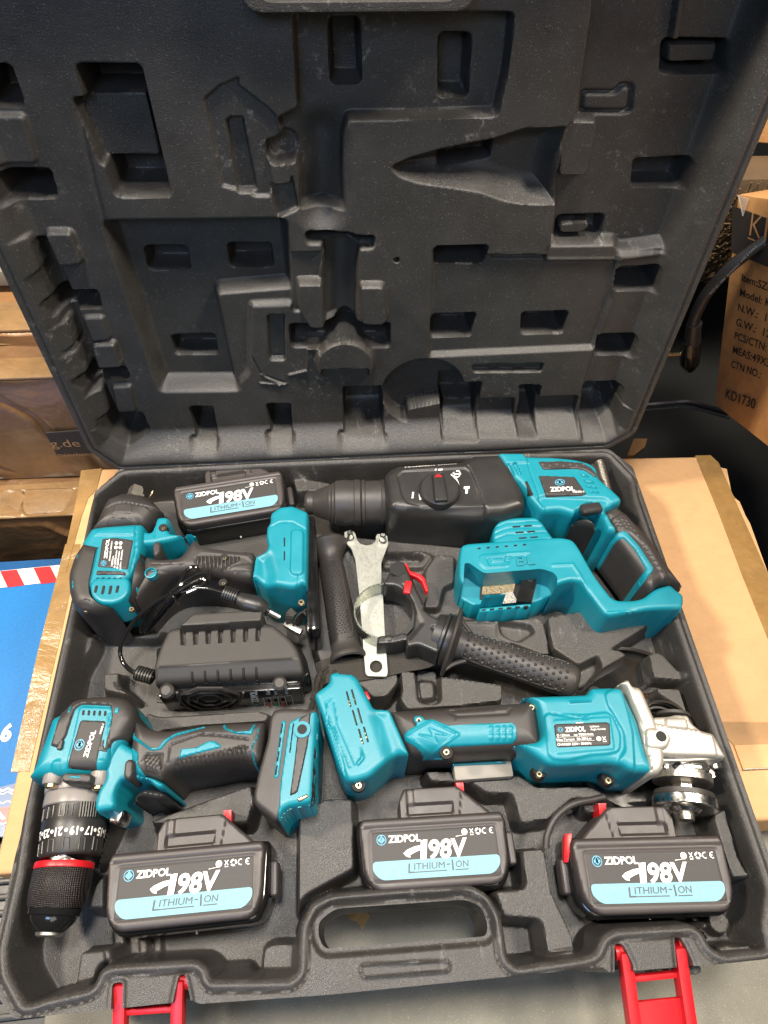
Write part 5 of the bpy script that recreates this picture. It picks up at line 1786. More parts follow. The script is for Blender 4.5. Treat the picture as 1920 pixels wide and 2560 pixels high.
# ---- battery foot, standing on end
ft_o = [(1350, 160, .014), (1370, 120, .018), (1400, 110, .018), (1500, 108, .016), (1560, 118, .014), (1590, 125, .012), (1612, 150, .01), (1605, 680, -.022), (1590, 700, -.028), (1500, 725, -.034), (1470, 750, -.036), (1455, 795, -.04), (1430, 790, -.04), (1325, 700, -.034), (1312, 640, -.03), (1318, 500, -.014), (1345, 300, .004)]
fo2, RF2 = relief('battery_foot', dr, MT['rubber'], 'I', ft_o, .033, BODYZ, r=.005, drop=.006, fil=.003)
p1, Rp1 = patch('foot_frame', dr, MT['teal'], RF2, 'I', [(1455, 190), (1500, 165), (1600, 128), (1612, 160), (1608, 690), (1500, 730), (1455, 800), (1420, 770), (1395, 700), (1410, 500)], z=.030, up=.0016, side=BODYZ)
patch('foot_panel', p1, MT['rubber'], Rp1, 'I', [(1505, 165), (1570, 130), (1555, 300), (1500, 560), (1455, 580), (1480, 400)], z=.033, up=.0014)
patch('foot_slot', p1, MT['dark'], Rp1, 'I', [(1472, 188), (1482, 188), (1462, 350), (1452, 350)], z=.033, up=.0006, soft=.0003, res=.0006)
c = P3('I', 1522, 222, .036)
lathe('pin_hole', p1, MT['teal'], c - np.array([0, 0, .003]), c + np.array([0, 0, .0012]), [(0, .0060), (1, .0058)], 24)
lathe('pin_bore', p1, MT['dark'], c - np.array([0, 0, .001]), c + np.array([0, 0, .0016]), [(0, .0034), (1, .0034)], 20)
pv, Rpv = patch('vent_strip', fo2, MT['teal'], RF2, 'I', [(1412, 180), (1432, 175), (1440, 185), (1400, 480), (1380, 488), (1370, 478)], z=.031, up=.0010)
for k in range(4):
    x0, y0 = 1412 - k * 9.5, 190 + k * 74
    patch('vent', pv, MT['dark'], Rpv, 'I', [(x0, y0), (x0 + 13, y0 - 1), (x0 + 5, y0 + 58), (x0 - 8, y0 + 60)], z=.032, up=.0004, soft=.0003, res=.0006)
patch('foot_slot', p1, MT['dark'], Rp1, 'I', [(1590, 330), (1602, 325), (1590, 640), (1572, 650)], z=.022, up=.0006, soft=.0003, res=.0006)
patch('foot_slot', p1, MT['brass'], Rp1, 'I', [(1500, 605), (1560, 580), (1568, 600), (1510, 630)], z=.022, up=.0006, soft=.0003, res=.0006)
# loop cord above the foot
tube('lanyard', dr, MT['web'], [P3('I', 1560, 125, .02), P3('I', 1580, 60, .012), P3('I', 1600, 20, .01), P3('H', 1490, 880, .006), P3('H', 1515, 790, .0), P3('H', 1560, 745, -.004)], .0016, 8)
tube('lanyard', dr, MT['web'], [P3('I', 1570, 122, .02), P3('I', 1592, 60, .012), P3('H', 1500, 910, .01), P3('H', 1500, 850, .006), P3('H', 1525, 770, .0)], .0013, 8)
# ================================================================== ANGLE GRINDER
ag = thing('angle_grinder', 'teal and black angle grinder with bare aluminium head and chrome flange', 'angle grinder', P3('J', 1000, 650, -.05))
tail = [(130, 215, .006), (190, 188, .010), (290, 190, .012), (340, 225, .012), (455, 465, .006), (480, 472, .006), (575, 478, .006), (710, 885, -.016), (620, 890, -.016), (580, 930, -.018), (430, 1080, -.024), (335, 1112, -.026), (270, 1115, -.026), (215, 1010, -.022), (100, 620, -.008), (25, 400, 0), (135, 290, .004)]
to, RTl = relief('battery_foot', ag, MT['teal'], 'J', tail, .031, BODYZ, r=.0055, drop=.0065, fil=.003, feats=[
    fl('J', [(140, 370), (105, 405), (120, 580), (165, 590), (280, 880)], -.0008, .0006, .030),
    fl('J', [(165, 400), (190, 560), (320, 860)], -.0008, .0006, .030),
    fl('J', [(120, 560), (190, 760), (300, 1110)], -.0012, .0008, .024),
    ft('J', [(360, 740), (388, 820), (340, 875), (330, 850), (362, 815)], .0012, .031, .0008, r=.0005),
    fl('J', [(100, 400), (180, 640), (240, 880)], -.0006, .0006, .028),
    ft('J', [(460, 480), (560, 480), (690, 890), (600, 900), (530, 700)], -.004, .028, .012, r=.004)])
for j, (x0, y0) in enumerate(((250, 320), (288, 305))):
    for k in range(3):
        a_, b_ = x0 + k * 45 + j * 0, y0 + k * 138
        patch('vent', to, MT['dark'], RTl, 'J', [(a_ - 5, b_), (a_ + 14, b_ - 4), (a_ + 48, b_ + 118), (a_ + 30, b_ + 122)], z=.031, up=.0005, soft=.0003, res=.0006)
        patch('vent_mesh', to, MT['foil'], RTl, 'J', [(a_ + 6, b_ + 45), (a_ + 22, b_ + 42), (a_ + 42, b_ + 114), (a_ + 28, b_ + 116)], z=.031, up=.0009, soft=.0003, res=.0006)
for q in ((235, 220, .029), (345, 1012, .020)):
    c = P3('J', *q)
    lathe('screw_well', ag, MT['dark'], c - np.array([0, 0, .003]), c + np.array([0, 0, .0015]), [(0, .0050), (1, .0048)], 22)
    if q[0] > 300:
        screw(ag, c + np.array([0, -.001, .0015]), .0034)
# barrel
bar = [(560, 482, .008), (900, 450, .008), (1380, 415, .008), (1520, 408, .008), (1560, 400, .008), (1659, 400, .008), (1659, 850, -.018), (1400, 855, -.018), (1040, 885, -.018), (700, 890, -.018), (600, 700, -.01)]
bo, RBr = relief('grip_barrel', ag, MT['rubber'], 'J', bar, .029, BODYZ, r=.016, drop=.019, fil=.003, feats=[
    ft('J', [(1010, 480), (1370, 440), (1380, 450), (1350, 470), (1040, 500), (1070, 520), (1420, 500), (1450, 470), (1465, 475), (1440, 525), (1060, 545), (980, 505)], -.0010, .018, .0010, r=.0008),
    fl('J', [(1080, 810), (1380, 795)], -.0007, .0006, .014), fl('J', [(760, 885), (775, 825), (940, 820)], -.0007, .0006, .008),
    fl('J', [(850, 458), (1060, 490), (1050, 560)], -.0006, .0005, .018)])
inl, RI2 = patch('power_switch', ag, MT['teal'], RBr, 'J', [(680, 640), (690, 620), (775, 575), (748, 545), (750, 510), (790, 495), (830, 515), (838, 540), (870, 528), (890, 528), (1010, 575), (1480, 552), (1512, 580), (1520, 670), (1490, 705), (1025, 728), (1038, 780), (1010, 815), (970, 815), (945, 782), (890, 800), (860, 792), (690, 680)], z=.028, up=.0018, res=.0007, soft=.0007, feats=[
    fl('J', [(700, 645), (875, 548), (1085, 645), (890, 770), (700, 655)], .0010, .0006, .029, .0010),
    ft('J', [(770, 640), (890, 655), (860, 590), (1025, 655), (905, 640), (940, 712), (885, 680)], -.0010, .029, .0008, r=.0003)] +
    [fc('J', (1325 + i * 48, 600 + j * 34), .0014, .0009, .029, .0014) for i in range(4) for j in range(3)])
for q in ((790, 545), (993, 778)):
    c = P3('J', *q, .028)
    lathe('screw_well', inl, MT['dark'], c - np.array([0, 0, .002]), c + np.array([0, 0, .0016]), [(0, .0046), (1, .0044)], 22)
    screw(inl, c + np.array([0, 0, .0014]), .0034)
# lock plate at the lower edge
o, _ = relief('switch_rail', ag, MT['teal'], 'J', [(1035, 885, -.012), (1045, 858, -.010), (1400, 838, -.010), (1460, 855, -.010), (1470, 880, -.012), (1440, 878, -.014), (1050, 895, -.014)], -.002, -.03, r=.002, fil=.001)
cuboid('paddle', ag, plastic('paddle_grey', (.22, .20, .17), .5, 900, .4), P3('J', 1255, 905, -.014), (.044, .016, .018), math.radians(1.5) + math.atan2(-.02, 1), .002)
# red button at the top of the foot
cuboid('red_button', ag, MT['red'], P3('J', 408, 360, .004), (.003, .007, .006), .4, .001)
# motor housing, in K crop
mh = [(78, 380, .006), (180, 360, .010), (560, 342, .012), (580, 300, .014), (600, 290, .014), (740, 283, .014), (760, 285, .014), (800, 300, .012), (870, 560, .0), (890, 800, -.010), (888, 900, -.018), (860, 970, -.024), (700, 982, -.026), (640, 938, -.024), (560, 925, -.024), (400, 935, -.024), (240, 942, -.024),
      (180, 930, -.024), (110, 870, -.022), (40, 800, -.016), (0, 760, -.01), (0, 742, -.006), (180, 705, .0), (205, 690, .0), (208, 660, .0), (185, 480, .004), (140, 410, .006)]
mo, RMo = relief('motor_housing', ag, MT['teal'], 'K', mh, .035, BODYZ, r=.007, drop=.008, fil=.004, res=.0009, feats=[
    ft('K', [(275, 480), (300, 458), (540, 470), (700, 450), (740, 470), (800, 600), (795, 720), (700, 740), (600, 745), (440, 780), (340, 775), (300, 740)], .0016, .034, .0018, r=.004),
    ft('K', [(345, 500), (730, 480), (760, 700), (360, 735)], .0008, .036, .0012),
    fl('K', [(330, 460), (560, 495), (590, 480)], -.0010, .0010, .034),
    ft('K', [(430, 398), (580, 388), (580, 400), (430, 410)], .0014, .026, .001, r=.0005),
    ft('K', [(490, 830), (650, 822), (650, 838), (492, 845)], .0014, .022, .001, r=.0005),
    ft('K', [(680, 330), (770, 290), (800, 310), (870, 600), (890, 960), (740, 960), (770, 800), (820, 720), (810, 600), (730, 460), (700, 420)], .0022, .030, .002, r=.003),
    fl('K', [(275, 360), (330, 372), (500, 355)], -.0010, .0008, .016), fl('K', [(330, 915), (340, 895), (580, 880), (600, 910)], -.0010, .0008, .010)])
nm, RNg = patch('nameplate', ag, MT['labelk'], RMo, 'K', [(345, 530), (352, 522), (715, 508), (735, 520), (742, 665), (730, 675), (375, 690), (362, 680)], z=.038, up=.0006)
F_ = quad_frame('K', (365, 688), (740, 672), (345, 522), .039)
pr = Print(*F_, .0004, zf=RNg.H)
pr.text('ZIDPOL', .20, .64, .38, .20, .035)
pr.text('Lithium', .67, .78, .17, .085, .01)
pr.text('Angle Grinder', .67, .66, .29, .085, .01)
pr.text('O 125mm', .03, .46, .24, .10, .015)
pr.text('no 9500r/min', .35, .46, .36, .10, .015)
pr.text('Max.Torque  20-38N.m', .02, .28, .64, .10, .015)
pr.text('CHARGER 220V~ 50/60Hz', .02, .08, .63, .10, .015)
pr.rect(.02, .42, .72, .43)
pr.rect(.02, .235, .72, .245)
pr.ring(.80, .30, .045, .012, 18, ky=2.1)
pr.disc(.80, .30, .022, 10, 2.1)
pr.strip([(.87, .38), (.93, .22)], .015)
pr.strip([(.93, .38), (.87, .22)], .015)
pr.rect(.87, .16, .94, .18)
pr.rect(.42, .985, .56, 1.03)
pr.done('lettering', MT['white'], nm)
pr = Print(F_[0], F_[1], F_[2], .0004, zf=RNg.H)
emblem(pr, .11, .74, .052, 2.1)
pr.done('emblem', MT['logo'], nm)
for q in ((188, 405, .022), (622, 325, .020), (240, 862, .006), (712, 905, .004)):
    c = P3('K', *q)
    lathe('screw_well', ag, MT['dark'], c - np.array([0, 0, .006]), c + np.array([.0005, .001, .003]), [(0, .0056), (.8, .0054), (1, .0050)], 22)
    screw(ag, c + np.array([-.001, -.002, .0035]), .0034)
# aluminium flange
fg = [(760, 280, .010), (795, 260, .010), (810, 248, .010), (838, 250, .010), (860, 295, .010), (888, 310, .006), (905, 350, .002), (985, 560, 0), (1000, 760, -.01), (985, 860, -.018), (960, 930, -.022), (930, 965, -.024), (860, 975, -.024), (880, 800, -.01), (870, 560, 0), (805, 300, .008)]
al, RAl = relief('head_flange', ag, MT['cast'], 'K', [(p[0], p[1], p[2] + .012) for p in fg], .034, BODYZ, r=.006, drop=.007, fil=.002, auto=False, res=.0009, feats=[
    ft('K', [(885, 780), (970, 778), (980, 870), (890, 880)], .0030, .02, .001), fl('K', [(890, 400), (975, 600), (975, 770)], -.0008, .0008, .03)])
# gear head
gh = [(890, 340), (930, 385), (985, 470), (1000, 490), (1110, 485), (1170, 470), (1255, 475), (1280, 530), (1340, 580), (1420, 600), (1438, 620), (1475, 770, .016), (1470, 800, .012), (1100, 800, .008), (1000, 790, .008), (985, 600)]
g1, RGh = relief('gear_head', ag, MT['cast'], 'K', gh, .030, .006, z=.024, r=.004, drop=.005, fil=.002, auto=False, res=.0009, feats=[
    ft('K', [(960, 525), (1330, 585), (1425, 605), (1440, 650), (1465, 760), (1000, 770), (985, 700)], .0012, .028, .002),
    fl('K', [(950, 530), (1000, 540), (1330, 590)], .0010, .0008, .026)])
g2, RG3 = relief('handle_boss', ag, MT['cast'], 'K', [(965, 535), (1110, 560), (1150, 600), (1158, 650), (1130, 695), (1090, 705), (985, 700)], .036, .0, z=.034, r=.005, drop=.005, fil=.006)
c = P3('K', 1085, 612, .0362)
lathe('threaded_hole', g2, MT['dark'], c - np.array([0, 0, .004]), c + np.array([0, 0, .0003]), [(0, .0036), (1, .0036)], 24)
lathe('hole_rim', g2, MT['cast'], c - np.array([0, 0, .002]), c + np.array([0, 0, .0006]), [(0, .0050), (1, .0048), (1, .0038), (.5, .0036)], 28, cap=False)
tube('casting_seam', g1, MT['cast'], [P3('K', *q) for q in [(1000, 772, .024), (1150, 775, .0255), (1300, 772, .0255), (1455, 762, .024)]], .0009, 6)
tube('casting_edge', g1, MT['cast'], [P3('K', *q) for q in [(1160, 570, .030), (1330, 588, .0300), (1418, 606, .0290), (1436, 650, .028), (1462, 755, .025)]], .0010, 6)
o, _ = relief('spindle_lock_boss', ag, MT['cast'], 'K', [(1105, 490), (1125, 480), (1240, 478), (1262, 490), (1285, 580), (1110, 560)], .034, .01, z=.030, r=.005, fil=.006)
lathe('lock_button', ag, MT['rubber'], P3('K', 1168, 480, .018), P3('K', 1165, 455, .018), [(0, .012), (.8, .012), (1, .010)], 28)
o, _ = relief('lower_lug', ag, MT['cast'], 'K', [(990, 710), (1090, 708), (1130, 760), (1110, 810), (1000, 815), (985, 760)], .018, -.03, z=.012, r=.004, fil=.005)
lathe('lug_hole', o, MT['dark'], P3('K', 1040, 722, .0185), P3('K', 1040, 722, .0195), [(0, .0075), (1, .0072)], 24)
# spindle stack: axis points at the viewer's side of the tray
S0, S1 = P3('K', 1218, 780, -.002), P3('K', 1262, 1195, -.002)
hk = lambda a_, b_: np.linalg.norm(P3('K', *a_, 0) - P3('K', *b_, 0)) / 2
ra, rb_, rc = hk((1025, 850), (1405, 830)), hk((1040, 1060), (1455, 1040)), hk((1225, 1160), (1330, 1150))
lathe('bearing_collar', ag, MT['steel'], S0, S1, [(0, ra), (.08, ra), (.085, ra * .93), (.17, ra * .93), (.18, ra * .98), (.24, ra * .98), (.245, ra * .94), (.29, ra * .94), (.30, ra), (.385, ra), (.395, ra * .94), (.40, ra * .3)], 64, sharp=25)
for k in range(18):
    th = k / 18 * 6.283
    d_, a2, b2 = frame_of(S1 - S0)
    c = S0 + (S1 - S0) * .20 + (a2 * math.cos(th) + b2 * math.sin(th)) * ra * .97
    cuboid('collar_notch', ag, MT['chrome'] if k % 3 else MT['dark'], c, (.003, .006, .003), th, .0004)
lathe('spindle', ag, MT['steel'], S0, S1, [(.36, ra * .40), (.41, ra * .40), (.42, ra * .36), (.56, ra * .36)], 6, sharp=20)
lathe('inner_flange', ag, MT['rubber'], S0, S1, [(.555, rb_ * .5), (.56, rb_ * .94), (.64, rb_ * .94), (.655, rb_ * .90)], 56)
lathe('outer_flange', ag, MT['chrome'], S0, S1, [(.655, rb_ * .97), (.66, rb_), (.80, rb_), (.815, rb_ * .96), (.82, rb_ * .5), (.875, rb_ * .40), (.885, rc)], 72, sharp=25)
prof = [(.88, rc)]
for k in range(4):
    prof += [(.89 + k * .026, rc), (.897 + k * .026, rc * .84), (.905 + k * .026, rc * .84), (.91 + k * .026, rc)]
lathe('threaded_end', ag, MT['steel'], S0, S1, prof + [(1, rc * .9)], 28, sharp=30)
for q in ((1055, 808, -.004), (1445, 792, -.008), (905, 345, .006), (990, 838, -.006)):
    c = P3('K', *q)
    lathe('screw', ag, MT['steel'], c, c + np.array([.0, -.005, -.0005]), [(0, .0035), (.8, .0035), (1, .0026)], 14)

# ================================================================== wheel guard and wheel behind the grinder
wg = thing('wheel_guard', 'glossy black curved grinder wheel guard tucked under the grinder head', 'wheel guard', P3('K', 850, 500, -.05))
cc_ = P3('K', 870, 560, -.038)
Rg = np.linalg.norm(P3('K', 870, 60, -.038) - cc_)


def arc_wall(name, parent, mat, c, R_, a0, a1, z0, z1, t=.0022, n=60, lip=0.):
    V, Fc = [], []
    for i in range(n + 1):
        a_ = a0 + (a1 - a0) * i / n
        for r, z in ((R_, z0), (R_ + t, z0), (R_ + t, z1), (R_, z1)):
            V.append((c[0] + r * math.cos(a_), c[1] + r * math.sin(a_), z))
    for i in range(n):
        for k in range(4):
            k2 = (k + 1) % 4
            Fc.append((i * 4 + k, i * 4 + k2, (i + 1) * 4 + k2, (i + 1) * 4 + k))
    Fc += [(3, 2, 1, 0), tuple(n * 4 + k for k in range(4))]
    me = pydata(name, V, Fc, True, 40)
    bm = bmesh.new(); bm.from_mesh(me); bmesh.ops.recalc_face_normals(bm, faces=bm.faces); bm.to_mesh(me); bm.free()
    return link(name, me, mat, parent)
half = [(cc_[0] + Rg * math.cos(t), cc_[1] + Rg * math.sin(t)) for t in np.linspace(math.radians(58), math.radians(300), 60)]
o = link('guard_plate', field_mesh('guard_plate', poly(half, 0), lambda x, y: np.full(np.shape(x), -.030), -.034, .0014), MT['gloss'], wg)
arc_wall('guard_rim', wg, MT['gloss'], cc_, Rg - .001, math.radians(58), math.radians(300), -.045, -.024, .003)
c2 = P3('K', 1110, 560, -.012)
R2 = np.linalg.norm(P3('K', 1290, 560, -.012) - c2) * .98
arc_wall('clamp_band', wg, MT['gloss'], c2, R2, math.radians(-40), math.radians(150), -.020, -.008, .0016)
arc_wall('clamp_band_inner', wg, MT['black'], c2, R2 * .88, math.radians(-40), math.radians(150), -.026, -.016, .0016)
for k in range(3):
    tube('copper_edge', wg, metal('copper%d' % k, (.75, .36, .18), .3) if k == 0 else bpy.data.materials['copper0'], [P3('K', 900 + k * 8, 330 + k * 22, 0.004), P3('K', 930 + k * 6, 308 + k * 20, .002), P3('K', 955 + k * 20, 294 + k * 18 + 2 * k, -.002)], .0008, 6)
# thin cord running along the floor to the right battery
cd = thing('loop_cord', 'thin black cord arching across the tray floor left of the right hand battery', 'cord', P3('K', 330, 1300, -.03))
tube('cord_run', cd, MT['rubber'], [P3('K', *q) for q in [(290, 1382, -.012), (300, 1290, -.010), (350, 1180, -.008), (420, 1110, -.008), (500, 1070, -.008), (600, 1050, -.010), (690, 1030, -.012)]], .0024, 10)
# ================================================================== GRINDER SIDE HANDLE (hollow, ribbed)
sh_ = thing('side_handle', 'black ribbed side handle with open flared end left of the spanner', 'handle', P3('F', 350, 1100, -.05))
A_, B_ = P3('F', 300, 745, -.014), P3('F', 448, 1570, -.012)
hF = lambda a_, b_, z=-.012: np.linalg.norm(P3('F', *a_, z) - P3('F', *b_, z)) / 2
r1, r2, rf, re = hF((232, 950), (425, 930)) * .97, hF((285, 1350), (520, 1330)) * .95, hF((170, 800), (488, 760)), hF((310, 1590), (582, 1550))
prof = [(-.04, rf * .55), (-.035, rf * .95), (-.01, rf), (.01, rf * .92), (.04, rf * .72), (.10, r1 * 1.02), (.14, r1 * .95), (.20, r1), (.5, (r1 + r2) / 2), (.82, r2), (.88, r2 * .98), (.93, r2 * 1.0), (.96, re * .97), (.98, re), (1.0, re), (1.01, re * .92), (1.005, re * .80), (.97, re * .66), (.80, re * .6)]
hb = lathe('grip', sh_, MT['rubber'], A_, B_, prof, 56, sharp=40)
ax_ = (B_ - A_) / np.linalg.norm(B_ - A_)
L_ = np.linalg.norm(B_ - A_)
up_ = np.array([0, 0, 1.]) - ax_ * ax_[2]
up_ /= np.linalg.norm(up_)
sd_ = np.cross(ax_, up_)


def on_grip(u, th, e=0.):
    r = np.interp(u, [p[0] for p in prof[:-4]], [p[1] for p in prof[:-4]])
    return A_ + ax_ * u * L_ + (r + e) * (up_ * math.cos(th) + sd_ * math.sin(th))


sgn = 1 if sd_[0] < 0 else -1
bb = bmesh.new()
V, Fc = [], []
for k in range(18):
    u = .22 + k * .034
    vv, ff = tube_data([on_grip(u, sgn * (.55 + .12 * j), -.0002) for j in range(6)], .0011, 6)
    b0 = len(V); V += vv; Fc += [tuple(b0 + i for i in f) for f in ff]
link('grip_ribs', pydata('grip_ribs', V, Fc), MT['rubber'], hb)


def dots(name, parent, mat, pts, nrm, r, h):
    V, Fc = [], []
    for p, n_ in zip(pts, nrm):
        d_, a2, b2 = frame_of(n_)
        b0 = len(V)
        for rr2, hh in ((1, -.3), (.75, .6), (.3, 1)):
            for k in range(8):
                V.append(p + (a2 * math.cos(k * .785) + b2 * math.sin(k * .785)) * r * rr2 + d_ * h * hh)
        for j in range(2):
            for k in range(8):
                Fc.append((b0 + j * 8 + k, b0 + j * 8 + (k + 1) % 8, b0 + (j + 1) * 8 + (k + 1) % 8, b0 + (j + 1) * 8 + k))
        Fc.append(tuple(b0 + 16 + k for k in range(8)))
    me = pydata(name, V, Fc)
    bm = bmesh.new(); bm.from_mesh(me); bmesh.ops.recalc_face_normals(bm, faces=bm.faces); bm.to_mesh(me); bm.free()
    return link(name, me, mat, parent)


P_, Nn_ = [], []
for k in range(32):
    for j in range(4):
        u, th = .19 + k * .0205, sgn * (.28 - .22 * j + (k % 2) * .10)
        P_.append(on_grip(u, th))
        Nn_.append(on_grip(u, th, .01) - on_grip(u, th))
dots('grip_studs', hb, MT['black'], P_, Nn_, .0010, .0008)
tube('grip_panel_edge', hb, MT['rubber'], [on_grip(.16, sgn * .9), on_grip(.145, 0.1), on_grip(.18, -sgn * .62), on_grip(.5, -sgn * .66), on_grip(.82, -sgn * .62), on_grip(.87, -sgn * .2), on_grip(.87, sgn * .6)], .0005, 6)

# ================================================================== PIN SPANNER
sp = thing('pin_spanner', 'flat silver pin spanner with forked two pin end between the handles', 'spanner', P3('F', 620, 1100, -.012))
zs = -.008
out = [(418, 622), (440, 615), (488, 618), (500, 640), (510, 680), (535, 710), (580, 722), (620, 715), (650, 690), (652, 650), (665, 635), (735, 650), (742, 712), (720, 770), (690, 850), (692, 1000), (700, 1040), (718, 1400), (738, 1660), (730, 1690), (720, 1692), (590, 1688), (575, 1670), (560, 1500), (530, 1100), (500, 830), (470, 745), (420, 690)]
hole = circ(P3('F', 652, 1618, zs)[:2], .0052)
shp = cut(poly(PZ('F', out, zs), .0015), hole)
me = field_mesh('spanner_plate', shp, lambda x, y: np.full(np.shape(x), zs), zs - .0028, .0009, sharp=30)
spo = link('spanner_plate', me, MT['zinc'], sp)
for q in ((462, 670), (702, 690)):
    c = P3('F', *q, zs)
    lathe('pin', sp, MT['chrome'], c, c + np.array([0, 0, .011]), [(0, .0038), (.2, .0032), (.25, .0026), (.9, .0026), (1, .0018)], 20)

# ================================================================== AUXILIARY HANDLE with clamp ring
ah = thing('auxiliary_handle', 'black studded auxiliary handle with steel clamp ring and red lever', 'handle', P3('F', 1100, 1300, -.04))
cr = P3('F', 712, 1225, .004)
RR = np.linalg.norm(P3('F', 925, 1240, .004) - P3('F', 500, 1210, .004)) / 2
arc_wall('clamp_ring', ah, metal('ring_steel', (.34, .36, .31), .3), cr, RR, math.radians(20), math.radians(282), -.008, .010, .0012, 80)
arc_wall('clamp_liner', ah, MT['black'], cr, RR * .985, math.radians(-75), math.radians(92), -.010, .009, .004, 60)
# body: triangular bracket
bk = [(705, 1010), (795, 832), (865, 850), (895, 930), (1015, 1165), (1005, 1195), (1060, 1240), (1120, 1265), (1175, 1270), (1180, 1290), (1110, 1530), (1085, 1525), (960, 1470), (880, 1490), (870, 1400), (925, 1340), (940, 1240), (920, 1150), (870, 1080), (790, 1035), (720, 1030)]
ko, RK = relief('bracket', ah, MT['black'], 'F', bk, .014, -.014, z=.010, r=.003, drop=.003, fil=.003, feats=[
    fl('F', [(865, 850), (1000, 1160)], -.0008, .0006, .013), fc('F', (785, 935), .0022, -.0010, .013), fc('F', (1080, 1335), .0022, -.0010, .013),
    ft('F', [(850, 1010), (1000, 1300), (900, 1420), (900, 1300), (930, 1200)], -.0015, .013, .004)])
o2, RK2 = relief('clamp_jaw', ah, MT['black'], 'F', [(665, 1400, .010), (690, 1388, .010), (790, 1388, .010), (850, 1365, .008), (940, 1400, .006), (1100, 1410, .004), (1110, 1460, 0), (1085, 1530, -.006), (960, 1485, -.006), (870, 1495, -.008), (800, 1512, -.008), (670, 1520, -.008), (655, 1500, -.006)], .012, -.014, r=.002, drop=.002, fil=.002, feats=[fc('F', (750, 1410), .0025, .0010, .011)])
c = P3('F', 812, 898, .0142)
lathe('hex_hole', ko, MT['dark'], c - np.array([0, 0, .003]), c + np.array([0, 0, .0004]), [(0, .0075), (1, .0073)], 6)
cuboid('depth_stop', ah, MT['red'], P3('F', 886, 1035, .0145), (.006, .012, .004), -.25, .0015, None, 3)
rl = [(862, 850), (885, 852), (905, 905), (985, 932), (1015, 960), (1042, 1050), (1030, 1068), (1018, 1055), (990, 985), (960, 960), (900, 938), (880, 900)]
relief('release_lever', ah, MT['red'], 'F', rl, .004, -.006, z=.004, r=.0012, fil=.001, res=.0007)
plate('lever_web', ah, MT['black'], 'F', [(905, 940), (985, 980), (1035, 1070), (1000, 1165)], -.002, .006)
# neck, collar disc and studded grip
n0, n1 = P3('F', 1080, 1385, .0), P3('F', 1230, 1440, .0)
lathe('neck', ah, MT['black'], n0, n1, [(0, .018), (.35, .0185), (.40, .0215), (.52, .0215), (.55, .0195), (.62, .0215), (.75, .0215), (1, .020)], 40)
g0, g1 = P3('F', 1195, 1430, 0), P3('K', 505, 245, -.002)
axg = (g1 - g0) / np.linalg.norm(g1 - g0)
Lg = np.linalg.norm(g1 - g0)
rd = np.linalg.norm(P3('F', 1278, 1175, 0) - P3('F', 1100, 1695, 0)) / 2 * .88
r_a = np.linalg.norm(P3('F', 1290, 1340, 0) - P3('F', 1200, 1560, 0)) / 2 * .82
r_b = np.linalg.norm(P3('K', 530, 165, 0) - P3('K', 400, 350, 0)) / 2 * .95
profg = [(0, rd * .6), (.005, rd * .96), (.012, rd), (.03, rd * .97), (.045, rd * .75), (.07, r_a * 1.05), (.10, r_a * .98), (.3, r_a * 1.02), (.6, (r_a + r_b) / 2), (.9, r_b), (.95, r_b * .97), (.98, r_b * .88), (1.0, r_b * .7)]
gp = lathe('grip', ah, MT['rubber'], g0, g1, profg, 56, sharp=50)
ug = np.array([0, 0, 1.]) - axg * axg[2]
ug /= np.linalg.norm(ug)
sg = np.cross(axg, ug)


def on_g(u, th, e=0.):
    r = np.interp(u, [p[0] for p in profg], [p[1] for p in profg])
    return g0 + axg * u * Lg + (r + e) * (ug * math.cos(th) + sg * math.sin(th))


P_, Nn_ = [], []
for k in range(17):
    for j in range(7):
        u, th = .14 + k * .047, -1.15 + j * .36 + (k % 2) * .18
        P_.append(on_g(u, th))
        Nn_.append(on_g(u, th, .01) - on_g(u, th))
dots('grip_studs', gp, MT['black'], P_, Nn_, .0014, .0012)
for sgn2 in (-1, 1):
    tube('grip_panel_edge', gp, MT['rubber'], [on_g(.10, sgn2 * .3), on_g(.12, sgn2 * 1.1), on_g(.2, sgn2 * 1.36), on_g(.55, sgn2 * 1.36), on_g(.88, sgn2 * 1.2), on_g(.955, sgn2 * .5), on_g(.955, 0)], .0006, 6)
# wing ribs of the flange
for th in (1.57, -1.57):
    tube('flange_rib', gp, MT['rubber'], [on_g(.02, th, -.003), on_g(.08, th, .006), on_g(.16, th, .0)], .0018, 8)

# ================================================================== webbing strap lying on the floor of the tray
ws = thing('webbing_strap', 'black woven nylon strap passing under the spanner and the auxiliary handle', 'strap', P3('F', 900, 1550, -.02))
q = [(225, 1680, -.016), (330, 1640, -.013), (480, 1640, -.0125), (700, 1605, -.0125), (860, 1570, -.0125), (1000, 1545, -.0125), (1110, 1500, -.012)]
band('strap_band', ws, MT['web'], [P3('F', *p) for p in q], .021, .0016, (.1, 1, 0))
band('strap_band', ws, MT['web'], [P3('F', 335, 1650, -.014), P3('F', 260, 1675, -.014), P3('F', 232, 1718, -.012), P3('H', 1500, 880, -.004), P3('H', 1480, 950, 0)], .008, .0016, (1, 0, 0))
# short nail like bristle beside the wrench nose
nb = tube('cable_tie_end', None, MT['foil'], [P3('E', 492, 258, .0), P3('E', 510, 232, .004), P3('E', 524, 198, .006)], .0007, 6)
tag(nb, 'thin pale bristle sticking up beside the impact wrench nose', 'bristle')
# ================================================================== SETTING
def slab_px(name, parent, mat, crop, pts, ztop, zbot, r=0.0, bev=.0015, loc=None):
    xy = fillet(PZ(crop, pts, ztop), r) if r else PZ(crop, pts, ztop)
    return slab(name, parent, mat, xy, ztop, zbot, bev, loc)


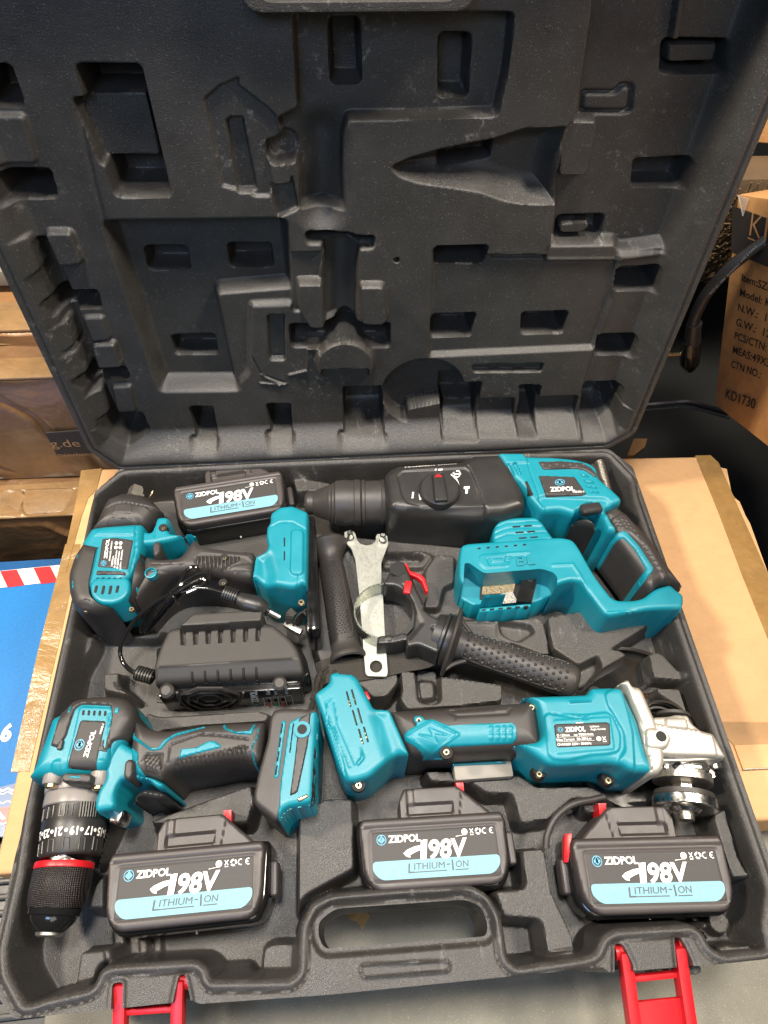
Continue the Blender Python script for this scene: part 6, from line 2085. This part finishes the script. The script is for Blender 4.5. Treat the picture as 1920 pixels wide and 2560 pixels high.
def slab(name, parent, mat, xy, zt, zb, bev=.0015, loc=None):
    A = sum(xy[i - 1][0] * xy[i][1] - xy[i][0] * xy[i - 1][1] for i in range(len(xy)))
    if A < 0:
        xy = xy[::-1]
    bm = bmesh.new()
    b = [bm.verts.new((p[0], p[1], zb)) for p in xy]
    t = [bm.verts.new((p[0], p[1], zt)) for p in xy]
    bm.faces.new(b[::-1])
    ft_ = bm.faces.new(t)
    n = len(xy)
    for i in range(n):
        bm.faces.new((b[i], b[(i + 1) % n], t[(i + 1) % n], t[i]))
    if bev:
        bmesh.ops.bevel(bm, geom=list(ft_.edges), offset=bev, segments=3, profile=.5, affect='EDGES')
    bmesh.ops.recalc_face_normals(bm, faces=bm.faces)
    me = bpy.data.meshes.new(name)
    bm.to_mesh(me)
    bm.free()
    me.polygons.foreach_set('use_smooth', [True] * len(me.polygons))
    me.set_sharp_from_angle(angle=math.radians(35))
    return link(name, me, mat, parent, loc)


MT['table'] = plastic('table_top', (.20, .185, .14), .55, 900, .6, dust=.8, vary=.16, dustcol=(.5, .48, .4), bd=.0006, scuff=.5)
MT['floor'] = flat('floor_dark', (.0015, .0018, .0015), .9)
ZB = -.072
fl_ = slab('floor', None, MT['floor'], [(-3, -3), (3, -3), (3, 3), (-3, 3)], -.30, -.32, 0, (0, 0, -.32))
fl_['kind'] = 'structure'
# grey work surface in front, under the case
tb = slab('table', None, MT['table'], [(-.275, -1.1), (.9, -1.1), (.9, -.33), (.30, -.33), (.30, 0), (-.265, 0), (-.265, -.33), (-.275, -.33)], -.140, -.299, .002, (0, -.6, -.299))
tag(tb, 'grey green table top in front of the case and seen through its carry handle', 'table')
# ---------------- large carton under the case
cb_xy = PZ('S', [(-600, 130)], ZB)
box = thing('cardboard_box', 'large flat brown cardboard box under the open case, taped along its edges', 'box', (0, -.15, -.14))
e = PZ('W', [(187, 1012), (1540, 984), (1620, 1130), (1659, 1238), (1900, 1780)], ZB)
lf_ = PZ('W', [(20, 1735), (187, 1012)], ZB)
xy = [e[0], e[1], e[2], e[3], (e[4][0], -.335), (lf_[0][0] , -.335), lf_[0]]
xy = [e[0], e[1], e[2], e[3], (.405, -.335), (lf_[0][0], -.335)]
slab('box_body', box, MT['card'], xy, ZB, -.139, .004)
# tape along right edge and back, left edge
tp = PZ('S', [(615, 86), (700, 84), (745, 125), (1018, 740), (1100, 940), (1060, 1240), (1018, 1100), (880, 760), (740, 390)], ZB + .0006)
slab('tape', box, MT['tape'], tp, ZB + .0006, ZB - .001, 0)
tp = PZ('P', [(590, 1560), (740, 1545), (700, 1700), (640, 1760), (590, 1900), (480, 2300), (440, 2300), (560, 1750)], ZB + .0010)
slab('tape', box, MT['tape'], tp, ZB + .0010, ZB - .0014, 0)
tp = PZ('Q', [(430, 0), (530, 0), (400, 600), (190, 1500), (70, 1500), (250, 700)], ZB + .0006)
slab('tape', box, MT['tape'], tp, ZB + .0006, ZB - .001, 0)
# torn flap running past the right edge, a little lower
fp = PZ('S', [(745, 150), (790, 160), (820, 310), (860, 340), (930, 500), (960, 600), (1000, 720), (1200, 1100), (1100, 1100), (900, 560)], ZB - .004)
slab('torn_flap', box, MT['card'], fp, ZB - .004, ZB - .008, 0)
fp = PZ('S', [(720, 1560), (1018, 1562), (1400, 1560), (1400, 1690), (830, 1690)], ZB + .0012)
slab('paper_tape', box, cardboard('paper_tape', (.50, .29, .13)), fp, ZB + .0012, ZB - .001, 0)
# crease
fp = PZ('S', [(830, 1690), (1400, 1670), (1400, 1820), (880, 1822)], ZB + .0016)
o = slab('second_flap', box, MT['card'], fp, ZB + .0022, ZB - .001, 0)
tube('tape_edge', box, MT['zinc'], [P3('S', 880, 1822, ZB + .003), P3('S', 1100, 1815, ZB + .003), P3('S', 1400, 1830, ZB + .003)], .0006, 6)

# ---------------- stacked cartons on the left, behind
Yb = .13


def carton(name, label, x0, x1, y0, y1, z0, z1, mat, rz=0., tilt=None, bevel=.006):
    c = ((x0 + x1) / 2, (y0 + y1) / 2, (z0 + z1) / 2)
    t = thing(name, label, 'box', (c[0], c[1], z0))
    cuboid('box_body', t, mat, c, (x1 - x0, y1 - y0, z1 - z0), rz, bevel, tilt, 3)
    return t


MT['wrap'] = cardboard('taped_wrap', (.23, .115, .042), .9, 1., .55)
MT['wrap2'] = cardboard('taped_wrap_light', (.36, .21, .085), 1., 1., .55)
def crumple(name, parent, mat, O, U, V, amp=.004, seed=1, nu=120, nv=90, t=.004, folds=16):
    """sheet of creased tape or paper over a box face: O + uU + vV, bulging along its normal"""
    rr = np.random.RandomState(seed)
    O, U, V = np.array(O, float), np.array(U, float), np.array(V, float)
    n = np.cross(U, V)
    n /= np.linalg.norm(n)
    lu, lv = np.linalg.norm(U), np.linalg.norm(V)
    u, v = np.meshgrid(np.linspace(0, 1, nu), np.linspace(0, 1, nv), indexing='ij')
    x, y = u * lu, v * lv
    h = np.zeros_like(x)
    for k in range(folds * 2):
        a_ = rr.uniform(0, math.pi)
        c_ = rr.uniform(0, 1) * lu * math.cos(a_) + rr.uniform(0, 1) * lv * math.sin(a_)
        d = x * math.cos(a_) + y * math.sin(a_) - c_
        w = rr.uniform(.002, .009)
        q = -x * math.sin(a_) + y * math.cos(a_)
        q0, ql = rr.uniform(-.1, lu), rr.uniform(.02, .10)
        h += rr.choice([-1, 1]) * rr.uniform(.3, 1) * np.maximum(0, 1 - np.abs(d + .004 * np.sin(q * 90 + k)) / w) * np.exp(-((q - q0) / ql) ** 2)
    for k in range(5):
        fx_, fy_ = rr.uniform(-60, 60, 2)
        h += .18 * np.sin(x * fx_ + y * fy_ + rr.uniform(0, 6))
    h *= 1.7 * amp * np.minimum(1, np.minimum(np.minimum(u, 1 - u), np.minimum(v, 1 - v)) * 14)
    A = (O + u[..., None] * U + v[..., None] * V + (h[..., None] + t) * n).reshape(-1, 3)
    Bk = (O + u[..., None] * U + v[..., None] * V).reshape(-1, 3)
    m = nu * nv
    F = []
    for i in range(nu - 1):
        for j in range(nv - 1):
            a_ = i * nv + j
            F.append((a_, a_ + nv, a_ + nv + 1, a_ + 1))
    ring = [i * nv for i in range(nu)] + [(nu - 1) * nv + j for j in range(1, nv)] + [i * nv + nv - 1 for i in range(nu - 2, -1, -1)] + [j for j in range(nv - 2, 0, -1)]
    for a_, b_ in zip(ring, ring[1:] + ring[:1]):
        F.append((b_, a_, m + a_, m + b_))
    return link(name, pydata(name, np.concatenate([A, Bk]), F, True, 70), mat, parent)


# A: low carton wrapped in clear tape
pa, pb_ = P3('P', 0, 1900, -.13), P3('P', 540, 1855, -.13)
pc = P3('P', 0, 1690, -.13)
yA0, yA1 = (pa[1] + pb_[1]) / 2, pc[1]
xR = -.275
A_ = thing('carton', 'low brown carton with crinkled clear tape gleaming along its top edge', 'box', (xR - .2, yA0, -.30))
cuboid('box_body', A_, MT['wrap'], (xR - .2, (yA0 + yA1 + .06) / 2, -.215), (.40, yA1 - yA0 + .06, .17), .02, .006, None, 3)
zt = -.1295
cuboid('tape', A_, MT['wrap2'], (xR - .2, (yA0 + yA1) / 2, zt), (.402, yA1 - yA0 + .004, .003), .02, .001)
crumple('tape_wrap', A_, MT['wrap2'], (xR - .40, yA0 - .006, zt + .001), (.40, 0, 0), (0, yA1 - yA0, 0), .006, 3, 160, 40, .002, 40)
crumple('tape_front', A_, MT['wrap'], (xR - .40, yA0 - .001, -.28), (.40, 0, 0), (0, 0, .145), .004, 5, 150, 60, .003, 26)
# B: big carton behind it
yB = yA1 + .015
zb1 = PV('P', 200, 880, yB)[2]
B_ = thing('carton', 'wide brown carton wound in wrinkled parcel tape with a black printed label', 'box', (-.42, yB, -.13))
cuboid('box_body', B_, MT['wrap'], (-.42, yB + .10, (zb1 - .13) / 2), (.50, .20, zb1 + .13), 0, .004, None, 3)
z0t = PV('P', 200, 875, yB)[2]
cuboid('tape', B_, MT['wrap2'], (-.42, yB + .012, zb1 + .0005), (.502, .03, .003), 0, .001)
crumple('tape_front', B_, MT['wrap'], (-.67, yB, -.128), (.50, 0, 0), (0, 0, zb1 + .126), .005, 11, 200, 110, .003, 60)
yB0, yB = yB, yB - .006
q = [PV('P', x, y, yB - .0006) for x, y in [(330, 1290), (800, 1255), (800, 1420), (415, 1455)]]
lbl = hexa('label', B_, MT['labelk'], [p + np.array([0, .0016, 0]) for p in q] + q, .0)
ink_o = flat('print_orange', (.45, .26, .12), .5)
O_ = PV('P', 385, 1390, yB - .0008)
pr = Print(O_, PV('P', 585, 1385, yB - .0008) - O_, np.array([0, 0, 1.]), .0002)
pr.text('g.de', -.05, 0, 1.08, .013, 0)
pr.text('münchen', -.0, -.0165, 1.12, .006, 0)
pr.done('lettering', ink_o, lbl)
yB = yB0
# C: carton on top / behind
yC = yB + .05
zc0, zc1 = zb1 + .002, PV('P', 100, 540, yC)[2]
C_ = thing('carton', 'brown carton with a creased front, standing on the wide taped carton', 'box', (-.45, yC, zc0))
zm = PV('P', 100, 705, yC)[2]
cuboid('box_body', C_, MT['card_d'], (-.45, yC + .09, (zm + zc1) / 2), (.44, .18, zc1 - zm), 0, .004, None, 3)
cuboid('lower_flap', C_, MT['wrap2'], (-.45, yC + .088, (zc0 + zm) / 2), (.442, .18, zm - zc0 - .001), 0, .003, None, 3)
cuboid('tape', C_, MT['wrap2'], (-.45, yC + .02, zc1 + .001), (.441, .045, .003), 0, .001)
crumple('creased_front', C_, MT['card_d'], (-.67, yC, zm + .002), (.44, 0, 0), (0, 0, zc1 - zm - .004), .004, 21, 150, 50, .002, 30)
crumple('creased_flap', C_, MT['wrap2'], (-.67, yC - .003, zc0), (.44, 0, 0), (0, 0, zm - zc0), .003, 23, 150, 30, .002, 24)
# D: board above the gap
yD = yC + .06
p0 = PV('P', 20, 215, yD)
D_ = thing('wood_plank', 'weathered grey plank end seen beside the left edge of the lid', 'plank', (p0[0] - .1, yD, p0[2]))
cuboid('plank_body', D_, plastic('old_wood', (.25, .21, .16), .7, 300, .5), (p0[0] - .13, yD + .06, p0[2] + .008), (.32, .12, .018), 0, .002)

# ---------------- blue printed box at the lower left
zN = -.132
MT['blue'] = flat('box_blue', (.006, .17, .46), .6, 0)
MT['navy'] = flat('box_navy', (.01, .085, .24), .35, .4)
MT['pred'] = flat('print_red', (.62, .03, .035), .35, .3)
MT['pwhite'] = flat('print_cream', (.78, .74, .70), .4, .3)
by = P3('Q', 200, 105, zN)[1]
by0 = P3('Q', 60, 1895, zN)[1]
BB = thing('printed_box', 'glossy blue printed box with a red and white striped band and a white 6', 'box', (-.45, (by + by0) / 2, -.20))
slab('box_body', BB, MT['blue'], [(-.62, by0), (-.28, by0), (-.28, by), (-.62, by)], zN, -.299, .002)
def qp(pts, mat, name, dz=.0003):
    xy = PZ('Q', pts, zN + dz)
    me = pydata(name, [(x, y, zN + dz) for x, y in xy], [tuple(range(len(xy)))], False)
    if me.polygons[0].normal.z < 0:
        me.flip_normals()
    return link(name, me, mat, BB)
qp([(-500, 150), (500, 90), (480, 132), (-500, 215)], MT['navy'], 'band')
qp([(-500, 1720), (500, 1480), (420, 1900), (-500, 1960)], MT['navy'], 'band', .0003)
qp([(-500, 228), (470, 130), (460, 236), (-500, 345)], MT['pwhite'], 'striped_band', .0005)
for x in (-330, -110, 110, 330):
    qp([(x - 110, 190 - x * .1), (x, 179 - x * .1), (x + 52, 284 - x * .1 - 2), (x - 60, 296 - x * .1)], MT['pred'], 'red_stripe', .0008)
qp([(-500, 1780), (420, 1700), (400, 1800), (-500, 1870)], MT['pred'], 'red_label', .0006)
qp([(-40, 1765), (12, 1815), (40, 1808), (0, 1760)], MT['pwhite'], 'print_mark', .0009)
for yy, w in ((1618, .0009), (1640, .0006), (1700, .0006), (1838, .0007)):
    pts = [P3('Q', x, yy + 8 * math.sin(x * .09) - x * .02, zN + .0007) for x in range(-60, 150, 12)]
    tube('wavy_line', BB, MT['pwhite'], pts, w, 5, .25, 0)
O_ = P3('Q', -2, 1300, zN)
pr = Print(O_, P3('Q', 84, 1290, zN) - O_, P3('Q', 22, 1190, zN) - O_, .0006)
pr.text('6', 0, 0, .85, 1, .05)
pr.done('lettering', MT['pwhite'], BB)
# black ribbed thing below it
rb = thing('ribbed_case', 'black ribbed plastic tub at the lower left, below the blue box', 'tub', (-.40, -.40, -.20))
slab('tub_body', rb, MT['black'], [(-.62, -.62), (-.27, -.62), (-.27, by0 - .004), (-.62, by0 - .004)], -.150, -.299, .003)
for k in range(14):
    y = by0 - .016 - k * .012
    cuboid('rib', rb, MT['black'], (-.45, y, -.148), (.35, .005, .006), .03, .0015)

# ---------------- right side: carton with shipping marks
yK = .16


def PD(crop, x, y, dist):
    d = ray(crop, x, y)
    return CAM + d / np.linalg.norm(d) * dist


Pc, Pe, Pt = PD('R', 540, 1855, .86), PD('R', 866, 2112, .76), PD('R', 684, 590, .80)
fx = (Pe - Pc) / np.linalg.norm(Pe - Pc)
fh = np.linalg.norm(Pt - Pc)
fy = (Pt - Pc) / fh
fn = np.cross(fx, fy)
fn /= np.linalg.norm(fn)
if fn @ (CAM - Pc) < 0:
    fn = -fn
MT['kcard'] = cardboard('kraft', (.66, .34, .13), .12, .25, .7)
K_ = thing('carton', 'tilted brown shipping carton printed with weights and KD1730 at the right edge', 'box', Pc)
Wd = .42
c4 = [Pc, Pc + fx * Wd, Pc + fx * Wd - fn * .25, Pc - fn * .25]
hexa('box_body', K_, MT['kcard'], c4 + [p + fy * fh for p in c4], .003)


def onface(crop, x, y, P0=Pc, n=fn, lift=.0):
    d = ray(crop, x, y)
    t = ((P0 + n * lift - CAM) @ n) / (d @ n)
    return CAM + t * d
q = [onface('R', *p, lift=.0008) for p in [(648, 935), (655, 660), (1100, 820), (1060, 1110)]]
hexa('black_band', K_, MT['labelk'], q + [p + fn * .0006 for p in q], 0)
ink_b = flat('ink_black', (.012, .012, .012), .5)
pr = Print((0, 0, 0), (1, 0, 0), (0, 1, 0), 0)


def face_text(t, bl, hpx, wpx, up=(.13, -1.)):
    O_ = onface('R', *bl, lift=.0012)
    br = (bl[0] + wpx * .93, bl[1] + wpx * .36)
    tl = (bl[0] + hpx * up[0], bl[1] + hpx * up[1])
    p = Print(O_, onface('R', *br, lift=.0012) - O_, onface('R', *tl, lift=.0012) - O_, 0)
    p.text(t, 0, 0, 1, 1, .015)
    pr.V += p.V if False else []
    b = len(pr.V)
    pr.V += p.V
    pr.F += [tuple(b + i for i in f) for f in p.F]
for t, bl, h, w in (('Item:SZK', (705, 1110), 46, 205), ('Model: KD', (695, 1200), 46, 240), ('N.W.:  11 kg', (683, 1290), 46, 300), ('G.W.:  12 kg', (672, 1378), 46, 300),
                    ('PCS/CTN: 4', (662, 1460), 46, 250), ('MEAS:49X38', (652, 1545), 46, 270), ('CTN NO.:', (642, 1630), 44, 190), ('KD1730', (608, 1815), 58, 190)):
    face_text(t, bl, h, w)
pr.done('lettering', ink_b, K_)
pr = Print((0, 0, 0), (1, 0, 0), (0, 1, 0), 0)
CROP_save = None
O_ = onface('R', 752, 838, lift=.0020)
p = Print(O_, onface('R', 822, 866, lift=.0020) - O_, onface('R', 772, 690, lift=.0020) - O_, 0)
p.text('K', 0, 0, 1, 1, -.01)
p.text('I', 1.2, 0, .2, 1, -.01)
p.rect(-.1, -.14, 1.4, -.09)
p.done('lettering', flat('ink_orange', (.50, .26, .11), .5), K_)
# carton standing further back above it
zU = PV('R', 740, 440, yK + .10)
U_ = thing('carton', 'orange brown carton with a seam, above and behind the shipping carton', 'box', (zU[0] + .15, yK + .10, zU[2]))
cuboid('box_body', U_, MT['kcard'], (zU[0] + .20, yK + .25, zU[2] + .04), (.44, .26, .08), -.2, .004, None, 3)
cuboid('lid_flap', U_, MT['card_d'], (zU[0] + .22, yK + .26, zU[2] + .105), (.42, .26, .05), -.2, .004, None, 3)
# clear wrap corner on the shipping carton
tri = [onface('R', *p_, lift=.004) for p_ in [(684, 596), (745, 618), (712, 722)]]
mcl, nt, b_ = nodes('clear_wrap')
b_.inputs['Base Color'].default_value = (.8, .78, .7, 1)
b_.inputs['Roughness'].default_value = .15
b_.inputs['Alpha'].default_value = .22
me = pydata('clear_film', [tuple(v) for v in tri] + [tuple(np.array(v) - fn * .001) for v in tri], [(0, 1, 2), (5, 4, 3), (0, 3, 4, 1), (1, 4, 5, 2), (2, 5, 3, 0)], False)
link('clear_film', me, mcl, K_)
# straw coloured fibre bale behind the lid edge
pb2 = PV('R', 640, 760, yK + .06)
fb = thing('fibre_bale', 'rough straw brown fibre bundle between the lid edge and the shipping carton', 'bundle', pb2)
rr = random.Random(3)
V, Fc = [], []
for k in range(900):
    u, v_ = rr.uniform(-.05, .04), rr.uniform(-.075, .02)
    p = pb2 + np.array([u, rr.uniform(-.006, .006), v_])
    d = np.array([rr.uniform(-.3, .3), rr.uniform(-.5, .2), rr.uniform(.2, 1)])
    d = d / np.linalg.norm(d) * rr.uniform(.01, .03)
    vv, ff = tube_data([p, p + d * .5 + np.array([rr.uniform(-.003, .003), 0, 0]), p + d], .0009, 4)
    b0 = len(V)
    V += vv
    Fc += [tuple(b0 + i for i in f) for f in ff]
link('fibres', pydata('fibres', V, Fc), plastic('straw', (.12, .075, .03), .7, 300, .3, vary=.3), fb)
cuboid('bale_core', fb, plastic('straw_core', (.09, .055, .025), .8, 300, .5), pb2 + np.array([0, .03, -.01]), (.10, .05, .11), 0, .01)
# power cord with moulded plug
yP = .12
pp = [PV('R', *q_, yP) for q_ in [(410, 1560), (412, 1450), (420, 1350), (480, 1215), (560, 1110), (660, 1010), (780, 920), (900, 840), (1040, 770)]]
pc_ = thing('power_cord', 'thick black power cord with angled plug hanging right of the open lid', 'power cord', pp[1])
tube('cord', pc_, MT['black'], pp[1:], .0058, 12)
tube('strain_relief', pc_, MT['black'], [PV('R', 412, 1480, yP), PV('R', 416, 1420, yP), PV('R', 424, 1365, yP)], [.0085, .008, .0078], 14)
tube('plug', pc_, MT['gloss'], [PV('R', 395, 1640, yP), PV('R', 396, 1600, yP), PV('R', 398, 1530, yP), PV('R', 402, 1470, yP)], [.006, .0105, .011, .008], 16)
tube('plug_pin', pc_, MT['brass'], [PV('R', 360, 1552, yP), PV('R', 262, 1556, yP)], .0024, 8, smooth=0)
O_ = PV('R', 520, 1195, yP - .0062)
p = Print(O_, PV('R', 800, 905, yP - .0062) - O_, PV('R', 510, 1187, yP - .0062) - O_, 0)
p.text('60227 IEC  WIRE  ZHONGHUI  WIRE & CABLE', 0, 0, 1, 1, 0)
p.done('lettering', flat('print_faint', (.35, .35, .35)), pc_)
# metal bar
pt = [PV('R', *q_, yP + .02) for q_ in [(60, 1865), (250, 1850), (380, 1842), (500, 1872), (640, 1912)]]
br_ = thing('metal_bar', 'flat grey metal bar lying in the dark gap right of the lid', 'bar', pt[2])
band('bar_body', br_, metal('dull_metal', (.35, .36, .38), .35), pt, .012, .003, (0, -.6, 1), 6)
tube('bar_edge', br_, metal('dull_metal_edge', (.4, .42, .45), .3), [q_ + np.array([0, -.002, -.006]) for q_ in pt], .0014, 6)
# cardboard flap in the gap by the lid corner
fp = [P3('R', *q_, -.10) for q_ in [(20, 2160), (60, 2060), (140, 2060), (125, 2110), (60, 2160)]]
kf = slab('cardboard_flap', None, MT['card_d'], [(q_[0], q_[1]) for q_ in fp], -.10, -.106, 0, tuple(fp[0]))
tag(kf, 'small dark cardboard flap in the gap behind the lower right corner of the lid', 'cardboard')
# pale block added for the bright background through the lid's carry handle
ph = PV('A', 1400, 2, .32)
wb = cuboid('pale_backing', None, MT['pwhite'], ph + np.array([0, .05, .0]), (.34, .10, .26), 0, .004, None, 2, tuple(ph + np.array([0, 0, -.13])))
tag(wb, 'added pale block standing for the bright background in the carry handle of the upright lid', 'box')
# wood chip and lint on the table
ch = P3('M', 118, 508, -.139)
V = [ch + np.array(p_) for p_ in [(-.010, .004, 0), (.004, .006, 0), (.009, .002, .001), (.006, -.003, 0), (.002, -.008, .001), (-.002, -.002, 0), (-.008, 0, .001)]]
V2 = [v + np.array([0, 0, .0015]) for v in V]
n = len(V)
chip = link('wood_chip', pydata('wood_chip', V + V2, [tuple(range(n))[::-1], tuple(range(n, 2 * n))] + [(i, (i + 1) % n, n + (i + 1) % n, n + i) for i in range(n)], False),
            flat('chip', (.45, .30, .13), .7), None, tuple(ch))
if chip.data.polygons[1].normal.z < 0:
    chip.data.flip_normals()
tag(chip, 'torn tan scrap lying on the table inside the carry handle opening', 'scrap')
